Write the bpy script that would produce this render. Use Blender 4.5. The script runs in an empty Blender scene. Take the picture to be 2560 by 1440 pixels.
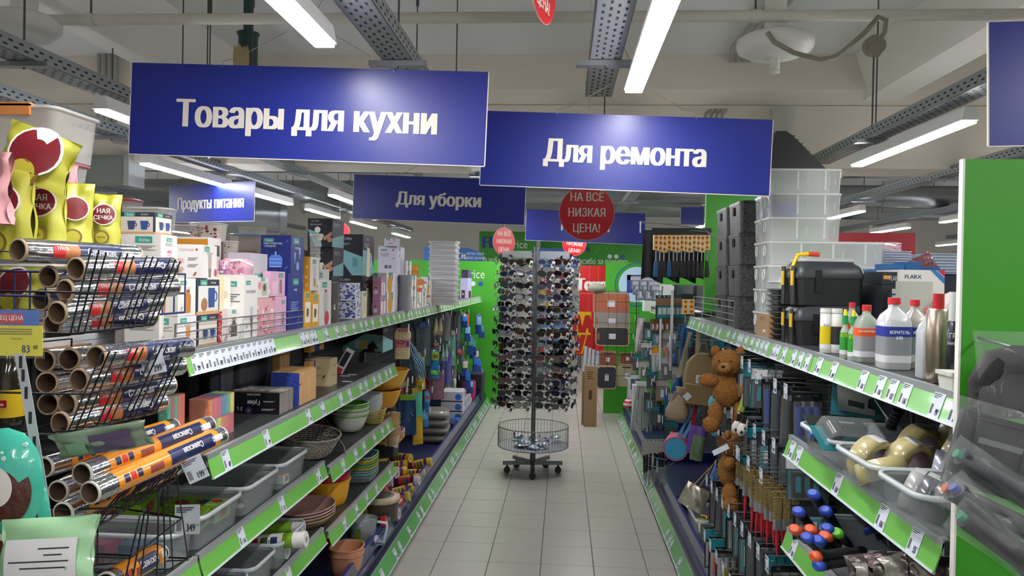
import bpy, math, random
from mathutils import Matrix, Vector
random.seed(7)
S = bpy.context.scene
COL = S.collection
PI = math.pi
# ---------------- camera ----------------
F = 1880.0
YAW, PITCH, ROLL = math.atan(.0679), math.atan(.0108), .018
fw = Vector((-math.sin(YAW)*math.cos(PITCH), math.cos(YAW)*math.cos(PITCH), -math.sin(PITCH)))
r0 = Vector((math.cos(YAW), math.sin(YAW), 0))
u0 = r0.cross(fw)
RT = r0*math.cos(ROLL) + u0*math.sin(ROLL)
UP = u0*math.cos(ROLL) - r0*math.sin(ROLL)
EYE = Vector((0, 0, 1.62))
cam = bpy.data.cameras.new('camera'); cam.lens = F/2560*36; cam.sensor_width = 36
cam.clip_start = .05; cam.clip_end = 100
co = bpy.data.objects.new('camera', cam); COL.objects.link(co); S.camera = co
co.matrix_world = Matrix(((RT.x, UP.x, -fw.x, EYE.x), (RT.y, UP.y, -fw.y, EYE.y), (RT.z, UP.z, -fw.z, EYE.z), (0, 0, 0, 1)))
def ray(px, py): return fw + RT*((px-1280)/F) + UP*((720-py)/F)
def onX(px, py, X): d = ray(px, py); return EYE + d*(X/d.x)
def onY(px, py, Y): d = ray(px, py); return EYE + d*(Y/d.y)
def onZ(px, py, Z): d = ray(px, py); return EYE + d*((Z-EYE.z)/d.z)
def proj(p):
    v = Vector(p)-EYE; w = v.dot(fw); return 1280+F*v.dot(RT)/w, 720-F*v.dot(UP)/w
# ---------------- world, exposure ----------------
W = bpy.data.worlds.new('store_ambient'); S.world = W; W.use_nodes = True
W.node_tree.nodes['Background'].inputs[0].default_value = (.75, .85, 1, 1)
W.node_tree.nodes['Background'].inputs[1].default_value = .25
S.view_settings.view_transform = 'Standard'; S.view_settings.look = 'None'
S.view_settings.gamma = 1; S.view_settings.use_curve_mapping = False
S.view_settings.exposure = 1.65
LAMP = 26.0      # strength of the tube diffusers
# ---------------- materials ----------------
def lin(c):
    c /= 255.; return c/12.92 if c <= .04045 else ((c+.055)/1.055)**2.4
def rgb(h): h = h.lstrip('#'); return tuple(lin(int(h[i:i+2], 16)) for i in (0, 2, 4))+(1,)
_m = {}
def C(h, rough=.45, metal=0., alpha=1., noise=0., scale=20., bump=0., emit=0., coat=0., trans=0.):
    k = (h, rough, metal, alpha, noise, scale, bump, emit, coat, trans)
    if k in _m: return _m[k]
    m = bpy.data.materials.new('m_'+h.lstrip('#')); m.use_nodes = True; nt = m.node_tree
    b = nt.nodes['Principled BSDF']; b.inputs['Base Color'].default_value = rgb(h)
    b.inputs['Roughness'].default_value = rough; b.inputs['Metallic'].default_value = metal
    if alpha < 1: b.inputs['Alpha'].default_value = alpha
    if trans: b.inputs['Transmission Weight'].default_value = trans
    if coat: b.inputs['Coat Weight'].default_value = coat; b.inputs['Coat Roughness'].default_value = .08
    if emit: b.inputs['Emission Color'].default_value = rgb(h); b.inputs['Emission Strength'].default_value = emit
    if noise or bump:
        tc = nt.nodes.new('ShaderNodeTexCoord'); n = nt.nodes.new('ShaderNodeTexNoise')
        n.inputs['Scale'].default_value = scale; n.inputs['Detail'].default_value = 4
        nt.links.new(tc.outputs['Object'], n.inputs['Vector'])
        if noise:
            mx = nt.nodes.new('ShaderNodeMix'); mx.data_type = 'RGBA'
            c = rgb(h); mx.inputs[6].default_value = tuple(v*(1-noise) for v in c[:3])+(1,)
            mx.inputs[7].default_value = tuple(min(1, v*(1+noise)) for v in c[:3])+(1,)
            nt.links.new(n.outputs['Fac'], mx.inputs[0]); nt.links.new(mx.outputs[2], b.inputs['Base Color'])
        if bump:
            bp = nt.nodes.new('ShaderNodeBump'); bp.inputs['Strength'].default_value = bump; bp.inputs['Distance'].default_value = .01
            nt.links.new(n.outputs['Fac'], bp.inputs['Height']); nt.links.new(bp.outputs[0], b.inputs['Normal'])
    _m[k] = m; return m
WHITE = C('#ece9e4', .5); BLACK = C('#101114', .45); INK = C('#2a2c30', .6); TEAL = C('#3f9a8c', .5)
STEEL = C('#9a9ea2', .35, .8); DSTEEL = C('#585a5d', .4, .6); WIRE = C('#8d9196', .35, .8); BWIRE = C('#15161a', .4, .2)
GREEN = C('#5fae48', .35, coat=.5); NAVY = C('#141c52', .25, coat=.6); PANELG = C('#3c9a20', .45)
TAGW = C('#c9cfdc', .4); CLEAR = C('#dfe7ea', .12, alpha=.28); FOGP = C('#c8d0d2', .3, alpha=.5)
# ---------------- mesh builder ----------------
class MB:
    def __init__(s): s.v = []; s.f = []; s.mi = []; s.sm = []; s.mats = []; s.M = Matrix(); s._k = {}
    def m(s, mat):
        if mat.name not in s._k: s._k[mat.name] = len(s.mats); s.mats.append(mat)
        return s._k[mat.name]
    def add(s, vs, fs, mat, smooth=False):
        o = len(s.v); M = s.M; s.v += [tuple(M @ Vector(p)) for p in vs]; i = s.m(mat)
        for f in fs: s.f.append([o+k for k in f]); s.mi.append(i); s.sm.append(smooth)
        return s
    def box(s, c, d, mat, R=None):
        x, y, z = d[0]/2, d[1]/2, d[2]/2
        vs = [Vector((a*x, b*y, e*z)) for e in (-1, 1) for b in (-1, 1) for a in (-1, 1)]
        if R is not None: vs = [R @ v for v in vs]
        vs = [v+Vector(c) for v in vs]
        return s.add(vs, [(0, 2, 3, 1), (4, 5, 7, 6), (0, 1, 5, 4), (2, 6, 7, 3), (0, 4, 6, 2), (1, 3, 7, 5)], mat)
    def b2(s, a, b, mat):
        return s.box([(a[i]+b[i])/2 for i in range(3)], [abs(b[i]-a[i]) for i in range(3)], mat)
    def loft(s, rings, mat, closed=True, cap0=True, cap1=True, smooth=True):
        n = len(rings[0]); vs = [p for r in rings for p in r]; fs = []
        for i in range(len(rings)-1):
            for j in range(n if closed else n-1):
                k = (j+1) % n; fs.append((i*n+j, i*n+k, (i+1)*n+k, (i+1)*n+j))
        s.add(vs, fs, mat, smooth)
        if cap0: s.add(rings[0], [tuple(range(n))[::-1]], mat)
        if cap1: s.add(rings[-1], [tuple(range(n))], mat)
        return s
    def cyl(s, p, q, r, mat, r2=None, n=12, caps=True, smooth=True):
        p, q = Vector(p), Vector(q); d = (q-p).normalized(); a = d.orthogonal().normalized(); b = d.cross(a)
        r2 = r if r2 is None else r2
        R = [[c+(a*math.cos(t)+b*math.sin(t))*rr for t in [2*PI*i/n for i in range(n)]] for c, rr in ((p, r), (q, r2))]
        return s.loft(R, mat, cap0=caps, cap1=caps, smooth=smooth)
    def tube(s, pts, r, mat, n=5):
        pts = [Vector(p) for p in pts]; R = []; up = None
        for i, p in enumerate(pts):
            d = (pts[min(i+1, len(pts)-1)]-pts[max(i-1, 0)]).normalized()
            if up is None: up = d.orthogonal().normalized()
            up = (up-d*up.dot(d)); up = up.normalized() if up.length > 1e-6 else d.orthogonal().normalized()
            b = d.cross(up)
            R.append([p+(up*math.cos(2*PI*j/n)+b*math.sin(2*PI*j/n))*r for j in range(n)])
        return s.loft(R, mat)
    def lathe(s, prof, mat, n=20, c=(0, 0, 0), sx=1, sy=1, cap0=True, cap1=True, smooth=True, p=2.):
        def ring(r, z):
            o = []
            for i in range(n):
                t = 2*PI*i/n; a, b = math.cos(t), math.sin(t)
                if p != 2: a = math.copysign(abs(a)**(2/p), a); b = math.copysign(abs(b)**(2/p), b)
                o.append((c[0]+a*r*sx, c[1]+b*r*sy, c[2]+z))
            return o
        return s.loft([ring(r, z) for r, z in prof], mat, cap0=cap0, cap1=cap1, smooth=smooth)
    def rr(s, w, d, z0, z1, mat, rad=.02, c=(0, 0), seg=3, w1=None, d1=None, cap0=True, cap1=True, smooth=False):
        """rounded-rectangle prism, may taper"""
        return s.loft([rrect(w, d, z0, rad, c, seg), rrect(w1 or w, d1 or d, z1, rad, c, seg)], mat, cap0=cap0, cap1=cap1, smooth=smooth)
    def poly(s, pts, mat): return s.add(pts, [tuple(range(len(pts)))], mat)
    def prism(s, pts, off, mat):
        off = Vector(off); a = [Vector(p) for p in pts]; b = [p+off for p in a]; n = len(a)
        return s.add(a+b, [tuple(range(n))[::-1], tuple(range(n, 2*n))]+[(i, (i+1) % n, n+(i+1) % n, n+i) for i in range(n)], mat)
    def grid(s, fn, nu, nv, mat, thick=0):
        vs = [fn(i/nu, j/nv) for j in range(nv+1) for i in range(nu+1)]; w = nu+1
        fs = [(j*w+i, j*w+i+1, (j+1)*w+i+1, (j+1)*w+i) for j in range(nv) for i in range(nu)]
        return s.add(vs, fs, mat, True)
    def text(s, st, h, mat, org, U, V, cx=.62, bold=.018, al='c', gap=0.0):
        """lettering h high, U along the line, V up"""
        vs, fs, x0, x1 = glyphs(st, 0., gap)
        U = Vector(U).normalized(); V = Vector(V).normalized(); k = h/.72
        sh = {'c': -(x0+x1)/2, 'l': -x0, 'r': -x1}[al]; N = U.cross(V); org = Vector(org)
        for j, q in enumerate((0, -1, 1, -.5, .5) if bold > .02 else (0,)):
            s.add([org+U*((x+sh)*k*cx+q*bold*h)+V*(y*k)+N*(j*.00012+z*.00002) for (x, y), z in zip(vs, ISL[(st, 0., gap)])], fs, mat)
        return s
    def ob(s, name, parent=None, **kw):
        me = bpy.data.meshes.new(name); me.from_pydata(s.v, [], s.f)
        for m in s.mats: me.materials.append(m)
        me.polygons.foreach_set('material_index', s.mi); me.polygons.foreach_set('use_smooth', s.sm); me.update()
        o = bpy.data.objects.new(name, me); COL.objects.link(o)
        if parent is not None: o.parent = parent
        for k, v in kw.items():
            if k == 'loc': o.location = v
            elif k == 'rot': o.rotation_euler = v
            elif v is not None: o[k] = v
        return o
_g = {}; ISL = {}
from mathutils.geometry import delaunay_2d_cdt
def glyphs(st, bold, gap):
    """lettering outlines, each contour filled on its own (font outlines overlap)"""
    k = (st, bold, gap)
    if k in _g: return _g[k]
    cu = bpy.data.curves.new('t', 'FONT'); cu.body = st; cu.resolution_u = 2; cu.space_character = 1+gap; cu.fill_mode = 'NONE'
    o = bpy.data.objects.new('t', cu); COL.objects.link(o); bpy.context.view_layer.update()
    me = bpy.data.meshes.new_from_object(o.evaluated_get(bpy.context.evaluated_depsgraph_get()))
    V = [(v.co.x, v.co.y) for v in me.vertices]; nb = {}
    for e in me.edges:
        a, b = e.vertices; nb.setdefault(a, []).append(b); nb.setdefault(b, []).append(a)
    loops = []; seen = set()
    for a in sorted(nb):
        if a in seen: continue
        lp = [a]; seen.add(a); c = nb[a][0] if len(nb[a]) < 2 else (a+1 if a+1 in nb[a] else nb[a][0])
        while c not in seen:
            lp.append(c); seen.add(c); nx = [d for d in nb[c] if d not in seen]
            if not nx: break
            c = nx[0]
        if len(lp) > 2: loops.append([V[i] for i in lp])
    bpy.data.objects.remove(o); bpy.data.curves.remove(cu); bpy.data.meshes.remove(me)
    groups = []                                  # letters: contours overlapping in x
    for L in sorted(loops, key=lambda L: min(p[0] for p in L)):
        a, b = min(p[0] for p in L), max(p[0] for p in L)
        if groups and a < groups[-1][0]: groups[-1][1].append(L); groups[-1][0] = max(b, groups[-1][0])
        else: groups.append([b, [L]])
    vs = []; fs = []
    for _, G in groups:
        P = [p for L in G for p in L]; E = []; n = 0
        for L in G: E += [(n+i, n+(i+1) % len(L)) for i in range(len(L))]; n += len(L)
        r = delaunay_2d_cdt([Vector(p) for p in P], E, [], 0, 1e-6)
        sg = [(P[a], P[b]) for a, b in E]; o0 = len(vs); vs += [(v.x, v.y) for v in r[0]]
        for f in r[2]:
            cx = sum(r[0][t].x for t in f)/3; cy = sum(r[0][t].y for t in f)/3; w = 0
            for (x1, y1), (x2, y2) in sg:
                if (y1 > cy) != (y2 > cy) and cx < (x2-x1)*(cy-y1)/(y2-y1)+x1: w += 1 if y2 > y1 else -1
            if w: fs.append(tuple(o0+t for t in f))
    isl = [0]*len(vs)
    fs = [f if (vs[f[1]][0]-vs[f[0]][0])*(vs[f[2]][1]-vs[f[0]][1])-(vs[f[2]][0]-vs[f[0]][0])*(vs[f[1]][1]-vs[f[0]][1]) > 0 else f[::-1] for f in fs]
    xs = [v[0] for v in vs] or [0]; _g[k] = (vs, fs, min(xs), max(xs)); ISL[k] = isl
    return _g[k]
def rrect(w, d, z, rad, c=(0, 0), seg=3):
    rad = min(rad, w/2-1e-4, d/2-1e-4); o = []
    for sx, sy, a0 in ((1, 1, 0), (-1, 1, 90), (-1, -1, 180), (1, -1, 270)):
        for i in range(seg+1):
            t = math.radians(a0+90*i/seg)
            o.append((c[0]+sx*(w/2-rad)+rad*math.cos(t), c[1]+sy*(d/2-rad)+rad*math.sin(t), z))
    return o
def Rz(a): return Matrix.Rotation(a, 4, 'Z')
def Rx(a): return Matrix.Rotation(a, 4, 'X')
def Ry(a): return Matrix.Rotation(a, 4, 'Y')
def T(*p): return Matrix.Translation(Vector(p))
def thing(name, label, cat, loc=(0, 0, 0), rot=(0, 0, 0), group=None, kind=None):
    o = bpy.data.objects.new(name, None); COL.objects.link(o); o.empty_display_size = .05
    o.location = loc; o.rotation_euler = rot; tag(o, label, cat, group, kind); return o
def tag(o, label, cat, group=None, kind=None):
    if label: o['label'] = label
    if cat: o['category'] = cat
    if group: o['group'] = group
    if kind: o['kind'] = kind
    return o
def dup(r, loc=None, rot=None, label=None, group=None, scale=None):
    c = r.copy(); COL.objects.link(c)
    for ch in r.children: _dupc(ch, c)
    if loc is not None: c.location = loc
    if rot is not None: c.rotation_euler = rot
    if scale is not None: c.scale = scale
    if label: c['label'] = label
    if group: c['group'] = group
    return c
def _dupc(ch, p):
    d = ch.copy(); COL.objects.link(d); d.parent = p
    for g in ch.children: _dupc(g, d)
def cname(h): 
    r, g, b = [int(h.lstrip('#')[i:i+2], 16) for i in (0, 2, 4)]; mx, mn = max(r, g, b), min(r, g, b)
    if mx-mn < 36: return 'black' if mx < 70 else 'grey' if mx < 170 else 'white'
    hu = __import__('colorsys').rgb_to_hsv(r/255, g/255, b/255)[0]*360; d = 'dark ' if mx < 110 else ''
    return d+('red' if hu < 14 else 'orange' if hu < 38 else 'yellow' if hu < 66 else 'green' if hu < 160 else 'teal' if hu < 195 else 'blue' if hu < 250 else 'violet' if hu < 300 else 'pink' if hu < 350 else 'red')
def struct(name, mb, **kw): o = mb.ob(name, **kw); o['kind'] = 'structure'; return o
ORD = ['nearest', 'second nearest', 'third nearest', 'fourth nearest', 'fifth nearest', 'sixth nearest', 'seventh nearest', 'eighth nearest', 'ninth nearest', 'tenth nearest', 'eleventh nearest', 'twelfth nearest', 'thirteenth nearest', 'fourteenth nearest', 'fifteenth nearest']
TOPD = ['top', 'second from top', 'third from top', 'fourth from top', 'fifth from top', 'sixth from top', 'seventh from top', 'eighth from top', 'ninth from top', 'tenth from top', 'eleventh from top', 'twelfth from top', 'thirteenth from top', 'fourteenth from top']
LEFTO = ['leftmost', 'second from left', 'third from left', 'fourth from left', 'fifth from left', 'sixth from left', 'seventh from left', 'eighth from left', 'ninth from left', 'tenth from left', 'eleventh from left', 'twelfth from left', 'thirteenth from left', 'fourteenth from left', 'fifteenth from left']
# ---------------- floor ----------------
XL, XR, YB, YF, ZC = -9.0, 9.0, -2.5, 17.0, 3.25
grout = C('#4a4a44', .8); 
def tile_mat():
    m = bpy.data.materials.new('floor_tile'); m.use_nodes = True; nt = m.node_tree; b = nt.nodes['Principled BSDF']
    n = nt.nodes.new('ShaderNodeTexNoise'); n.inputs['Scale'].default_value = 3; n.inputs['Detail'].default_value = 6
    g = nt.nodes.new('ShaderNodeNewGeometry'); nt.links.new(g.outputs['Position'], n.inputs['Vector'])
    n2 = nt.nodes.new('ShaderNodeTexNoise'); n2.inputs['Scale'].default_value = 400; nt.links.new(g.outputs['Position'], n2.inputs['Vector'])
    r = nt.nodes.new('ShaderNodeValToRGB'); r.color_ramp.elements[0].color = rgb('#9c9b93'); r.color_ramp.elements[1].color = rgb('#b2b1a8')
    ad = nt.nodes.new('ShaderNodeMath'); ad.operation = 'MULTIPLY_ADD'; ad.inputs[1].default_value = .5; nt.links.new(n2.outputs['Fac'], ad.inputs[0])
    h = nt.nodes.new('ShaderNodeMath'); h.operation = 'MULTIPLY'; h.inputs[1].default_value = .5; nt.links.new(n.outputs['Fac'], h.inputs[0]); nt.links.new(h.outputs[0], ad.inputs[2])
    nt.links.new(ad.outputs[0], r.inputs[0]); nt.links.new(r.outputs[0], b.inputs['Base Color']); b.inputs['Roughness'].default_value = .3
    return m
TILE = tile_mat()
mb = MB(); mb.b2((XL, YB, -.06), (XR, YF, -.003), grout); FLOOR = struct('floor', mb)
ty0 = onZ(1351, 1410, 0).y
def tilemesh(mb, x, y, k=.0018):
    a, b = x+k, x+.3-k; c, d = y+k, y+.3-k; e = .0015
    v = [(a, c, -.003), (b, c, -.003), (b, d, -.003), (a, d, -.003), (a+e, c+e, 0), (b-e, c+e, 0), (b-e, d-e, 0), (a+e, d-e, 0)]
    mb.add(v, [(4, 5, 6, 7), (0, 1, 5, 4), (1, 2, 6, 5), (2, 3, 7, 6), (3, 0, 4, 7)], TILE)
t0 = MB(); tilemesh(t0, 0, 0); proto = t0.ob('tile', FLOOR); first = True
tx0 = .202
rest = MB()
for i in range(-30, 29):
    for j in range(-12, 42):
        x, y = tx0+.3*i, ty0+.3*j
        if not (XL < x < XR-.3 and YB < y < YF-.3): continue
        if -5 <= i <= 2 and 0 <= j-0 <= 28 and y > 3.5:
            o = proto if first else proto.copy()
            if not first: COL.objects.link(o)
            o.location = (x, y, 0); first = False
        else: tilemesh(rest, x, y)
rest.ob('floor_tiling', FLOOR, kind='stuff', label='remaining pale floor tiles beyond the aisle')
# ---------------- shell ----------------
cream = C('#e2dfd8', .7, noise=.05, scale=2, bump=.15); ceilm = C('#dadad8', .85, noise=.06, scale=1.5, bump=.2)
cielb = C('#e6e2da', .8, noise=.05, scale=1.2, bump=.15); dark = C('#3c3d3e', .8, noise=.2, scale=2)
mb = MB()
mb.b2((XL, YB, ZC), (XR, YF, ZC+.1), ceilm)
CE = struct('ceiling', mb)
for k, (a, b) in enumerate(((-2.75, -2.5), (2.12, 2.36))):   # downstand ribs running along the aisle
    r = MB(); r.prism([(a-.1, YB, ZC), (b+.1, YB, ZC), (b, YB, 2.95), (a, YB, 2.95)], (0, 5.6-YB, 0), cielb); r.ob('ceiling_rib', CE)
mb = MB()
mb.prism([(XL, 5.45, ZC), (XL, 5.45, 3.0), (XL, 5.62, 2.92), (XL, 5.6, 2.92), (XL, 5.6, 2.47), (XL, 6.0, 2.47), (XL, 6.0, ZC)], (XR-XL, 0, 0), C('#ddd4c6', .75, noise=.05, scale=2, bump=.2))
struct('trim_1', mb, label='deep cream cross beam under the ceiling')
for nm, a, b in (('wall_left', (XL-.1, YB, 0), (XL, YF, ZC)), ('wall_right', (XR, YB, 0), (XR+.1, YF, ZC)), ('wall_back', (XL, YB-.1, 0), (XR, YB, ZC)), ('wall_far', (XL, YF, 0), (XR, YF+.1, ZC))):
    mb = MB(); mb.b2(a, b, cream); struct(nm, mb)
# ---------------- suspended cable trays with linear lamps ----------------
traym = C('#8f9496', .45, .55); slotm = C('#1d1f20', .8)
def tray(name_label, x, y0, y1, z=2.46, w=.11, h=.055, step=.055):
    t = thing('cable_tray', name_label, 'cable tray', (x, 0, z))
    mb = MB(); th = .0015
    mb.b2((-w/2, y0, 0), (w/2, y1, th), traym); mb.b2((-w/2, y0, 0), (-w/2+th, y1, h), traym); mb.b2((w/2-th, y0, 0), (w/2, y1, h), traym)
    mb.ob('tray_channel', t)
    s = MB(); y = y0+.03; i = 0
    while y < y1-.04:
        for sx in (-1, 1):
            X = sx*(w/2+.0006)
            for zz in (.018, .038):
                yy = y+(zz > .03)*step/2
                s.add([(X, yy, zz-.004), (X, yy+.022, zz-.004), (X, yy+.022, zz+.004), (X, yy, zz+.004)], [(0, 1, 2, 3)], slotm)
                X2 = sx*(w/2-.002); s.add([(X2, yy, zz-.004), (X2, yy+.022, zz-.004), (X2, yy+.022, zz+.004), (X2, yy, zz+.004)], [(0, 1, 2, 3)], slotm)
        for k, xx in enumerate((-.035, -.012, .012, .035)):
            yy = y+(k % 2)*step/2; s.add([(xx-.004, yy, -.0006), (xx+.004, yy, -.0006), (xx+.004, yy+.022, -.0006), (xx-.004, yy+.022, -.0006)], [(0, 3, 2, 1)], slotm)
        y += step
    s.ob('slot_perforations', t, kind='stuff')
    y = y0+.5
    while y < y1:
        r = MB(); r.cyl((0, y, -.03), (0, y, (ZC-z) if not 5.3 < y < 6.1 else .3), .004, DSTEEL, n=6); r.box((0, y, -.012), (w+.1, .041, .02), STEEL); r.ob('hanger_rod', t)
        y += 1.5
    return t
lampwhite = C('#e8e8e6', .4); glow = C('#f8f6f6', .5, emit=LAMP); glow2 = C('#f2f6ff', .5, emit=LAMP)
def lamp(label, x, y0, y1, z=2.33, cool=False, w=.062):
    t = thing('linear_lamp', label, 'ceiling light', (x, y0, z), group='linear lamps under the cable trays')
    L = y1-y0
    mb = MB(); mb.prism([(-w/2-.004, 0, .012), (w/2+.004, 0, .012), (w/2-.008, 0, .07), (-w/2+.008, 0, .07)], (0, L, 0), lampwhite); mb.ob('lamp_housing', t)
    mb = MB(); mb.rr(w, L-.01, 0, .0125, glow2 if cool else glow, .006, (0, L/2), 2); mb.ob('diffuser', t, label='glowing white diffuser')
    mb = MB()
    for yy in (.15, L-.15):
        for sx in (-1, 1): mb.cyl((sx*w*.4, yy, .07), (sx*.05, yy+.02, .135), .0012, STEEL, n=4)
    mb.ob('suspension_wire', t)
    return t
rows = [(-6.6, 'in the added left row'), (6.4, 'in the added right row'), (-.75, 'over the kitchen goods shelf'), (.25, 'over the aisle'), (1.73, 'over the tool shelf'), (-2.05, 'left of the kitchen sign'), (-2.75, 'over the far left aisle'), (2.84, 'over the right hand aisle'), (4.15, 'in the far right row'), (-4.6, 'in the far left row')]  # the two rows farthest out are added to brighten the ceiling
spans = {-2: [(0, 1.4), (3, 4.4), (6, 7.4), (9, 10.4), (12, 13.4)], -1: [(0, 1.4), (3, 4.4), (6, 7.4), (9, 10.4), (12, 13.4)], 0: [(-1.6, -.35), (1.05, 2.3), (6.2, 7.4), (8.4, 9.6)], 1: [(-1.0, .3), (1.6, 2.86), (5.0, 6.2) , (7.6, 8.8), (12.5, 13.7)], 2: [(-1.2, .1), (.9, 2.1), (3.36, 4.62), (6.3, 7.5), (9.3, 10.5)],  # spans behind the camera are added for more light
         3: [(3.19, 4.4), (6.5, 7.7)], 4: [(4.75, 6.0), (6.15, 7.4), (7.9, 9.0), (9.6, 10.8), (12, 13.2)], 5: [(3.8, 4.95), (7.4, 8.3), (10, 11.2)], 6: [(4.3, 5.5), (7.55, 8.6), (9.4, 10.5), (12, 13.2)], 7: [(2, 3.2), (6, 7.2), (10, 11.2)]}
for i, (x, lab) in enumerate(rows, -2):
    tx = x+{0: .115, 1: -.11, 2: -.02, 3: -.06, 4: .06, 5: -.03}.get(i, .0)
    y1 = {0: 7.8, 1: 3.35, 2: 5.2, 3: 9.0, 4: 13}.get(i, 13)
    tray('grey perforated cable tray '+lab, tx, -2.2, y1, z=2.435, h=.06, w=.115)
    for j, (a, b) in enumerate(spans[i]):
        if i == 2 and j == 2: a, b = 3.36, 4.62
        lamp('glowing linear lamp %s, %s the camera in its row' % (lab, ORD[j]+' to'), x, a, b, cool=i >= 3)
tray('grey perforated cable tray crossing above the aisle far behind the signs', .7, 6.3, 11.5, z=2.5)
# ---------------- pipes, ducts and dispensers under the ceiling ----------------
pip = C('#cdc8bd', .5, noise=.08, scale=8)
mb = MB(); mb.cyl((XL+.2, 3.5, 2.84), (XR-.2, 3.5, 2.84), .026, pip, n=16)
for x in (-2.3, -.1, .85, 2.6): mb.cyl((x-.02, 3.5, 2.84), (x+.02, 3.5, 2.84), .03, pip, n=16); mb.cyl((x, 3.5, 2.85), (x, 3.5, ZC), .005, DSTEEL, n=6)
tag(mb.ob('ceiling_pipe'), 'long cream water pipe crossing under the ceiling', 'pipe')
def dome(label, px, py, Y, r):
    p = onY(px, py, Y); t = thing('ceiling_dispenser', label, 'fire device', (p.x, p.y, p.z-.03))
    m = C('#d8d6cf', .45)
    mb = MB(); mb.lathe([(r*.25, -.0), (r*.7, .012), (r*.95, .035), (r, .055), (r, .085), (r*.8, .105), (r*.3, .115)], m, 32); mb.ob('housing', t)
    mb = MB(); mb.lathe([(.014, -.07), (.026, -.068), (.026, -.06), (.014, -.055), (.024, -.05), (.024, 0)], m, 16); mb.ob('nozzle', t)
    mb = MB(); mb.cyl((0, 0, .1), (0, 0, ZC-p.z+.03), .05, m, n=16); mb.ob('mount', t)
dome('round white disc dispenser hanging below the pipe with a small nozzle', 1937, 130, 3.62, .175)
dome('round white disc dispenser at the top left corner above the cable tray', 60, 85, 3.0, .14)
cab = C('#a09d95', .5)
t = thing('conduit_bundle', 'bundle of grey conduits bending down across the ceiling to the cross beam', 'conduit')
for k in range(4):
    mb = MB(); dx = k*.035
    pts = [onZ(1930+k*16, 0, 3.2), onZ(1830+k*16, 118+k*4, 3.2), onZ(1815+k*12, 235, 3.2), onY(1765+k*14, 285, 5.42)]
    pts = [Vector(p) for p in pts]; pts[-1].z += .0; pts.append(pts[-1]+Vector((-.02, .12, -.2)))
    mb.tube(pts, .012, cab, 6); mb.ob('conduit', t)
t = thing('conduit_bundle', 'bundle of grey conduits running down the cross beam behind the top left sign', 'conduit')
for k in range(4):
    mb = MB(); a = onY(248+k*14, 150, 5.4); b = onY(245+k*14, 320, 5.4); mb.tube([a+Vector((0, 0, .15)), a, b, b+Vector((.12, 0, -.1)), b+Vector((.5, 0, -.14))], .014, cab, 6); mb.ob('conduit', t)
# flexible hose drooping from the pipe, and the box it ends in
mb = MB(); pts = [onY(x, y, 3.45) for x, y in ((1918, 80), (1935, 105), (1985, 132), (2050, 149), (2090, 142), (2130, 110), (2165, 78), (2196, 42), (2215, 50), (2212, 80), (2196, 105))]
mb.tube(pts, .011, C('#8f8878', .5, bump=.6, scale=120), 8); tag(mb.ob('flexible_hose'), 'ribbed grey hose drooping from the ceiling pipe on the right', 'hose')
p = onY(2185, 115, 3.45); t = thing('junction_box', 'small tan junction box hanging on a rod below the pipe on the right', 'junction box', p)
mb = MB(); mb.cyl((0, -.02, 0), (0, .02, 0), .045, C('#8a8073', .6), n=16); mb.box((0, -.022, -.02), (.06, .01, .06), C('#8a8073', .6), Ry(.6)); mb.ob('housing', t)
mb = MB(); mb.cyl((0, 0, -.03), (0, 0, -.36), .004, DSTEEL, n=6); mb.ob('rod', t)
# ducts
duct = C('#86898a', .35, .7, noise=.15, scale=4)
def ductx(label, x0, x1, y, z, r):
    mb = MB(); mb.cyl((x0, y, z), (x1, y, z), r, duct, n=24)
    x = x0
    while x < x1: mb.cyl((x-.01, y, z), (x+.01, y, z), r+.008, duct, n=24); x += 1.0
    tag(mb.ob('air_duct'), label, 'air duct')
ductx('round steel air duct crossing high behind the signs', -5.5, 4.5, 8.6, 2.62, .12)
ductx('second round steel air duct crossing far behind the signs', -4, 6, 11.3, 2.75, .16)
ductx('round steel air duct in the far right part of the ceiling', 2.6, 8.5, 7.4, 2.75, .1)
a = onY(325, 458, 5.55); b = onY(325, 388, 5.55); t = thing('box_duct', 'large flat grey box duct behind the chip bags on the left', 'air duct', a)
mb = MB(); mb.b2((-1.6, 0, 0), (-.03, .18, b.z-a.z), C('#8b8e8b', .4, .5)); mb.ob('duct_body', t)
mb = MB(); mb.b2((-.04, -.02, -.02), (0, .2, b.z-a.z+.02), C('#a8aba8', .4, .5)); mb.ob('flange', t)
mb = MB(); mb.cyl((-5.5, 7.2, 2.3), (-3.15, 8.2, 2.3), .2, duct, n=24); mb.cyl((-3.17, 8.19, 2.3), (-3.1, 8.22, 2.3), .22, duct, n=24)
tag(mb.ob('air_duct'), 'wide round steel duct ending beside the food sign', 'air duct')
t = thing('box_duct', 'dark rectangular ventilation duct high over the left aisle', 'air duct', (-2.6, 6.4, 2.6))
mb = MB(); mb.b2((-1.5, 0, 0), (1.2, .6, .35), dark); mb.ob('duct_body', t); mb = MB(); mb.b2((1.2, -.03, -.03), (1.26, .63, .38), C('#626563', .5, .4)); mb.ob('flange', t)
t = thing('box_duct', 'wide grey box duct under the far right ceiling', 'air duct', (3.0, 8.8, 2.88))
mb = MB(); mb.b2((0, 0, 0), (4, 1.0, .35), C('#9a9b98', .5, .3)); mb.ob('duct_body', t); mb = MB(); mb.b2((-.06, -.03, -.03), (0, 1.03, .38), C('#aaaaa6', .5, .3)); mb.ob('flange', t)
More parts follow.
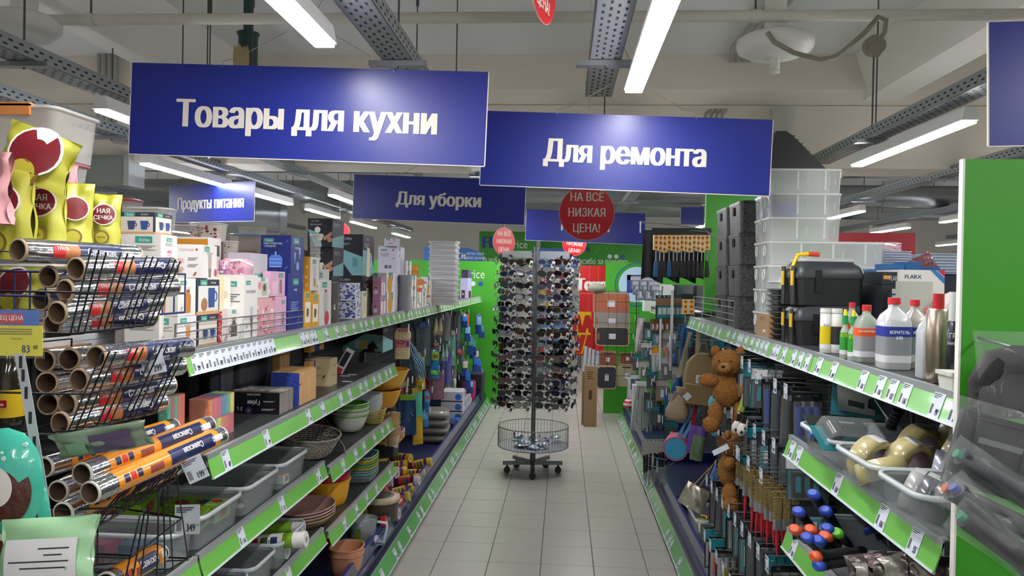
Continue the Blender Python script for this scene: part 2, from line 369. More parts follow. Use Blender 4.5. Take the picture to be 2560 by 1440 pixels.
for k, (x, y) in enumerate(((-1.6, 6.3), (-.6, 6.3), (1.5, 6.4), (-3.4, 9), (.1, 9), (3.8, 9.3), (5.1, 9.3))):
    mb = MB(); mb.cyl((x, y, 2.5), (x, y, ZC), .004, DSTEEL, n=6); tag(mb.ob('hanger_rod'), 'thin threaded rod hanging from the ceiling, %s' % ('left of the repair sign', 'behind the kitchen sign', 'right of the crates', 'far left', 'over the aisle end', 'far right', 'outermost right')[k], 'rod', 'loose ceiling rods')
for k, (px, py, Y) in enumerate(((1043, 65, 4.2), (1515, 85, 4.4), (458, 45, 4.0), (526, 62, 4.3), (632, 65, 4.2))):
    p = onY(px, py, Y); mb = MB(); mb.cyl((p.x, p.y, 2.3), (p.x, p.y, ZC-.1), .004, DSTEEL, n=6); mb.cyl((p.x, p.y, ZC-.1), (p.x, p.y, ZC), .01, DSTEEL, n=6)
    tag(mb.ob('hanger_rod'), 'thin threaded rod hanging behind the signs, %s' % ('right end of the kitchen sign', 'above the repair sign', 'at the upper left', 'second at the upper left', 'by the green pipe stub')[k], 'rod', 'rods behind the signs')
# green capped stub pipe with peeling foam
p = onY(620, 130, 4.3); t = thing('capped_pipe_stub', 'dark green pipe stub with peeling tan foam above the kitchen sign', 'pipe', p)
mb = MB(); mb.cyl((0, 0, -.4), (0, 0, .1), .055, C('#24443f', .5, noise=.3, scale=20), n=16); mb.cyl((0, 0, .1), (0, 0, .11), .065, C('#24443f', .5), n=16); mb.cyl((0, 0, .11), (0, 0, ZC-p.z), .03, C('#24443f', .5), n=8); mb.ob('pipe', t)
mb = MB(); mb.grid(lambda u, v: (-.06+.09*u, -.058+.01*math.sin(9*u+7*v), -.2+.22*v+.02*math.sin(17*u)), 5, 6, C('#b8a678', .9, bump=1, scale=60)); mb.ob('peeling_foam', t)
# loudspeaker on the beam and emergency lamp
p = onY(1955, 330, 5.5); t = thing('wall_speaker', 'white curved loudspeaker on the cross beam behind the repair sign', 'speaker', p)
mb = MB(); mb.loft([[(x, -.02-.05*math.cos(x/.075*1.2), z) for x in (-.075, -.04, 0, .04, .075)]+[(.075, .05, z), (-.075, .05, z)] for z in (-.17, .17)], C('#c9c5ba', .6, bump=.8, scale=300)); mb.ob('grille', t)
p = onY(2060, 432, 5.85); t = thing('emergency_lamp', 'cream cone shaped lamp hanging under the beam on the right', 'lamp', p)
mb = MB(); mb.loft([rrect(.1, .1, -.08, .02), rrect(.3, .2, .02, .03), rrect(.3, .2, .06, .03)], C('#d6ccb4', .5)); mb.ob('lamp_shade', t)
# ---------------- hanging signs ----------------
SBLUE = C('#16247c', .38); SRED = C('#b8141e', .35); LET = C('#cbc5bb', .5)
def sign(label, corners, Y, txt, th, board=SBLUE, tx=None, cx=.62, name='hanging_sign', rotz=None, bold=.06, wires=True, red=False):
    """corners: TL, TR, BR, BL pixels, all at depth Y"""
    P = [onY(a, b, Y) for a, b in corners]; c = sum(P, Vector())/4
    U = (P[1]-P[0]+P[2]-P[3])/2; w = U.length; U = U.normalized(); V0 = (P[0]-P[3]+P[1]-P[2])/2; h = V0.length; V = Vector((-U.z, 0, U.x))
    if rotz: U = Matrix.Rotation(rotz, 3, 'Z') @ U; V = Matrix.Rotation(rotz, 3, 'Z') @ V
    N = U.cross(V)
    t = thing(name, label, 'sign', c)
    mb = MB(); mb.M = Matrix(((U.x, V.x, N.x, 0), (U.y, V.y, N.y, 0), (U.z, V.z, N.z, 0), (0, 0, 0, 1)))
    mb.box((0, 0, -.0025), (w, h, .005), board); mb.box((-w/2-.0015, 0, -.0025), (.003, h, .0052), LET); mb.box((w/2+.0015, 0, -.0025), (.003, h, .0052), LET); mb.box((0, -h/2-.0015, -.0025), (w, .003, .0052), LET)
    M = mb.M; mb.ob('board', t)
    mb = MB(); mb.M = M
    for (s, ox, oy, hh) in ([(txt, tx or 0, None, th)] if isinstance(txt, str) else txt):
        mb.text(s, hh, LET, (ox, (-hh/2 if oy is None else oy), .002), (1, 0, 0), (0, 1, 0), cx, bold)
    mb.ob('lettering', t, label='cream white lettering')
    if wires:
        for sx in (-1, 1):
            mb = MB(); mb.M = M; mb.tube([(sx*w*.24, h/2-.008, 0), (sx*w*.24, h/2+.012, 0), (sx*w*.2, h/2+.025, 0), (sx*w*.06, h/2+.12, 0)], .0013, STEEL, 4); mb.ob('hanging_wire', t)
    return t
sign('large blue hanging sign with white kitchen goods lettering, nearest on the left', ((329, 156), (1218, 180), (1213, 415), (324, 384)), 2.53, [('Товары для кухни', -.0, -.058, .094)], 0, cx=.8)
sign('blue hanging sign for repair goods over the aisle beside the kitchen sign', ((1222, 277), (1933, 300), (1922, 489), (1186, 461)), 3.04, 'Для ремонта', .092, cx=.8)
sign('blue hanging sign for cleaning goods behind the kitchen sign', ((885, 434), (1313, 452), (1312, 561), (882, 547)), 5.27, 'Для уборки', .092, cx=.84)
sign('blue hanging haberdashery sign behind the red discount disc', ((1316, 523), (1610, 534), (1616, 612), (1314, 600)), 7.4, 'Галантерея', .085, cx=.72)
sign('blank blue hanging sign cut off by the right edge of the picture', ((2472, 56), (2960, 40), (2955, 356), (2474, 364)), 1.87, '', .08)
sign('blue hanging food sign turned away at the far left', ((360, 452), (690, 466), (690, 556), (362, 552)), 5.9, 'Продукты питания', .095, cx=.72, rotz=-.5)
sign('small dark blue hanging sign far behind the spatulas', ((1702, 518), (1760, 518), (1760, 562), (1702, 562)), 8.6, '', .08)
sign('red hanging sign seen between the white bins and green end panel', ((1950, 582), (2290, 582), (2289, 690), (1950, 690)), 6.6, [('Ассортимент', .03, .03, .1)], 0, board=C('#b01c2a', .35), cx=.8)
def disc(label, px, py, Y, r, sx=1., rz=0, tilt=0, txt=True):
    global LET
    p = onY(px, py, Y); t = thing('discount_disc', label, 'sign', p, (0, 0, rz), 'round red discount discs')
    mb = MB(); mb.cyl((0, -.002, 0), (0, .002, 0), r, C('#c9a08c', .5), n=48); mb.cyl((0, -.003, 0), (0, .0025, 0), r*.985, SRED, n=48); mb.ob('disc', t)
    if txt:
        mb = MB(); k = r*.31
        for s, z in (('НА ВСЁ', .42), ('НИЗКАЯ', -.14), ('ЦЕНА!', -.7)): mb.text(s, k, LET, (0, -.0036, z*r), (math.cos(tilt), 0, -math.sin(tilt)), (math.sin(tilt), 0, math.cos(tilt)), .78, .03)
        mb.ob('lettering', t)
    mb = MB(); mb.cyl((0, 0, r), (0, 0, ZC-p.z), .001, STEEL, n=4); mb.ob('hanging_wire', t)
disc('large round red discount disc hanging below the repair sign', 1467, 532, 4.3, .157)
disc('small round red discount disc turned sideways above the sunglasses stand, left', 1260, 604, 8.0, .15, rz=.75)
disc('round red discount disc half hidden under the haberdashery sign', 1436, 610, 8.6, .135, tilt=.1)
disc('blurred red discount disc seen edge on at the top of the picture', 1357, -55, 2.2, .13, rz=1.3)
disc('red discount disc peeking out behind the black kettle box', 850, 580, 7.6, .1, txt=False)
# ---------------- shelving ----------------
DECK = C('#4a4c4e', .4, .5, noise=.06, scale=30); BACKP = C('#1b1c20', .5); RIM = C('#1d2c7a', .3, coat=.5); EDGE = C('#aeb4b6', .35, .5)
RG = C('#6cb14c', .3, coat=.5); RG2 = C('#57a356', .25, coat=.8)
tagm = []
def tag_mesh(price, w=.042, h=.052, old=False):
    mb = MB(); mb.b2((0, -w/2, 0), (.0008, w/2, h), TAGW)
    for k, (a, b) in enumerate(((.0, .8), (0, .7), (0, .45))):
        z = h*(.9-.07*k); mb.add([(.0011, -w*.44, z-.0009), (.0011, -w*.44+w*.88*b, z-.0009), (.0011, -w*.44+w*.88*b, z+.0009), (.0011, -w*.44, z+.0009)], [(0, 1, 2, 3)], INK)
    for k in range(4):
        y = -w*.42+k*.0022; mb.add([(.0011, y, h*.12), (.0011, y+.0012, h*.12), (.0011, y+.0012, h*.5), (.0011, y, h*.5)], [(0, 1, 2, 3)], INK)
    mb.text(price, h*.26, INK, (.0012, w*.32, h*.1), (0, 1, 0), (0, 0, 1), .55, .03, 'r'); mb.text('00', h*.1, INK, (.0012, w*.47, h*.26), (0, 1, 0), (0, 0, 1), .6, 0, 'r')
    return mb
PR = ['99', '116', '299', '199', '69', '133', '55', '277', '349', '79']
def price_tag_meshes():
    L = []
    for p in PR:
        o = tag_mesh(p).ob('tmp'); L.append(o.data); bpy.data.objects.remove(o)
    return L
TAGS = price_tag_meshes()
def put_tag(parent, pr, loc, rot=(0, 0, 0), sc=1.):
    o = bpy.data.objects.new('price_tag', TAGS[PR.index(pr)] if isinstance(pr, str) else TAGS[pr % len(TAGS)]); COL.objects.link(o)
    o.parent = parent; o.location = loc; o.rotation_euler = rot; o.scale = (sc,)*3; return o
def rail(parent, s, X, z, y0, y1, ys, h=.058, tilt=.32, mat=None, sc=1.1):
    """sloping price rail; s=-1 left shelf (faces +x), s=1 right shelf (faces -x)"""
    o = bpy.data.objects.new('x', None)
    mb = MB(); g = .002; L = y1-y0-.006
    mb.b2((-.003, 0, 0), (0, L, h), mat or RG); mb.b2((-.004, 0, -.003), (.003, L, .002), C('#c6d0d6', .3)); mb.b2((-.006, 0, h-.001), (.001, L, h+.003), C('#aab4b8', .3, .3))
    r = mb.ob('price_rail', parent)
    a = math.atan(tilt)
    if s < 0: r.location = (X, y0+.003, z); r.rotation_euler = (0, -a, 0)
    else: r.location = (X, y1-.003, z); r.rotation_euler = (0, -a, PI)
    for k, y in enumerate(ys):
        pr = None
        if isinstance(y, tuple): y, pr = y
        yy = (y-y0) if s < 0 else (y1-y)
        if .02 < yy < L-.02: put_tag(r, pr or int(abs(y)*7919) % 10, (.0006, yy, .002), sc=sc*(h/.058))
    return r
def bay(s, y0, y1, shelves, label, peg=False, back=True, depth=.42, topz=1.40, base=True, xb=None):
    """shelves: (deck z, front x, rail tag ys, rail?)"""
    t = thing('shelving_unit', label, 'shelving unit', (0, 0, 0))
    xb = xb if xb is not None else (1.52 if s < 0 else 1.30)
    if back:
        mb = MB(); mb.b2((s*xb, y0, .1), (s*(xb+.02), y1, topz), BACKP); mb.ob('back_panel', t)
        if peg:
            mb = MB(); y = y0+.02
            while y < y1-.02:
                z = .35
                while z < 1.3: mb.add([(s*(xb-.001), y, z), (s*(xb-.001), y+.008, z), (s*(xb-.001), y+.008, z+.02), (s*(xb-.001), y, z+.02)], [(0, 1, 2, 3)], C('#050506', .9)); z += .06
                y += .03
            mb.ob('perforations', t, kind='stuff')
    for yy in (y0+.002, y1-.022):
        mb = MB(); mb.b2((s*(xb-.03), yy, 0), (s*(xb+.03), yy+.02, topz), DSTEEL); mb.ob('upright', t)
    for (z, X, tags) in shelves:
        mb = MB(); a, b = (X, xb) if s > 0 else (-xb, X)
        mb.b2((min(a, b)+(.0 if s > 0 else 0), y0+.002, z-.028), (max(a, b), y1-.002, z), DECK)
        mb.b2((X-.004*s, y0+.003, z-.03), (X+.01*s, y1-.003, z+.004), EDGE)
        # punched holes in the deck
        y = y0+.05
        while y < y1-.05:
            for q in range(3): xx = X+s*(.03+.03*q); mb.add([(xx-.003, y+.012*(q % 2), z+.0004), (xx+.003, y+.012*(q % 2), z+.0004), (xx+.003, y+.003+.012*(q % 2), z+.0004), (xx-.003, y+.003+.012*(q % 2), z+.0004)], [(0, 1, 2, 3)], C('#0c0c0d', .9))
            y += .035
        mb.ob('shelf', t)
        if tags is not None: rail(t, s, X-.008*s-.012*s, z-.062, y0, y1, tags)
    if base:
        fx = s*(.895 if s < 0 else .655)
        mb = MB(); mb.b2((fx+s*.03, y0, 0), (s*xb, y1, .04), C('#1b1b1d', .6)); mb.ob('plinth', t)
        mb = MB()
        mb.prism([(fx+s*.055, y0, .04), (fx+s*.07, y0, .04), (fx+s*.1, y0, .235), (fx+s*.09, y0, .235)], (0, y1-y0, 0), NAVY)
        mb.b2((fx+s*.087, y0, .225), (fx+s*.104, y1, .24), RIM)
        mb.b2((fx+s*.06, y0, .14), (s*xb, y1, .16), C('#141a44', .4)); mb.ob('base_tray', t)
        mb = MB(); mb.b2((fx+s*.1, y0+.002, .16), (s*xb, y0+.008, .236), NAVY); mb.ob('divider', t)
        rnd = random.Random(int(y0*100)+5)
        ys = []; y = y0+.05
        while y < y1-.06:
            y += rnd.choice((.07, .12, .2, .3)); ys.append(y)
        rail(t, s, fx, .04, y0, y1, ys, h=.085, tilt=.55, mat=RG2, sc=.8)
    return t
def seq(a, b, lst): return [a+(b-a)*k for k in lst]
R_ = random.Random(3)
def rt(a, b, n): 
    n = max(1, n); return [a+(b-a)*(k+.5+R_.uniform(-.25, .25))/n for k in range(n)]
LX = -1.05; LX2 = -.98; ZS = 1.40; Z2 = 1.115; Z3 = .835; Z3b = .81; Z4 = .55; Z4b = .535
LY = [2.02, 3.13, 4.36, 5.62, 6.88, 8.14, 9.55]
GL = []
GL.append(bay(-1, LY[0], LY[1], [(ZS, LX, [2.07+.047*i for i in range(13)]+[2.95, 3.0, 3.06, 3.1]), (Z2, LX2, [(2.12, '69'), (2.42, '79'), 2.83, 3.0]), (Z3, -1.0, [(2.28, '116'), 2.62, (3.02, '69')]), (Z4, -1.0, [2.3, 2.7])], 'grey shelving unit with green price rails holding boxed kitchen goods, nearest on the left'))
GL.append(bay(-1, LY[1], LY[2], [(ZS, LX, rt(3.2, 4.3, 8)), (Z2, LX2, rt(3.2, 4.3, 8)), (Z3b, LX2, rt(3.2, 4.3, 6)), (Z4b, LX2, rt(3.2, 4.3, 5))], 'grey shelving unit with green price rails holding bowls and baskets on the left'))
labs = ['hung with gloves and dusters', 'hung with mops and towels', 'hung with brushes', 'at the far end']
for i in range(4): GL.append(bay(-1, LY[2+i], LY[3+i], [(ZS, LX, rt(LY[2+i], LY[3+i], 9))], 'left shelving unit with top shelf and pegboard '+labs[i], peg=True))
RX = .82; RX2 = .745; RZ2 = 1.13; RZ3 = .83
RY = [1.50, 2.39, 3.66, 4.92, 6.2, 7.5, 8.8]
GR = []
GR.append(bay(1, RY[0], 2.50, [(ZS, RX, [(1.6, '299'), (1.68, '99'), 1.83, (1.9, '133'), (1.97, '116'), (2.08, '116'), 2.3, 2.43]), (RZ2, RX2, [(1.6, '55'), (1.76, '116'), (2.04, '116'), (2.37, '79'), (2.44, '133')]), (RZ3, RX2, [1.8, 2.1, 2.4])], 'grey shelving unit with plastic bins of tape and tools, nearest on the right', base=True))
GR.append(bay(1, 2.50, RY[2], [(ZS, RX, rt(2.5, 3.66, 14))], 'right shelving unit with green price rail and a pegboard of small tools', peg=True))
GR.append(bay(1, RY[2], RY[3], [(ZS, RX, rt(3.7, 4.9, 8))], 'right shelving unit with crates on top and bags hung on its pegboard', peg=True))
labs = ['hung with kitchen knives', 'hung with cable ties', 'at the far end of the right row']
for i in range(3): GR.append(bay(1, RY[3+i], RY[4+i], [], 'right shelving unit '+labs[i], peg=True, topz=1.9 if i < 1 else 1.6))
# wire fences on the top shelves
def fence(label, s, X, y0, y1, z, h=.075, n=4, vs=2):
    mb = MB()
    for k in range(n): mb.tube([(X, y0, z+h*k/(n-1)), (X, y1, z+h*k/(n-1))], .0022, WIRE, 5)
    for k in range(vs+1): y = y0+(y1-y0)*k/vs; mb.tube([(X, y, z-.01), (X, y, z+h)], .0025, WIRE, 5)
    tag(mb.ob('wire_fence'), label, 'shelf fence')
fence('silver wire fence along the front of the top left shelf', -1, LX-.012, 2.0, 3.02, ZS+.006)
fence('silver wire fence in front of the black woven crates', 1, RX+.012, 3.72, 4.85, ZS+.006, h=.13, n=5, vs=4)
# green end panels
def endpanel(label, a, b, edge):
    t = thing('end_panel', label, 'panel', a); d = Vector(b)-Vector(a)
    mb = MB(); mb.b2((0, 0, 0), tuple(d), PANELG); mb.ob('board', t)
    mb = MB(); mb.b2((-.004 if edge < 0 else d.x, -.002, 0), (0 if edge < 0 else d.x+.004, d.y+.002, d.z), WHITE); mb.ob('edge_strip', t)
p = onY(2404, 398, 1.48)
endpanel('tall green end panel with a white edge beside the tape bins, nearest on the right', (p.x+.004, 1.476, 0), (p.x+1.0, 1.486, p.z), -1)
a = onY(1130, 652, 9.7); b = onY(1256, 652, 9.7)
endpanel('green end panel at the far end of the left shelves', (a.x-1.2, 9.7, 0), (b.x, 9.76, a.z), 1)
a = onY(1515, 655, 9.3); b = onY(1700, 655, 9.3)
endpanel('green end panel behind the cutting boards with a round emblem', (a.x, 9.3, 0), (a.x+1.3, 9.36, a.z), 1)
a = onY(1768, 388, 5.3); b = onY(2042, 388, 5.3)
endpanel('tall green panel standing behind the stacked crates', (a.x, 5.3, 1.42), (b.x, 5.34, a.z), 1)
# ---------------- printed cartons ----------------
KT = '#3f9a8c'
def art(mb, o, U, V, w, h, items):
    o, U, V = Vector(o), Vector(U), Vector(V); N = U.cross(V)
    P = lambda x, y, k: o+U*(x*w)+V*(y*h)+N*(.0003+.00025*k)
    for k, it in enumerate(items):
        a = it[0]
        if a == 'r': _, x0, y0, x1, y1, c = it; mb.poly([P(x0, y0, k), P(x1, y0, k), P(x1, y1, k), P(x0, y1, k)], C(c))
        elif a == 'c':
            _, x, y, r, c = it[:5]; sy = it[5] if len(it) > 5 else 1
            mb.poly([P(x+r*math.cos(t*PI/8), y+r*w/h*sy*math.sin(t*PI/8), k) for t in range(16)], C(c))
        elif a == 'p': mb.poly([P(x, y, k) for x, y in it[1]], C(it[2]))
        elif a == 't':
            _, x, y, hh, s, c = it[:6]; cx = it[6] if len(it) > 6 else .75
            mb.text(s, hh*h, C(c), P(x, y, k), U, V, cx, it[7] if len(it) > 7 else .0)
        elif a == 'tu':
            _, x, y, hh, s, c = it[:6]; mb.text(s, hh*h, C(c), P(x, y, k), -U, -V, .75, .03)
        elif a == 'T':
            _, x, y, s = it; q = s*w/h
            mb.poly([P(x-s/2, y-q*.19, k), P(x+s/2, y-q*.19, k), P(x+s/2, y+q*.19, k), P(x-s/2, y+q*.19, k)], C(KT))
            mb.text('Kitchen', s*w*.2, WHITE, P(x+s*.05, y-q*.1, k+1), U, V, .72)
        elif a == 'ln':
            _, x, y, ww, n = it[:5]; c = it[5] if len(it) > 5 else '#55585c'
            for i in range(n): q = ww*(1-.3*((i*7) % 3)/2); yy = y-i*.035; mb.poly([P(x, yy-.007, k), P(x+q, yy-.007, k), P(x+q, yy+.007, k), P(x, yy+.007, k)], C(c))
        elif a in SHP:
            _, x, y, s, c = it[:5]
            for j, pl in enumerate(SHP[a]): mb.poly([P(x+px*s, y+py*s*w/h, k+j*.3) for px, py in pl], C(c if isinstance(c, str) else c[j % len(c)]))
        elif a == 'dots':
            _, n, cols, r, sd = it; q = random.Random(sd)
            for i in range(n):
                x, y, rr = q.uniform(.04, .96), q.uniform(.04, .96), r*q.uniform(.5, 1.2)
                t0 = q.uniform(0, 6)
                mb.poly([P(min(.995, max(.005, x+rr*math.cos(t0+t*PI/3))), min(.995, max(.005, y+rr*w/h*.7*math.sin(t0+t*PI/3))), k+i*.02) for t in range(6)], C(q.choice(cols)))
def ringp(x, y, r, r2, a0, a1, n=8):
    A = [(x+r*math.cos(a0+(a1-a0)*i/n), y+r*math.sin(a0+(a1-a0)*i/n)) for i in range(n+1)]
    B = [(x+r2*math.cos(a0+(a1-a0)*i/n), y+r2*math.sin(a0+(a1-a0)*i/n)) for i in range(n, -1, -1)]
    return A+B
SHP = {'mug': [[(-.3, -.4), (.22, -.4), (.25, .4), (-.33, .4)], ringp(.24, .05, .24, .16, -1.5, 1.5)],
       'cup': [[(-.22, -.35), (.22, -.35), (.33, .3), (-.33, .3)], ringp(.28, 0, .17, .1, -1.5, 1.5)],
       'kettle': [[(-.28, -.5), (.2, -.5), (.12, .45), (-.2, .45)], ringp(.15, .05, .27, .2, -1.3, 1.3), [(-.2, .45), (-.32, .52), (-.15, .3)]],
       'jar': [[(-.25, -.5), (.25, -.5), (.28, .3), (.16, .45), (-.16, .45), (-.28, .3)], [(-.16, .46), (.16, .46), (.16, .6), (-.16, .6)]],
       'glass': [[(-.15, -.5), (.15, -.5), (.2, .5), (-.2, .5)], [(-.17, -.1), (.17, -.1), (.14, -.45), (-.14, -.45)]],
       'leaf': [[(-.3, -.3), (.05, -.2), (.3, .3), (-.05, .2)]],
       'jug': [[(-.3, -.35), (.3, -.35), (.33, .1), (.1, .35), (-.1, .35), (-.33, .1)], [(-.25, .38), (.25, .38), (.1, .5), (-.1, .5)], ringp(-.3, 0, .2, .13, 1.6, 4.6)],
       'dome': [[(-.4, -.35), (.4, -.35), (.42, .1), (.25, .3), (-.25, .3), (-.42, .1)], [(-.05, .3), (.05, .3), (.03, .5), (-.03, .5)]]}
def carton(label, p0, dims, body, ax, ay, s=-1, name='product_box', cat='box', group=None, rot=0, rough=.4):
    """p0: corner nearest the aisle and camera, on the shelf"""
    wx, wy, h = dims; mb = MB(); b = C(body, rough)
    x0, x1 = (-wx, 0) if s < 0 else (0, wx)
    mb.b2((x0, 0, 0), (x1, wy, h), b)
    mb.b2((x0+.002, .002, h-.0005), (x1-.002, wy*.5-.0006, h+.0004), b)
    if s < 0: art(mb, (x1, 0, 0), (0, 1, 0), (0, 0, 1), wy, h, ax)
    else: art(mb, (x0, wy, 0), (0, -1, 0), (0, 0, 1), wy, h, ax)
    art(mb, (x0, 0, 0), (1, 0, 0), (0, 0, 1), wx, h, ay)
    return tag(mb.ob(name, loc=p0, rot=(0, 0, rot)), label, cat, group)
W_ = '#dcd9d5'
def st_white(shape, col, tag_=True, extra=()):
    a = [('T', .3, .88, .34)] if tag_ else []
    a += [('t', .5, .72, .045, 'КРУЖКА С ПОДСТАВКОЙ', '#555555', .45), (shape, .55, .36, .6, col), ('leaf', .2, .2, .2, '#6f8f50')]+list(extra)
    return (W_, a, [('T', .5, .86, .5), ('ln', .15, .7, .7, 4), (shape, .5, .32, .55, col)])
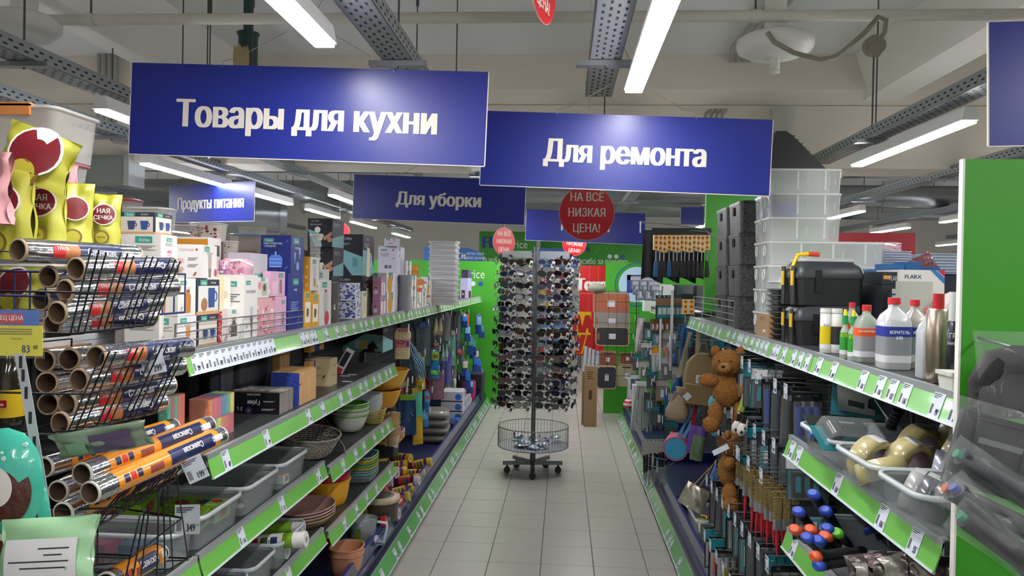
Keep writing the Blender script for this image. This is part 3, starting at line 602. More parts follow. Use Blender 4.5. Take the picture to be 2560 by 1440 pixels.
ST = {
 'kruzhka': (W_, [('T', .5, .88, .34), ('t', .5, .7, .11, 'КРУЖКА', '#666666', .55), ('jug', .5, .32, .72, ['#d8a0b8', '#c86f90', '#d8a0b8']), ('leaf', .5, .3, .4, '#b8688c')], [('T', .5, .86, .5), ('ln', .15, .7, .7, 4)]),
 'flower': ('#d9d3d8', [('dots', 60, ['#b98fb0', '#8aa08a', '#c9a0b8', '#e8e0e4'], .05, 4), ('c', .55, .5, .24, '#d25aa6'), ('c', .5, .55, .12, '#e58cc4')], [('dots', 60, ['#b98fb0', '#8aa08a', '#c9a0b8', '#e8e0e4'], .05, 9), ('c', .55, .5, .26, '#d25aa6'), ('c', .5, .58, .13, '#e58cc4'), ('c', .2, .25, .12, '#c83a78')]),
 'navymug': ('#2b3442', [('r', .08, .1, .96, .82, '#d8d4cc'), ('r', .0, 0, 1, .1, '#c89a70'), ('T', .3, .91, .3), ('t', .72, .885, .045, 'КРУЖКА С ПОДСТАВКОЙ', '#ffffff', .4), ('mug', .66, .48, .5, ['#2f4f8c', '#2f4f8c']), ('c', .33, .3, .13, '#9a7048')], [('T', .4, .88, .4), ('ln', .2, .7, .6, 5, '#cccccc')]),
 'navymug2': ('#2b3442', [('r', .06, .1, .96, .8, '#cfc8bc'), ('r', .0, 0, 1, .1, '#c89a70'), ('T', .3, .9, .3), ('t', .72, .875, .05, 'КРУЖКА С ПОДСТАВКОЙ', '#ffffff', .4), ('cup', .36, .42, .36, ['#36466a', '#36466a']), ('cup', .72, .42, .36, ['#2f4f8c', '#2f4f8c'])], [('T', .4, .88, .4), ('r', .1, .1, .9, .7, '#cfc8bc'), ('cup', .36, .42, .3, '#4a3c30'), ('cup', .7, .42, .3, '#2f3f6c')]),
 'teapot': st_white('jar', ['#b8783c', '#8a5a2c']), 'teaglass': st_white('glass', ['#c98a50', '#a85a28']), 'glass': st_white('glass', ['#b8bcc0', '#8a6a58']),
 'dolpo': (W_, [('T', .3, .88, .34), ('t', .5, .72, .07, 'КРУЖКА ПОДАРОЧНАЯ', '#555555', .5), ('glass', .5, .36, .6, ['#a8a49c', '#6c6a64']), ('c', .9, .16, .1, '#b05040')], [('t', .45, .8, .07, 'ПОДАРОЧНАЯ', '#8a5a3a', .6), ('cup', .25, .5, .3, ['#c8a8a0', '#c8a8a0']), ('cup', .25, .25, .3, ['#b8a090', '#b8a090']), ('ln', .5, .6, .35, 3), ('ln', .5, .4, .35, 3), ('leaf', .75, .12, .25, '#b04830'), ('c', .8, .85, .04, '#a04030')]),
 'bouquet': (W_, [('r', .0, 0, 1, 1, '#b8802c'), ('r', .3, .35, .7, .7, W_), ('glass', .5, .52, .3, ['#8a8a88', '#555555'])], [('t', .35, .85, .08, 'НАБОР КРУЖЕК', '#444444', .5), ('c', .3, .3, .16, '#d89898'), ('c', .5, .36, .18, '#e8c8c0'), ('c', .7, .28, .14, '#c0383c'), ('c', .55, .22, .12, '#d04848'), ('leaf', .3, .5, .3, '#5a7a48'), ('leaf', .8, .45, .2, '#5a7a48')]),
 'candle': ('#e8dfd0', [('r', .0, .0, .4, 1, '#e6d3a8'), ('cup', .5, .5, .5, ['#d8c8a8', '#c8b088'])], [('c', .5, .4, .3, '#d8c0a0')]),
 'redheart': ('#a81c28', [('dots', 30, ['#e8d8c8', '#ecc8c0'], .06, 3)], [('dots', 30, ['#e8d8c8'], .06, 5)]),
 'ornate': (W_, [('T', .5, .9, .34), ('jug', .5, .4, .85, ['#5c5248', '#a08858', '#5c5248']), ('dots', 14, ['#c8a878', '#98784c'], .03, 8)], [('ln', .15, .7, .7, 4)]),
 'bulb': (W_, [('T', .6, .86, .4), ('c', .5, .35, .28, '#b8bcc4'), ('c', .5, .35, .2, '#d8dce0'), ('r', .42, .55, .58, .72, '#70747c')], [('ln', .15, .7, .7, 4)]),
 'yelgrey': ('#b8b4be', [('T', .5, .7, .5), ('r', 0, 0, 1, .4, '#c88c28')], [('T', .5, .7, .42), ('r', 0, 0, 1, .4, '#c88c28'), ('c', .5, .25, .12, '#dba84c')]),
 'girl': (W_, [('T', .5, .9, .3), ('c', .25, .6, .13, '#d88a90'), ('r', .4, .1, .85, .75, '#b8b4ae'), ('c', .62, .5, .12, '#5c4a40')], [('ln', .15, .7, .7, 4)]),
 'pink': ('#d9a9c4', [('T', .7, .84, .3), ('r', .1, .1, .45, .6, '#e4bcd2'), ('jar', .68, .36, .34, ['#8c7884', '#5c5058'])], [('ln', .15, .7, .7, 6, '#9c6c88'), ('r', .62, .1, .95, .3, '#e8e4e8')]),
 'pinkclear': ('#d8a4a8', [('dots', 34, ['#e8c8c8', '#c87c88', '#a85c70', '#f0dcdc'], .07, 12)], [('dots', 40, ['#e8c8c8', '#c87c88', '#a86c80'], .07, 6), ('jar', .5, .4, .8, ['#6c5c58', '#8c7c78'])]),
 'candy': ('#1f2f7c', [('T', .4, .87, .45), ('ln', .3, .7, .35, 2, '#d8dcf0'), ('glass', .3, .42, .3, ['#8ca8e8', '#5c7cd0']), ('glass', .65, .55, .3, ['#a8c0f0', '#5c7cd0']), ('c', .5, .2, .12, '#7c9ce0')], [('T', .26, .87, .34), ('t', .4, .76, .045, 'НАБОР КОНФЕТНИЦ', '#ffffff', .8, .02), ('t', .3, .69, .045, 'С КРЫШКОЙ', '#ffffff', .8, .02), ('dome', .5, .35, .55, ['#5c88e8', '#c0d4f8']), ('r', .3, .16, .7, .19, '#a8c4f8'), ('r', .3, .26, .7, .28, '#a8c4f8'), ('r', .31, .36, .69, .38, '#a8c4f8'), ('c', .12, .2, .06, '#c8d4f0'), ('leaf', .85, .15, .25, '#3c5cb8'), ('leaf', .88, .85, .2, '#3c5cb8')]),
 'bluetall': ('#1c2c84', [('T', .5, .86, .4), ('t', .5, .7, .04, 'БАНКА', '#ffffff', .8), ('ln', .2, .5, .5, 5, '#98a8d8'), ('leaf', .7, .2, .3, '#3c5cb8')], [('ln', .1, .6, .5, 3, '#c8d0f0')]),
 'honey': (W_, [('T', .45, .86, .4), ('glass', .5, .42, .8, ['#c4c4c0', '#b89048']), ('leaf', .85, .15, .3, '#b04850')], [('r', 0, 0, 1, 1, '#d89c24'), ('c', .5, .7, .22, '#f0d8a0'), ('c', .4, .4, .2, '#f0d8a0'), ('ln', .3, .2, .4, 3, '#ffffff')]),
 'yellowbox': ('#dda428', [('T', .5, .88, .45), ('r', .15, .15, .9, .7, '#ece8e0'), ('mug', .5, .42, .5, ['#6c5038', '#6c5038'])], [('r', .1, .2, .9, .7, '#f0e8d8')]),
 'redbulb': (W_, [('T', .4, .9, .4), ('jar', .5, .5, .6, ['#b8bcc4', '#b03c50']), ('c', .6, .15, .2, '#c03c50')], [('glass', .5, .4, .5, ['#c8c8c8', '#c03c50'])]),
 'black': ('#25272d', [('p', [(0, .62), (.6, .62), (1, .2), (1, 0), (0, 0)], '#7fb0b4'), ('t', .4, .87, .055, 'KITCHEN', '#c8ccd0', .8), ('ln', .15, .78, .4, 3, '#a8acb0'), ('kettle', .5, .35, .7, ['#e8e0c0', '#e8e0c0', '#e8e0c0'])], [('p', [(0, .7), (1, .45), (1, 0), (.62, 0), (0, .6)], '#7fb0b4'), ('c', .1, .88, .035, '#b8bcc0'), ('t', .36, .86, .065, 'KITCHEN', '#c8ccd0', .9), ('ln', .1, .78, .45, 2, '#a8acb0'), ('kettle', .72, .33, .32, ['#5f9298', '#5f9298', '#5f9298'])]),
 'blackhand': ('#25272d', [('p', [(0, .3), (1, .5), (1, 0), (0, 0)], '#7fb0b4'), ('ln', .1, .85, .6, 4, '#a8acb0')], [('p', [(0, .62), (.45, .5), (.6, .0), (.3, 0)], '#7fb0b4'), ('t', .3, .88, .06, 'KITCHEN', '#b8bcc0', .8), ('ln', .1, .8, .5, 2, '#a8acb0'), ('cup', .5, .35, .4, ['#dcd8c8', '#dcd8c8']), ('c', .4, .6, .12, '#e8e4d8'), ('p', [(.6, .3), (.98, .55), (.98, .4), (.7, .22)], '#c08a70'), ('c', .9, .25, .1, '#c08a70')]),
 'bluefloral': ('#dcdce8', [('dots', 18, ['#33459c', '#4c5cb0'], .1, 2)], [('dots', 60, ['#33459c', '#2c3c90', '#4c5cb0'], .075, 14)]),
 'darkbottle': ('#57534e', [('glass', .5, .4, 1.2, ['#9c9890', '#78746c'])], [('glass', .5, .4, 1., ['#9c9890', '#d8d4cc'])]),
 'cream': ('#e4dcc4', [('T', .5, .88, .5), ('kettle', .5, .4, .8, ['#d8c890', '#d8c890', '#c8b880'])], [('T', .5, .88, .5), ('jar', .5, .4, .6, '#c8c0a0')]),
 'lilac': ('#cfcad8', [('T', .3, .93, .3), ('jar', .6, .35, .6, ['#a8a8b0', '#c8c8cc']), ('leaf', .3, .7, .2, '#a04048')], [('T', .3, .88, .3), ('t', .35, .74, .04, 'НАБОР БАНОК', '#333333', .7), ('t', .35, .68, .04, 'С КРЫШКОЙ', '#333333', .7), ('leaf', .8, .62, .2, '#7c8c48'), ('c', .78, .88, .05, '#b83c50'), ('r', .35, .3, .5, .4, '#555555'), ('r', .55, .3, .7, .4, '#777777')]),
 'pumpkin': ('#e0dce0', [('T', .5, .85, .5), ('c', .4, .4, .28, '#d09838'), ('leaf', .7, .7, .3, '#7c9048')], [('T', .35, .85, .5), ('c', .5, .4, .25, '#d8a040'), ('c', .25, .6, .1, '#d8a040')]),
 'pink2': ('#cf8fb0', [('T', .6, .85, .5), ('r', .1, .05, .9, .7, '#e8e4e8'), ('jar', .5, .35, .5, ['#d8a8a0', '#c05068'])], [('r', .15, .1, .6, .3, '#e8e8ea'), ('ln', .15, .75, .5, 3, '#a05c80'), ('r', .2, .4, .5, .48, '#7c2c48')]),
 'small': ('#dcdadc', [('T', .5, .85, .5), ('jar', .5, .38, .5, ['#9c8c78', '#5c6c58'])], [('T', .3, .85, .4), ('ln', .15, .65, .6, 3), ('jar', .7, .35, .3, '#887868')]),
 'orange': ('#d08a30', [('r', .1, .3, .9, .9, '#b8641c'), ('r', .5, .05, .9, .25, '#e8e4d8')], [('dots', 12, ['#e8a850', '#8c4c1c', '#f0c880'], .12, 3)]),
 'redteal': ('#e4dcd4', [('r', 0, .8, 1, 1, '#b82030'), ('r', .1, .2, .5, .75, '#8cc4b8'), ('dots', 10, ['#d08a30', '#3c7c50'], .1, 8)], [('r', .1, .7, .5, .95, '#c02030'), ('r', .1, .1, .6, .55, '#8cc4b8')]),
 'brown': ('#b08a68', [('T', .5, .85, .5)], [('ln', .15, .7, .6, 2, '#e8e0d8')]),
 'dkpurple': ('#2c2440', [('dots', 30, ['#7c5ca8', '#5c4488'], .05, 6)], [('dots', 50, ['#7c5ca8', '#5c4488'], .05, 7), ('r', 0, .85, 1, 1, '#1c1828')]),
 'liltub': ('#b4b0d4', [('p', [(.3, 0), (.9, 0), (.9, .35), (.3, .35)], '#48202c')], [('p', [(.15, 0), (.65, 0), (.65, .4), (.15, .4)], '#48202c'), ('mug', .4, .2, .3, ['#d8c8c8', '#48202c'])]),
}
def col(X, items, z=ZS, s=-1, off=0):
    """a stack: (x0 or width m, x1, x2, y top, style, label)"""
    zb = z
    for (x0, x1, x2, yt, st, lab) in items:
        a = onX(x1, 760, X); b = onX(x2, 760, X)
        if s > 0: a, b = b, a
        zt = onX((x1+x2)/2, yt, X).z
        wx = x0 if x0 < 2 else abs((x1-x0)*a.y/F)
        y0, y1 = min(a.y, b.y)+off, max(a.y, b.y)+off
        body, ax, ay = ST[st]
        carton(lab, (X, y0+.001, zb), (wx, y1-y0-.002, zt-zb-.0012), body, ax, ay, s)
        zb = zt
XA = LX-.03
col(XA-.04, [(.1, 398, 442, 785, 'kruzhka', 'white mug box with a pink jug, bottom of the stack nearest the foil rack'), (.1, 400, 442, 684, 'kruzhka', 'white mug box with a pink jug, middle of the stack nearest the foil rack'), (.1, 400, 441, 587, 'kruzhka', 'white mug box with a pink jug, top of the stack nearest the foil rack')])
col(XA, [(.1, 444, 492, 789, 'teaglass', 'white box with an amber tea glass, under the teapot box'), (.1, 444, 489, 695, 'teapot', 'white box with a small brown teapot and green leaf')])
col(XA, [(.1, 494, 545, 786, 'navymug2', 'navy box with two blue cups on the front, behind the fence'), (.1, 490, 548, 698, 'navymug', 'navy topped box with one tall blue mug and a cork stand')])
col(XA-.02, [(.09, 546, 569, 778, 'redheart', 'narrow red box with little white hearts'), (.09, 548, 576, 694, 'candle', 'cream box with a candle glass, above the red heart box')])
col(XA, [(.1, 570, 600, 770, 'ornate', 'white box with an ornate dark jug behind the fence'), ])
col(XA, [(.1, 601, 625, 765, 'bulb', 'white box with a round bulb glass behind the fence')])
col(XA-.012, [(604-575+575, 604, 625, 690, 'bouquet', 'white and brown box with a red bouquet picture')], z=onX(612, 765, XA).z)
col(XA, [(.11, 632, 686, 744, 'pinkclear', 'clear pink packed gift set behind the fence'), (.08, 640, 672, 693, 'girl', 'small white box with a portrait picture on the pink gift set')])
col(XA, [(.12, 688, 716, 740, 'pink', 'tall pink box beside the clear pink gift set'), (655, 676, 712, 678, 'pink', 'square pink box above the tall pink box')])
col(XA, [(.13, 719, 757, 684, 'bluetall', 'tall navy blue box standing under the candy bowl box'), (646, 725, 758, 590, 'candy', 'blue box with a glass candy bowl with lid')])
col(XA, [(.11, 760, 778, 727, 'yellowbox', 'yellow box with a mug picture, bottom left of the yellow boxes'), ])
col(XA, [(.11, 779, 797, 735, 'yellowbox', 'yellow box with a mug picture, beside the red bulb box')])
col(XA-.01, [(757, 774, 797, 642, 'honey', 'white and yellow box with honeycomb and a tall glass')], z=onX(775, 727, XA).z)
col(XA, [(.1, 799, 828, 700, 'redbulb', 'white box with red capped bottle glasses')])
col(XA-.14, [(.12, 790, 822, 672, 'glass', 'white glass box behind the red capped bottle box')])
col(XA-.14, [(764-0, 828, 850, 690, 'blackhand', 'black mixer box under another black mixer box, behind the yellow boxes'), (764, 831, 857, 619, 'blackhand', 'middle black mixer box of the stack at the left of the kettle boxes'), (764, 828, 857, 549, 'blackhand', 'topmost black mixer box with hands on a teal stripe')])
col(XA-.085, [(829, 905, 931, 689, 'black', 'lower black and teal kettle box behind the blue floral boxes'), (832, 905, 933, 588, 'black', 'upper black and teal box with a cream kettle')])
col(XA, [(844, 889, 902, 751, 'bluefloral', 'lower white box with dense blue floral print'), (844, 887, 900, 707, 'bluefloral', 'upper white box with dense blue floral print')])
col(XA, [(829, 843, 850, 709, 'darkbottle', 'narrow brown box with a bottle beside the blue floral boxes')], )
col(XA, [(.1, 905, 917, 728, 'cream', 'cream kettle box right of the blue floral boxes')])
col(XA, [(931, 951, 965, 739, 'pink2', 'lower pink box with a white label'), (931, 952, 963, 693, 'pink2', 'upper pink box with a white label')])
col(XA, [(.1, 967, 987, 731, 'pumpkin', 'cream pumpkin print box on the shelf right of the pink boxes'), (.14, 965, 986, 682, 'pumpkin', 'pumpkin print box with yellow side, above another pumpkin box')])
col(XA-.02, [(.1, 989, 1011, 695, 'lilac', 'tall white jar box standing on the shelf'), (942, 991, 1009, 617, 'lilac', 'large lilac white box of jars with lids'), (957, 989, 997, 596, 'lilac', 'small flat lilac box on top of the jar box')])
k = 0
for x1, x2, ys in ((1014, 1027, (738, 707, 678, 652)), (1028, 1040, (742, 716, 688)), ):
    for j, y in enumerate(ys): pass
    col(XA, [(.1, x1, x2, y, 'small', 'small white spice jar box, %s in the %s small white stack' % (TOPD[len(ys)-1-j], ('first', 'second')[k])) for j, y in enumerate(ys)]); k += 1
col(XA, [(.1, 1042, 1053, 720, 'redteal', 'red and teal printed box left of the small white boxes'), (.08, 1041, 1056, 696, 'orange', 'orange box under the crinkled orange bag')])
for n, (x1, x2, ys) in enumerate(((1055, 1065, (728, 704)), (1066, 1075, (738, 712, 692)), (1077, 1086, (722, 700)))):
    col(XA, [(.1, x1, x2, y, ('small', 'redteal', 'pumpkin')[(j+n) % 3], 'little printed box, %s in the %s stack before the white baskets' % (TOPD[len(ys)-1-j], ('first', 'second', 'third')[n])) for j, y in enumerate(ys)])
col(XA, [(.1, 1088, 1100, 716, 'pumpkin', 'pumpkin print box under the wide white box'), (1080, 1098, 1112, 683, 'small', 'wide white box with a red leaf below the basket stack'), (1080, 1098, 1112, 660, 'small', 'flat white box with a red leaf on top of another')])
col(XA, [(.1, 1101, 1111, 720, 'lilac', 'lilac box beside the grey storage crate')], )
col(XA, [(1114, 1122, 1134, 690, 'brown', 'brown flat box beside the grey crates')], z=1.47)
col(XA-.02, [(1150, 1168, 1178, 695, 'liltub', 'lilac box with a dark mug picture at the far end'), (1152, 1168, 1177, 675, 'dkpurple', 'dark purple patterned box at the far end of the top shelf')])
# orange crinkled bag
def bag(mb, w, h, t, mat, n=10, crimp=.12, wr=.006, seed=1, flat_bottom=False):
    """pillow bag in the XZ plane facing -Y"""
    q = random.Random(seed); ph = [q.uniform(0, 6) for _ in range(6)]
    def f(sg):
        def fn(u, v):
            x = (u-.5)*w; e = max(0, 1-abs(2*u-1)**4); b = max(0, math.sin(PI*min(1, max(0, v))))**.55 if not flat_bottom else max(0, math.sin(PI*(.5+.5*v)))**.6
            pinch = 1-.1*math.sin(PI*v)
            r = wr*(math.sin(9*u+ph[0]+5*v)+math.sin(14*v+ph[1]+4*u)*.7+math.sin(21*u-11*v+ph[2])*.4)
            return (x*pinch, -sg*(t/2*e*b+ (r if .03 < v < .97 else r*.3)), v*h)
        return fn
    mb.grid(f(1), n, n, mat); g = f(-1); mb.grid(lambda u, v: g(1-u, v), n, n, mat)
p = onX(1042, 692, XA); mb = MB(); bag(mb, .11, .09, .08, C('#c98a3c', .35, noise=.5, scale=60), seed=3)
tag(mb.ob('snack_bag', loc=(XA-.05, p.y+.06, p.z)), 'crinkled orange bag on an orange box', 'bag')
# ---------------- nearest left unit: foil rolls in wire baskets, snack bags ----------------
def yx(px, X, py=950): return onX(px, py, X).y
t = bay(-1, .5, 2.015, [(Z3, -1.0, []), (Z4, -1.0, [])], 'shelving unit at the lower left corner behind the foil baskets', topz=1.40)
mb = MB(); mb.b2((-1.54, .5, 1.41), (-1.52, 2.0, 1.72), C('#16182c', .6)); mb.ob('back_panel', t)  # added dark panel, stands in for the goods at the rear
KRAFT = C('#b39a80', .8, noise=.1, scale=60); KIN = C('#6c5440', .9); FOIL = C('#c6c8ca', .12, .95, noise=.15, scale=30, bump=.25); FOILW = C('#cfcfd0', .2, .6)  # KIN is kraft with the hollow's shade put into its colour
def wraptext(mb, st, h, mat, L0, r, ang, cx=.75, flip=False, bold=.0):
    vs, fs, x0, x1 = glyphs(st, 0., 0.); k = h/.72; out = []
    for q in ((0, -1, 1) if bold else (0,)):
        out = []
        for x, y in vs:
            u = (x-(x0+x1)/2)*k*cx+q*bold*h; v = y*k-h/2
            if flip: u, v = -u, -v
            a = ang+v/r; out.append((L0+u, -(r+.0003+abs(q)*.0001)*math.cos(a), (r+.0003+abs(q)*.0001)*math.sin(a)))
        mb.add(out, fs, mat)
def patch(mb, x0, x1, a0, a1, r, mat, n=6):
    vs = []
    for i in range(n+1):
        a = a0+(a1-a0)*i/n
        for x in (x0, x1): vs.append((x, -r*math.cos(a), r*math.sin(a)))
    mb.add(vs, [(2*i, 2*i+1, 2*i+3, 2*i+2) for i in range(n)], mat, True)
def roll(label, A, B, r, kind='foil', spin=0., flip=False, group=None):
    """lies along A->B; local x axis = roll axis; label faces local -y"""
    A, B = Vector(A), Vector(B); d = B-A; L = d.length; X = d.normalized(); Yv = Vector((0, 0, 1)).cross(X).normalized(); Z = X.cross(Yv)
    t = thing('foil_roll' if kind == 'foil' else 'baking_paper_roll', label, 'roll', A)
    t.rotation_euler = Matrix((X, Yv, Z)).transposed().to_euler()
    mb = MB(); n = 20
    rings = [[(x, rr*math.cos(2*PI*i/n), rr*math.sin(2*PI*i/n)) for i in range(n)] for x, rr in ((L, r*.82), (L+.004, r), (L, r), (0, r*.98), (-.001, r*.95), (-.001, r*.82))]
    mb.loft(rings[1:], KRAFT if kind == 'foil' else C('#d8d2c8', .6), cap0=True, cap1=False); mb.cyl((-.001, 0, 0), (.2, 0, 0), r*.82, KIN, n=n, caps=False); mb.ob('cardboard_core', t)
    mb = MB(); body = FOIL if kind == 'foil' else C('#d98a1e', .25, coat=.6)
    mb.cyl((.003, 0, 0), (L, 0, 0), r*1.02, FOIL, n=24, caps=False)
    if kind != 'foil': mb.cyl((L*.12, 0, 0), (L*.93, 0, 0), r*1.035, body, n=24, caps=False)
    mb.ob('foil_sleeve' if kind == 'foil' else 'printed_sleeve', t)
    mb = MB(); R1 = r*1.03 if kind == 'foil' else r*1.045; s = spin; m = .42 if not flip else .5
    navy = C('#1c2550', .3, coat=.4)
    patch(mb, L*(m), L*(m+.38), s-.75, s+.75, R1, navy)
    if kind == 'foil':
        patch(mb, L*(m-.16), L*m, s-.6, s+.6, R1, C('#a8683c', .4, noise=.5, scale=90)); patch(mb, L*(m-.22), L*(m-.12), s-.5, s+.5, R1+.0001, C('#b81c24', .4))
        wraptext(mb, 'Саянская', r*.62, WHITE, L*(m+.19), R1, s+.12, .8, flip, .03); wraptext(mb, 'фольга', r*.4, WHITE, L*(m+.2), R1, s+(-.5 if not flip else .62), .8, flip)
        wraptext(mb, 'ГРИЛЬ', r*.3, WHITE, L*.28, R1, s+.3, .8, flip)
    else:
        wraptext(mb, 'Саянская', r*.62, WHITE, L*(m+.19), R1, s+.1, .75, flip, .03)
        for k in range(3): patch(mb, L*(.16+.045*k), L*(.195+.045*k), s-.4, s+.3, R1, navy if k != 1 else C('#c8281e', .4), 3)
        patch(mb, L*.34, L*.44, s-.6, s+.1, R1, C('#8c4030', .5, noise=.6, scale=120)); patch(mb, L*.86, L*.95, s-.3, s+.3, R1, TAGW, 3)
    mb.ob('label', t, label='navy printed label')
    return t
def rollpx(label, a, b, Ya, Yb, r=.0235, **k): roll(label, onY(a[0], a[1], Ya), onY(b[0], b[1], Yb), r, **k)
rollpx('topmost silver foil roll lying above the upper wire basket', (45, 625), (335, 640), 1.38, 1.66)
rollpx('silver foil roll with upside down label, upper right of the upper wire basket', (190, 672), (425, 668), 1.42, 1.68, flip=True, spin=.1)
for k, (a, b, Y) in enumerate((((120, 692), (340, 690), 1.48), ((162, 726), (430, 716), 1.42), ((102, 750), (330, 742), 1.50), ((143, 782), (390, 752), 1.40), ((130, 812), (375, 790), 1.46))):
    rollpx('silver foil roll in the upper basket, %s' % ('second row left', 'middle right', 'left edge of the lower row', 'lower front with a readable navy label', 'very bottom')[k], a, b, Y, Y+.27, flip=(k == 4), spin=.0)
for k, (a, b, Y, fl) in enumerate((((112, 903), (300, 885), 1.48, 0), ((172, 898), (340, 880), 1.47, 0), ((240, 893), (465, 868), 1.38, 0), ((117, 957), (290, 930), 1.46, 0), ((197, 950), (445, 913), 1.39, 0), ((120, 1010), (290, 980), 1.48, 0), ((168, 1010), (420, 962), 1.42, 0), ((150, 1058), (398, 1005), 1.40, 1))):
    rollpx('silver foil roll in the lower basket, %s' % ('upper row left', 'upper row middle', 'upper row right beneath the price tag', 'second row left', 'second row right with a readable label', 'third row left', 'third row right', 'at the very bottom with an upside down label')[k], a, b, Y, Y+.27, flip=bool(fl), spin=.0 if k != 7 else .1)
OR = dict(r=.0225, kind='orange', flip=True, spin=.35)
rollpx('orange baking sleeve roll, upper of the two longest at the front', (205, 1185), (518, 1064), 1.36, 1.76, **OR)
rollpx('orange baking sleeve roll, lower of the two longest at the front', (225, 1232), (548, 1090), 1.34, 1.74, **OR)
rollpx('orange baking sleeve roll behind the perforated hanging strip, upper', (145, 1228), (400, 1120), 1.44, 1.8, **OR)
rollpx('orange baking sleeve roll at the bottom of the orange pile', (157, 1283), (440, 1165), 1.38, 1.74, **OR)
rollpx('orange baking sleeve roll under the snack pouch, at the top left of the pile', (110, 1168), (430, 1068), 1.48, 1.9, **OR)
# wire baskets
def basket(label, near_lo, near_hi, far_lo, far_hi, Xl=-.885, Xh=-.83, nw=8, back=-1.08):
    a, b = onX(*near_lo, Xl), onX(*near_hi, Xh); c, d = onX(*far_lo, Xl), onX(*far_hi, Xh)
    t = thing('wire_basket', label, 'wire basket', a); mb = MB(); q = lambda p: Vector(p)-a
    for k in range(nw):
        u = k/(nw-1); lo = a.lerp(c, u); hi = b.lerp(d, u)
        if k % 2 == 0 and k < nw-1: 
            u2 = u+.5/(nw-1); hi2 = b.lerp(d, u2); lo2 = a.lerp(c, u2)
            mb.tube([q(lo), q(hi), q(hi2), q(lo2)], .0017, BWIRE, 5)
        mb.tube([q((back, lo.y, lo.z-.02)), q(lo), q(lo.lerp(hi, .98))], .0017, BWIRE, 5)
    for u in (0.02, .5):
        mb.tube([q((back, a.y, a.lerp(b, u).z)), q(a.lerp(b, u)), q(c.lerp(d, u)), q((back, c.y, c.lerp(d, u).z))], .0022, BWIRE, 5)
    mb.tube([q((back, a.y, a.z-.02)), q((back, c.y, c.z-.02)), q((back, c.y, d.z)), q((back, a.y, b.z)), q((back, a.y, a.z-.02))], .0022, BWIRE, 5)
    mb.ob('wire_frame', t); return t
basket('upper black wire basket holding foil rolls', (175, 838), (228, 622), (385, 812), (452, 650))
t2 = basket('lower black wire basket holding foil rolls', (165, 1092), (255, 880), (390, 1032), (475, 850))
basket('black wire basket under the orange baking rolls', (200, 1345), (330, 1200), (440, 1200), (510, 1105), Xl=-.9, Xh=-.86, nw=9)
basket('nearly empty black wire basket at the bottom left', (300, 1500), (350, 1290), (470, 1400), (440, 1180), Xl=-.86, Xh=-.82, nw=5)
# price tickets hanging on the baskets
def ticket(label, px, py, Y, pr, rz=-1.2, tilt=0., sc=1.05, name='price_ticket'):
    p = onY(px, py, Y); o = tag_mesh(pr).ob(name, loc=p); o.rotation_euler = (tilt, 0, rz); o.scale = (sc,)*3; tag(o, label, 'price ticket')
ticket('plastic sleeved price ticket clipped on the lower foil basket', 390, 935, 1.52, '299', tilt=.25)
ticket('plastic sleeved price ticket hanging below the orange rolls', 500, 1200, 1.6, '199', tilt=.4)
ticket('white price ticket with 349 hanging at the rail corner', 468, 1335, 1.8, '349', tilt=0, rz=-1.35, sc=1.4)
# yellow green bags
BG = C('#a8a63a', .35, noise=.12, scale=9, bump=.3); MAR = C('#6e1420', .4)
def chipbag(label, px, py, Y, w, h, rz=0., ry=0., text=True, seed=1, cat='bag of snacks', t=.07):
    p = onY(px, py, Y); r = thing('snack_bag', label, cat, p, (0, ry, rz))
    mb = MB(); bag(mb, w, h, t, BG, 14, seed=seed, wr=.004, flat_bottom=True); mb.ob('bag_body', r)
    mb = MB(); F2 = lambda x, z: -(t/2*max(0, 1-abs(2*x/w)**4)*max(0, math.sin(PI*(.5+.5*z/h)))**.6)-.0085
    def disk(cx, cz, R, m, e):
        V = [(cx, F2(cx, cz)-e, cz)]
        n = 20
        for k in (.5, 1):
            for i in range(n): a = 2*PI*i/n; x = cx+R*k*math.cos(a); z = cz+R*k*math.sin(a); V.append((x, F2(x, z)-e, z))
        mb.add(V, [(0, 1+i, 1+(i+1) % n) for i in range(n)]+[(1+i, 1+n+i, 1+n+(i+1) % n, 1+(i+1) % n) for i in range(n)], m, True)
    disk(w*.05, h*.6, w*.34, C('#e6e2d8', .5), .0005); disk(w*.05, h*.6, w*.31, MAR, .001)
    disk(w*.02, h*.17, w*.22, C('#7a6020', .5), .0005); disk(w*.02, h*.17, w*.17, C('#b0a832', .5), .001)
    mb.ob('printed_emblem', r)
    if text:
        mb = MB(); zt = h*.62
        mb.text('НАЯ', w*.15, WHITE, (w*.05, F2(0, zt)-.004, zt), (1, 0, 0), (0, 0, 1), .9, .04); mb.text('СЕЧКА', w*.13, WHITE, (w*.05, F2(0, zt)-.004, zt-w*.2), (1, 0, 0), (0, 0, 1), .9, .04)
        mb.text('PRINTED', w*.05, C('#5c4818', .5), (w*.02, F2(0, h*.17)-.003, h*.16), (1, 0, 0), (0, 0, 1), .9, .03); mb.ob('lettering', r)
    return r
chipbag('yellow green snack bag standing second from the left above the foil rolls', 112, 622, 1.62, .098, .17, rz=.15, seed=2)
chipbag('yellow green snack bag standing third from the left, turned to the side', 185, 622, 1.70, .085, .155, rz=.5, seed=3, text=False)
chipbag('yellow green snack bag standing fourth from the left beside the mug box', 262, 618, 1.84, .08, .135, rz=.35, seed=4)
chipbag('yellow green snack bag at the left edge below the tilted bag', 30, 650, 1.52, .11, .2, rz=-.1, seed=5, text=False)
chipbag('crumpled yellow green snack bag lying tilted on top of the standing bags', 72, 455, 1.55, .16, .115, ry=.35, rz=.1, seed=6, text=False)
chipbag('yellow green snack bag deeper in the navy wire basket at the left edge', 50, 770, 1.75, .12, .1, seed=8, text=False)
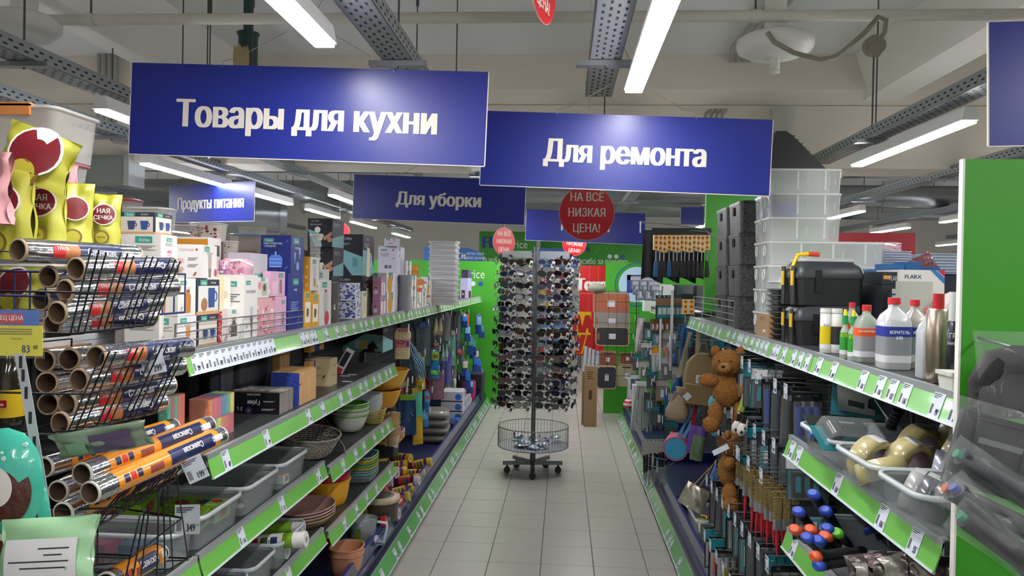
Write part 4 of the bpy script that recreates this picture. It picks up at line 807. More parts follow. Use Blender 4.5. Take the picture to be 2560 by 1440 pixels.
mb = MB(); bag(mb, .1, .16, .05, C('#d09aa0', .4, noise=.2, scale=20, bump=.3), 12, seed=12, wr=.005, flat_bottom=True); tag(mb.ob('snack_bag', loc=onY(150, 560, 1.95)), 'pink and white bag half hidden behind the yellow green bags', 'bag of snacks')
mb = MB(); bag(mb, .06, .14, .05, C('#c98f94', .4, bump=.3), 10, seed=13, flat_bottom=True); tag(mb.ob('snack_bag', loc=onY(-8, 560, 1.4)), 'pink bag cut off by the left edge of the picture', 'bag of snacks')
# navy wire basket
t = thing('wire_basket', 'navy wire basket below the yellow green bags at the left edge', 'wire basket', (0, 0, 0)); mb = MB(); NW = C('#20285c', .4)
zt, zb = onY(60, 678, 1.5).z, onY(60, 800, 1.5).z
for z in (zt, (zt+zb)/2, zb): mb.tube([(-1.45, 1.5, z), (-1.01, 1.5, z), (-1.01, 1.95, z)], .003, NW, 5)
for k in range(14): x = -1.45+.44*k/13; mb.tube([(x, 1.5, zt), (x, 1.5, zb)], .002, NW, 5)
for k in range(9): y = 1.5+.45*k/8; mb.tube([(-1.01, y, zt), (-1.01, y, zb)], .002, NW, 5)
mb.ob('wire_frame', t)
# clear tubs stacked behind the bags
CT = C('#dcd8d4', .18, alpha=.28)
def tub(label, x, y, z, w, d, h, lidc=None, clip=None, body=None, name='food_container', taper=.88):
    t = thing(name, label, 'plastic container', (x, y, z)); mb = MB(); m = body or CT
    mb.loft([rrect(w*taper, d*taper, .0, .02), rrect(w*.97, d*.97, h*.93, .025)], m, cap1=False); mb.ob('tub', t)
    mb = MB(); lm = C(lidc, .35) if lidc else C('#d8d4cc', .25, alpha=.6)
    mb.loft([rrect(w*.97, d*.97, h*.9, .025), rrect(w*1.04, d*1.04, h*.92, .03), rrect(w*1.04, d*1.04, h*.96, .03), rrect(w*.92, d*.92, h, .03)], lm); mb.ob('lid', t)
    if clip: mb = MB(); mb.b2((-w*.25, -d*.54, h*.78), (w*.25, -d*.5, h*.99), C(clip, .4)); mb.b2((-w*.25, -d*.54, h*.95), (w*.25, -d*.44, h*1.02), C(clip, .4)); mb.ob('clip', t, label='orange clip')
    return t
p = onY(85, 385, 1.98)
tub('large clear tub with an orange clip above the yellow green bags', p.x, 1.98, p.z-.02, .26, .2, .135, clip='#d98a4c')
z = p.z-.02
for k, (h, lc) in enumerate(((.09, '#b0606c'), (.09, '#6fae98'), (.1, None), (.1, None), (.12, None))):
    z -= h+.001; tub('clear food container in the tall stack under the orange clipped tub, %s' % TOPD[k], p.x, 1.98, z, .22, .18, h, lidc=lc)
p0 = Vector((p.x, 1.98, z))
mb = MB(); mb.b2((p.x-.12, 1.88, 1.401), (p.x+.12, 2.06, z), C('#9a7a58', .8)); tag(mb.ob('cardboard_box'), 'brown cardboard box carrying the tall stack of clear tubs', 'box')
# the back side of the left gondola: containers above the boxes
def backitem(px0, px1, yt, yb, Y, lidc, lab, pat=None):
    a = onY(px0, yb, Y); b = onY(px1, yt, Y); w = b.x-a.x
    t = tub(lab, (a.x+b.x)/2, Y+w*.35, a.z, w/1.04, w*.65, b.z-a.z, lidc=lidc, body=C(pat[0], .4) if pat else None)
    if pat:
        mb = MB(); art(mb, (-w*.42, -w*.65*.49, .01), (1, 0, 0), (0, 0, 1), w*.84, (b.z-a.z)*.75, [('dots', 26, pat[1:], .06, 5)]); mb.ob('printed_pattern', t)
    if a.z > ZS+.02: mb = MB(); mb.b2((a.x+.01, Y+.01, ZS+.001), (b.x-.01, Y+w*.6, a.z-.001), C('#8c7c6c', .7)); tag(mb.ob('carton'), 'carton under the '+lab, 'box')
    return a.z
backitem(300, 412, 517, 580, 2.55, None, 'clear lidded tub behind the navy mug box')
backitem(235, 330, 495, 560, 2.75, '#b0444c', 'clear tub with a red lid behind the bags')
backitem(400, 492, 562, 598, 2.9, None, 'flat clear container with a blue tint')
backitem(463, 550, 556, 602, 2.95, '#dcd8d0', 'white container printed with chili peppers and a white lid', ['#e0d8cc', '#8c2430', '#a83438', '#4c6c3c'])
backitem(565, 645, 584, 625, 3.1, '#6f8fb0', 'clear container with a blue lid behind the candy box')
backitem(588, 655, 568, 584, 3.15, '#c4c06c', 'clear container with a yellow lid on top of the blue lidded one')
backitem(545, 590, 602, 650, 3.0, '#d8d4cc', 'small white container with pepper print below the clear ones', ['#e0d8cc', '#8c2430', '#4c6c3c'])
backitem(770, 800, 585, 640, 3.4, '#d8d4cc', 'pale container behind the black mixer boxes')
# cartons in the second row of the top shelf
for (x1, x2, x0, yt, st, lab, X) in ((385, 389, 290, 586, 'flower', 'box printed with a pink chrysanthemum', -1.2), (384, 388, 293, 527, 'navymug2', 'navy box with two blue mugs on top of the flower box', -1.2)):
    pass
Yb = 2.16; a = onY(290, 655, Yb); b = onY(386, 586, Yb)
carton('box printed with a pink chrysanthemum behind the foil rolls', (b.x, Yb, ZS), (b.x-a.x, .11, b.z-ZS), *ST['flower'])
c = onY(386, 532, Yb); carton('navy box with two blue mugs on top of the chrysanthemum box', (b.x, Yb, b.z+.001), ((b.x-a.x)*.94, .1, c.z-b.z), ST['navymug2'][0], ST['navymug2'][1], ST['navymug2'][1])
Yb = 2.3; a = onY(436, 700, Yb); b = onY(507, 614, Yb)
carton('large white box with cup pictures standing on the teapot box', (b.x, Yb, onX(480, 697, XA).z+.002), (b.x-a.x, .13, .105), *ST['dolpo'], rot=.12)
Yb = 2.55; a = onY(440, 600, Yb); b = onY(520, 600, Yb); carton('orange and white flat box behind the large white cup box', (b.x, Yb, 1.62), (b.x-a.x, .1, .13), W_, [('r', .5, .5, .9, .8, '#555555')], [('r', 0, .4, 1, .95, '#d08a28')])
carton('white carton supporting the flat orange box', (b.x, Yb, ZS), (b.x-a.x, .1, .219), *ST['glass'])
Yb = 2.62; a = onY(569, 678, Yb); b = onY(625, 632, Yb); carton('grey and yellow box behind the pink gift sets', (b.x, Yb, ZS), (b.x-a.x, .16, b.z-ZS), *ST['yelgrey'])
Yb = 2.45; a = onY(546, 680, Yb); b = onY(604, 650, Yb); t = thing('lunch_box', 'rose patterned rounded lunch bag lying behind the bouquet box', 'lunch box', ((a.x+b.x)/2, Yb+.05, b.z-.05))
mb = MB(); mb.loft([rrect(.09, .09, 0, .02), rrect(.1, .1, .02, .03), rrect(.1, .1, .045, .03), rrect(.07, .07, .055, .03)], C('#cf9cae', .5)); art(mb, (-.05, -.05, 0), (1, 0, 0), (0, 0, 1), .1, .045, [('dots', 40, ['#8c5c98', '#e8ccd8', '#b86c88'], .06, 5)]); mb.ob('padded_body', t)
mb = MB(); mb.tube([(0, -.05, .045), (.04, -.06, .05), (.08, -.05, .03)], .004, WHITE); mb.ob('carry_strap', t)
carton('white carton under the rose patterned lunch bag', (b.x+.01, Yb+.001, ZS), (.1, .11, b.z-.05-ZS), *ST['glass'])
# yellow price card, hook strip and other near things at the left edge
p = onY(50, 890, 1.22); t = thing('price_card', 'yellow special price card with 83 in a plastic pocket at the left edge', 'price card', p, (0, .0, .12))
mb = MB(); mb.b2((-.062, 0, 0), (.037, .001, .052), C('#d8cf1c', .4)); mb.b2((-.062, 0, .052), (.03, .001, .078), C('#2c64b8', .4)); mb.rr(.05, .0015, .055, .072, C('#c8283c', .4), .004, (-.02, 0)); mb.ob('card', t)
mb = MB()
for s, h, x, z in (('СПЕЦ ЦЕНА', .008, -.02, .061), ('83', .013, .01, .006), ('00', .007, .026, .012), ('ВАШ ЦЕНА', .003, -.005, .028)):
    mb.text(s, h, WHITE if z > .06 else INK, (x, -.0012, z), (1, 0, 0), (0, 0, 1), .8, .03 if h > .006 else 0)
for k in range(3): mb.add([(-.055, -.0012, .045-k*.004), (.02, -.0012, .045-k*.004), (.02, -.0012, .0462-k*.004), (-.055, -.0012, .0462-k*.004)], [(0, 1, 2, 3)], INK)
mb.ob('lettering', t)
mb = MB(); mb.b2((-.065, -.003, -.004), (.042, -.002, .08), C('#e8ecec', .3, alpha=.05)); mb.ob('plastic_pocket', t)
pts = [onY(x, y, 1.2) for x, y in ((48, 885), (62, 960), (85, 1100), (105, 1220), (128, 1385))]
t = thing('hanging_clip_strip', 'long white perforated hanging strip at the left edge', 'hanging strip', pts[0]); mb = MB()
for i in range(4):
    a, b = pts[i]-pts[0], pts[i+1]-pts[0]; mb.prism([a+Vector((-.009, 0, 0)), a+Vector((.009, 0, 0)), b+Vector((.009, 0, 0)), b+Vector((-.009, 0, 0))], (0, .001, 0), C('#c4c8cc', .25, alpha=.85))
mb.ob('strip', t); mb = MB()
for k in range(9):
    u = (k+.6)/9*4; i = min(3, int(u)); c = pts[i].lerp(pts[i+1], u-i)-pts[0]; mb.b2((c.x-.002, -.0015, c.z-.01), (c.x+.003, -.0004, c.z+.01), C('#2a2a2c', .6))
mb.ob('slots', t)
def disc_bag(label, px, py, Y, rw, rh, seed):
    p = onY(px, py, Y); t = thing('coconut_treat_bag', label, 'bag of snacks', p)
    mb = MB(); n = 28
    def ring(k, y, wob): return [(rw*k*math.cos(2*PI*i/n)*(1+wob*math.sin(i*5)), y, rh*k*math.sin(2*PI*i/n)*(1+wob*math.sin(i*4))) for i in range(n)]
    mb.loft([ring(1.0, 0, .02), ring(.9, -.012, .01), ring(.6, -.025, 0), ring(.05, -.03, 0)], C('#3fb09a', .25, coat=.5, bump=.3)); mb.loft([ring(1., 0, .02), ring(.8, .01, 0), ring(.1, .02, 0)], C('#3fb09a', .3)); mb.ob('teal_pouch', t)
    mb = MB(); R2 = lambda k, y, c=0: [(rw*k*math.cos(2*PI*i/n), y-.0004, rh*(k*math.sin(2*PI*i/n)*.75-.12+c)) for i in range(n)]
    mb.loft([R2(.86, -.0165), R2(.6, -.0265), R2(.05, -.031)], C('#4a2418', .6, noise=.5, scale=90, bump=.5)); mb.loft([R2(.5, -.03, .12), R2(.05, -.0325, .12)], C('#d8d4cc', .35)); mb.ob('coconut_print', t)
    mb = MB(); q = random.Random(seed)
    for k in range(8):
        x, z = q.uniform(-.6, .6)*rw, q.uniform(.4, .75)*rh; r = q.uniform(.04, .1)*rw; ro = math.sqrt((x/rw)**2+(z/rh)**2); y = -.025+(ro-.6)*.0433 if ro > .6 else -.03+ro*.0083; mb.cyl((x, y+.002, z), (x, y-.0006, z), r*.8, C('#d4e6e2', .4), n=10)
    mb.ob('white_spots', t)
disc_bag('teal snack pouch with a coconut picture at the left edge, upper', 20, 1205, 1.12, .06, .085, 2)
disc_bag('teal snack pouch with a coconut picture at the left edge, lower and behind', 48, 1290, 1.18, .055, .085, 3)
# bottle with a yellow label
p = onY(22, 1060, 1.7); t = thing('tea_bottle', 'dark drink bottle with a yellow leaf label behind the hanging strip', 'bottle', (p.x, 1.7, p.z))
mb = MB(); mb.lathe([(.03, 0), (.034, .01), (.034, .1), (.025, .15), (.012, .18), (.012, .2)], C('#2a2418', .1, coat=.6), 20); mb.ob('bottle_body', t)
mb = MB(); mb.cyl((0, 0, .02), (0, 0, .085), .0346, C('#c8a81c', .4), n=20, caps=False); mb.b2((-.02, -.0355, .045), (.02, -.034, .062), C('#a01820', .4)); mb.text('Lipton', .009, WHITE, (0, -.036, .049), (1, 0, 0), (0, 0, 1), .9, .03); mb.ob('label', t)
mb = MB(); mb.cyl((0, 0, .2), (0, 0, .215), .014, C('#c8b81c', .4), n=14); mb.ob('cap', t)
# pouches
p = onY(250, 1128, 1.30); t = thing('snack_pouch', 'grey green and purple pouch lying across the orange rolls', 'pouch', (p.x+.015, 1.30, p.z), (.0, -.16, .25)); t.scale = (.8, .75, .7)
mb = MB(); mb.M = Rx(.55); bag(mb, .2, .085, .03, C('#7f8f78', .3, coat=.3, noise=.2, scale=15, bump=.3), 14, seed=21, wr=.004); mb.ob('pouch_body', t)
mb = MB(); mb.M = Rx(.55)
Fp = lambda x, z, e: -(.03/2*max(0, 1-abs(2*x/.2)**4)*max(0, math.sin(PI*z/.085))**.55)-.0045-e
mb.grid(lambda u, v: (-.02+.085*u, Fp(-.02+.085*u, .012+.062*v, .0004), .012+.062*v), 8, 6, C('#5c4668', .25, coat=.5)); mb.grid(lambda u, v: (-.07+.04*u, Fp(-.07+.04*u, .02+.04*v, .0004), .02+.04*v), 6, 4, C('#7fa080', .35)); mb.ob('printed_panel', t)
p = onY(110, 1470, 1.05); t = thing('snack_pouch', 'mint green pouch with a white label at the lower left corner', 'pouch', p, (-.25, -.12, -.1))
mb = MB(); bag(mb, .17, .1, .03, C('#9cc89c', .25, coat=.4, bump=.2), 14, seed=22, wr=.002); mb.ob('pouch_body', t)
Fq = lambda x, z, e: -(.03/2*max(0, 1-abs(2*x/.17)**4)*max(0, math.sin(PI*z/.1))**.55)-.003-e
mb = MB(); mb.grid(lambda u, v: (-.06+.12*u, Fq(-.06+.12*u, .0+.07*v, .0004), .0+.07*v), 8, 6, C('#dcdcdc', .3))
for k, (a, b) in enumerate(((.0, .05), (.01, .04), (-.05, .05), (-.03, .045))): mb.grid(lambda u, v: (a+(b-a)*u, Fq(a+(b-a)*u, .055-.009*k, .001), .055-.009*k+.002*v), 6, 1, INK)
mb.ob('white_label', t)
rollpx('yellow green film roll in the nearly empty wire basket', (265, 1460), (395, 1385), 1.42, 1.62, r=.024, kind='orange', spin=.3)
# ---------------- goods on the lower left shelves ----------------
WRAP = C('#e4eaec', .08, alpha=.16)
def sponges(label, x0, x1, x2, yt, zb, X, cols, nx, nz=1, wrap=True, porous=False, top='#cccccc', band=None, cat='sponge pack'):
    """sponge pack: slabs stacked along y (aisle side shows the slab ends)"""
    a = onX(x1, 950, X); b = onX(x2, 950, X); w = abs(x1-x0)*a.y/F; L = b.y-a.y; H = onX((x1+x2)/2, yt, X).z-zb
    t = thing('sponge_pack', label, cat, (X, a.y, zb))
    for j in range(nz):
        for i in range(nx):
            mb = MB(); y0 = L*i/nx; h = H/nz; c = cols[(i+j*3) % len(cols)]
            mb.rr(w*.985, L/nx*.94, h*j+.001, h*(j+1)-.001, C(c, .85, noise=.12 if not porous else .35, scale=60 if not porous else 140, bump=.6), .004, (-w/2, y0+L/nx/2), 2); mb.ob('sponge', t)
    if wrap:
        mb = MB(); mb.rr(w*1.01, L*1.01, -.000, H*1.01, WRAP, .01, (-w/2, L/2), 2); mb.ob('plastic_wrap', t)
    if band: mb = MB(); mb.b2((-w-.001, -.001, H*.62), (.001, L*.1, H*.67), C(band, .4)); mb.ob('band', t)
    return t
RB = ['#b83c50', '#2c6aa8', '#3c8c78', '#c8b83c', '#d0702c', '#c04858']
sponges('rainbow pack of dish sponges in clear film, two layers', 467, 523, 588, 990, Z2, -1.05, ['#2c6ea8', '#3c9484', '#c8c040', '#cc6c34', '#c04c54', '#b83c50'], 6, 2)
sponges('green and orange sponge pack beside the foil baskets', 392, 420, 465, 990, Z2, -1.09, ['#3c9c78', '#b83040', '#3ca080', '#d8643c', '#d8643c'], 5)
t = sponges('black pack of beige massage sponges lying with its label upside down', 577, 700, 735, 975, Z2, -1.02, ['#6c5c50', '#75655a'], 3, 1, cat='sponge pack')
w = 123*onX(700, 950, -1.02).y/F; H = onX(717, 975, -1.02).z-Z2
mb = MB(); mb.b2((-w-.001, -.003, 0), (.0, -.001, H*.99), C('#15141a', .25, coat=.6)); art(mb, (-w, -.003, 0), (1, 0, 0), (0, 0, 1), w, H, [('tu', .45, .62, .2, 'Губки', '#d8d4d8'), ('tu', .45, .93, .09, 'BLACK LOTOS', '#c8c4c8'), ('tu', .15, .3, .16, 'S  L', '#d8d4d8'), ('c', .35, .16, .07, '#4a2c70'), ('tu', .35, .2, .09, '10', '#c8c4c8'), ('ln', .62, .25, .3, 3, '#a8a4a8'), ('ln', .66, .6, .25, 2, '#a8a4a8')]); mb.ob('black_wrapper', t)
mb = MB(); mb.grid(lambda u, v: (-w+w*u*1.05, .0+.08*v, H+.004+.004*math.sin(17*u+5*v)*math.sin(9*v)), 14, 6, C('#cfc8c0', .15, alpha=.7, coat=.8)); mb.ob('crinkled_film', t)
YB_ = ['#c8923c', '#c49238', '#cc9a44']
t = sponges('yellow and blue cleaning sponge pack on the rail edge', 675, 748, 792, 925, Z2, -1.015, YB_, 4, 1, porous=True, band='#b01c24')
w = 73*onX(748, 950, -1.015).y/F; H = onX(770, 925, -1.015).z-Z2; mb = MB(); mb.b2((-w-.001, -.004, 0), (.001, -.001, H), C('#22388c', .8, bump=.5, scale=80)); mb.ob('blue_scrub_layer', t, label='blue scrub layer')
sponges('yellow sponge pack standing higher behind the front yellow pack', 677, 700, 725, 868, Z2, -1.2, YB_, 4, 1, porous=True)
sponges('dark cellophane sponge pack behind the black pack', 560, 600, 672, 890, Z2, -1.3, ['#1c2244', '#181a30', '#1c2244'], 3, 1)
sponges('dark violet sponge pack deep in the second left shelf', 520, 550, 585, 900, Z2, -1.3, ['#2c1c4c', '#181820'], 3, 1)
t = sponges('upper honeycomb sponge pair with a blue band hanging under the price rail', 757, 775, 810, 856, Z2+.16, -1.13, ['#b8863c', '#22388c', '#c08c44'], 3, 1, wrap=False, porous=True)
sponges('lower stack of honeycomb sponges below the hanging pair', 757, 775, 806, 900, Z2, -1.13, ['#b8863c', '#22388c', '#c08c44'], 3, 2, wrap=False, porous=True)
a = onX(825, 970, -1.06); carton('small beige carton with leaf print on the second left shelf', (-1.06, a.y, Z2), (.12, onX(842, 970, -1.06).y-a.y, .125), '#b8a884', [('t', .5, .7, .08, 'ОТХОДЫ', '#554c3c', .8), ('ln', .2, .4, .5, 2)], [('t', .4, .62, .1, 'ОТХОДЫ', '#554c3c', .8, .02), ('ln', .2, .4, .5, 2, '#6c6048'), ('leaf', .75, .35, .25, '#3c3a30'), ('leaf', .3, .15, .2, '#3c3a30')])
# black kettle cartons
a = onX(957, 850, -1.2); w = 103*a.y/F
carton('wide black and teal carton with a plastic container picture', (-1.2, a.y, Z2), (w, .3, .19), '#1c1d22', [('ln', .1, .8, .4, 3, '#a8acb0'), ('p', [(0, .6), (1, .3), (1, 0), (0, 0)], '#7fb0b4')], [('p', [(0, .2), (.55, .66), (1, .62), (1, 0), (0, 0)], '#6c9ca0'), ('p', [(.45, 0), (.75, .42), (.98, .0)], '#15161a'), ('c', .08, .88, .02, '#b8bcc0'), ('t', .2, .85, .07, 'KITCHEN', '#b8bcc0', 1.), ('ln', .05, .78, .3, 2, '#a8acb0'), ('r', .3, .12, .62, .42, '#a8c0b8'), ('p', [(.42, .1), (.52, .1), (.6, .45), (.5, .45)], '#c8a838'), ('r', .8, .04, .95, .14, '#6c9ca0'), ('t', .87, .06, .06, 'PRO', '#1c1d22', .9)])
z = Z2+.192
for k, (hh, c) in enumerate(((.025, '#3c6468'), (.05, '#5c8c90'))):
    carton('flat %s teal carton lying on the wide black carton' % ('lower', 'upper')[k], (-1.2, a.y+.005, z), (w*.55, .28, hh), '#24262b', [], [('r', 0, .1, .75, .9, c), ('tu', .4, .75, .5, 'KITCHEN', '#1c2c30')]); z += hh+.001
p = onX(872, 935, -1.12); t = thing('product_card', 'white card with a red knife print leaning against the black carton', 'card', (-1.19, p.y-.05, Z2+.004), (-.25, .45, 0))
mb = MB(); mb.b2((0, 0, 0), (.045, .004, .15), C('#c8c8cc', .3)); mb.b2((.005, -.001, .05), (.035, 0, .13), C('#26282c', .3)); mb.b2((.008, -.001, .008), (.038, 0, .04), C('#b03038', .3)); mb.ob('card', t)
for k, (px, X) in enumerate(((862, -1.1), (880, -1.08), (868, -1.03))):
    p = onX(px, 950, X); mb = MB(); mb.rr(.05, .03, 0, .001, C('#c8ccd0', .3), .012); tag(mb.ob('paper_slip', loc=(X, p.y, Z2+.0005)), 'white paper slip on the bare dark shelf deck, %s' % ('nearest the white card', 'farthest', 'nearest the rail')[k], 'paper', 'paper slips on the deck')
# translucent bins
BIN = C('#a9b0b4', .22, alpha=.24); RIMB = C('#c8d0d4', .25, alpha=.8)
def binn(label, s, X, y0, y1, z, d=.36, h=.1, rise=0., cat='plastic bin'):
    """open bin, short side toward the aisle"""
    w = y1-y0-.006; t = thing('plastic_bin', label, cat, (X+s*d/2, (y0+y1)/2, z)); a = MB()
    a.loft([rrect(d*.9, w*.86, .002, .02), rrect(d*.98, w*.97, h*.96, .035)], BIN, cap1=False, smooth=True)
    a.loft([rrect(d*.88, w*.84, .004, .02), rrect(d*.96, w*.95, h*.96, .035)], BIN, cap1=False, smooth=True); a.ob('tub', t)
    r = MB(); r.loft([rrect(d*.96, w*.95, h*.97, .035, seg=4), rrect(d*.96, w*.95, h, .035, seg=4), rrect(d, w, h, .04, seg=4), rrect(d+.004, w+.004, h*.88, .042, seg=4), rrect(d*.985, w*.975, h*.87, .038, seg=4)], RIMB, cap0=False, cap1=False, smooth=True); r.ob('rim', t)
    return t
G1 = '#6f9a28'
def packet(label, loc, dims, col_, rot=(0, 0, 0), items=(), name='carton', cat='box', rough=.3):
    w, d, h = dims; mb = MB(); mb.rr(w, d, 0, h, C(col_, rough, coat=.3), .003, seg=1)
    art(mb, (-w/2, -d/2, h), (1, 0, 0), (0, 1, 0), w, d, list(items)); art(mb, (w/2, -d/2, 0), (0, 1, 0), (0, 0, 1), d, h, [('r', .3, .2, .7, .8, '#8c2430')] if items else [])
    art(mb, (-w/2, -d/2, 0), (1, 0, 0), (0, 0, 1), w, h, [('r', .1, .2, .5, .8, '#8c2430')] if items else [])
    return tag(mb.ob(name, loc=loc, rot=rot), label, cat)
def YL(px, X): return onX(px, 1200, X).y
# upper row of bins, third shelf near unit
b1 = (YL(437, -1.0), YL(500, -1.0)); b2_ = (YL(503, -1.0), YL(615, -1.0)); b3 = (YL(618, -1.0), YL(704, -1.0)); b4 = (YL(706, -1.0), YL(774, -1.0))
binn('translucent bin with dim pink and blue goods, leftmost on the third left shelf', -1, -1.0, b1[0], b1[1], Z3)
binn('translucent bin filled with lime green cartons', -1, -1.0, b2_[0], b2_[1], Z3)
binn('translucent bin filled with round white tealights', -1, -1.0, b3[0], b3[1], Z3)
binn('translucent bin nearly empty with one orange and white tube', -1, -1.0, b4[0], b4[1], Z3)
packet('dim blue packet in the leftmost bin', (-1.12, sum(b1)/2, Z3+.01), (.1, .08, .05), '#24486c'); packet('dim pink packet in the leftmost bin', (-1.24, sum(b1)/2, Z3+.01), (.08, .09, .05), '#8c3c58')
yc = sum(b2_)/2; BER = [('c', .25, .3, .12, '#7c1c28'), ('c', .33, .22, .1, '#a03038'), ('c', .8, .75, .1, '#8c2430'), ('r', .55, .35, .68, .75, '#283c74'), ('c', .5, .55, .06, '#b02c38'), ('ln', .72, .35, .25, 4, '#c8d8a0')]
packet('lime green carton lying on top nearest the aisle in the green carton bin', (-1.12, yc-.06, Z3+.04), (.16, .12, .045), G1, (0, .0, .12), BER)
packet('lime green carton lying beside the fence of the green carton bin', (-1.12, yc+.07, Z3+.035), (.17, .1, .045), G1, (0, .05, -.05), BER)
packet('lime green carton standing with its oval emblem in the green carton bin', (-1.27, yc-.05, Z3+.055), (.13, .12, .07), G1, (.1, .0, .1), [('c', .5, .5, .2, '#a01c28', .6), ('t', .5, .42, .12, 'BonHome', '#ece8e4', .8)])
packet('dark green carton at the back of the green carton bin', (-1.28, yc+.08, Z3+.02), (.12, .1, .05), '#4a7020', (0, 0, .3))
q = random.Random(5); wax = C('#a8aca0', .4, coat=.3)
for k in range(16):
    x = -1.06-.045*(k % 6)+q.uniform(-.006, .006); y = b3[0]+.05+.05*(k//6 % 5)+q.uniform(-.004, .004); zz = Z3+.01+(k > 11)*.026
    t = thing('tealight', 'round white tealight in the clear bin, %s row from the aisle, %s along' % (('first', 'second', 'third', 'fourth', 'fifth', 'sixth')[k % 6], ('first', 'second', 'third')[k//6]), 'candle', (x, y+.01, zz), (q.uniform(-.25, .25), q.uniform(-.25, .25), 0), 'tealights in the bin')
    mb = MB(); mb.lathe([(.019, 0), (.0205, .002), (.0205, .018)], C('#9c9e9c', .25, .7), 16, cap1=False); mb.ob('metal_cup', t)
    mb = MB(); mb.lathe([(.02, .014), (.018, .0165), (.003, .0175)], wax, 16); mb.ob('wax', t)
packet('orange and white printed tube carton in the nearly empty bin', (-1.1, sum(b4)/2-.04, Z3+.008), (.16, .04, .035), '#d8d4cc', (0, 0, -.15), [('r', .72, 0, 1, 1, '#c8641c'), ('r', .1, .2, .3, .8, '#8c2430'), ('c', .2, .5, .08, '#d8b080')])
# lower row of bins, fourth shelf
c1 = (YL(560, -1.0), YL(640, -1.0)); 
def YZ(px, z): return onX(px, 1300, -1.0).y
b5 = (YL(540, -1.0), YL(700, -1.0)); b6 = (YL(702, -1.0), YL(772, -1.0))
binn('lower translucent bin with blue and white wipes', -1, -1.0, b5[0], (b5[0]+b5[1])/2+.02, Z4); binn('lower translucent bin with a clear dome, behind the wipes bin', -1, -1.0, (b5[0]+b5[1])/2+.025, b5[1], Z4)
binn('lower translucent bin full of green bag rolls', -1, -1.0, b6[0], b6[1], Z4)
packet('pale blue and white wipes packet in the lower bin', (-1.1, b5[0]+.1, Z4+.04), (.2, .13, .05), '#8c9cc8', (0, .1, .1), [('c', .3, .5, .2, '#b8908c', .6), ('r', .5, .35, .75, .65, '#2c3c84'), ('r', .78, 0, 1, 1, '#d8d8dc')], name='wipes_packet', cat='packet')
packet('second pale wipes packet deeper in the lower bin', (-1.26, b5[0]+.14, Z4+.02), (.12, .13, .05), '#a8b0cc', (0, 0, .4), [], name='wipes_packet', cat='packet')
def bagroll(label, loc, L, r, col_, rot, cap='#d8d8d4', band='#ece8e0', txt=None, group=None):
    t = thing('bag_roll', label, 'roll', loc, rot, group)
    mb = MB(); mb.cyl((-L/2, 0, 0), (L/2, 0, 0), r, C(col_, .35, coat=.3), n=16); mb.ob('roll_body', t)
    mb = MB(); mb.cyl((L*.34, 0, 0), (L/2+.004, 0, 0), r*1.02, C(cap, .35), n=16); mb.cyl((L/2+.004, 0, 0), (L/2+.006, 0, 0), r*.35, C('#8a8c88', .5), n=12); mb.ob('end_cap', t)
    if band:
        mb = MB(); mb.cyl((-L*.3, 0, 0), (L*.2, 0, 0), r*1.015, C(band, .4), n=16, caps=False)
        for k, cc in enumerate(('#b02c38', '#3c6c30', '#2c3c74')): patch(mb, -L*.25+L*.14*k, -L*.15+L*.14*k, -.3, .9, r*1.025, C(cc, .4), 4)
        if txt: wraptext(mb, txt, r*.6, INK, -L*.05, r*1.03, .2)
        mb.ob('label', t)
    return t
yb = sum(b6)/2
bagroll('green bag roll with a white cap, sticking out to the aisle and reading pakety', (-1.06, b6[0]+.07, Z4+.085), .26, .028, '#6f9a28', (0, -.12, .0), txt='ПАКЕТЫ')
bagroll('green bag roll with a white cap behind the protruding one', (-1.12, yb, Z4+.06), .26, .026, '#6f9a28', (0, .0, .1), band=None)
bagroll('green bag roll at the far wall of the lower bin', (-1.13, b6[1]-.05, Z4+.07), .25, .024, '#7ca834', (0, -.05, .05), band=None)
bagroll('pale green bag roll lying under the others in the lower bin', (-1.15, yb-.02, Z4+.03), .26, .026, '#4c7420', (0, 0, -.05), band=None)
# ---- unit two: bowls, baskets ----
def bowl(label, X, Y, z, r, h, col_, n=28, sx=1, sy=1, cat='bowl', ribs=0, rough=.35, foot=.5, flare=1.0, tilt=(0, 0, 0), group=None, thick=.0025, alpha=1., rimc=None, p=2.):
    m = C(col_, rough, alpha=alpha); t = thing('bowl' if cat == 'bowl' else cat.replace(' ', '_'), label, cat, (X, Y, z), tilt, group)
    prof = [(r*foot, 0)]; k = 9 if not ribs else ribs*2
    for i in range(1, k+1):
        u = i/k; rr = r*(foot+(1-foot)*(u**(.55*flare))); 
        if ribs and i % 2: rr += .0018
        prof.append((rr, h*u))
    inner = [(max(.001, a-thick), b+ (thick if i == 0 else 0)) for i, (a, b) in enumerate(prof)][::-1]
    mb = MB(); mb.lathe(prof+inner, m, n, sx=sx, sy=sy, p=p); mb.ob('shell', t)
    mb = MB(); mb.lathe([(r-.003, h-.004), (r+.0035, h-.003), (r+.0035, h+.0015), (r-.003, h+.0015), (r-.003, h-.004)], C(rimc, rough) if rimc else m, n, sx=sx, sy=sy, cap0=False, cap1=False, p=p); mb.ob('rim', t)
    return t
def P3(px, X): return onX(px, 1000, X).y
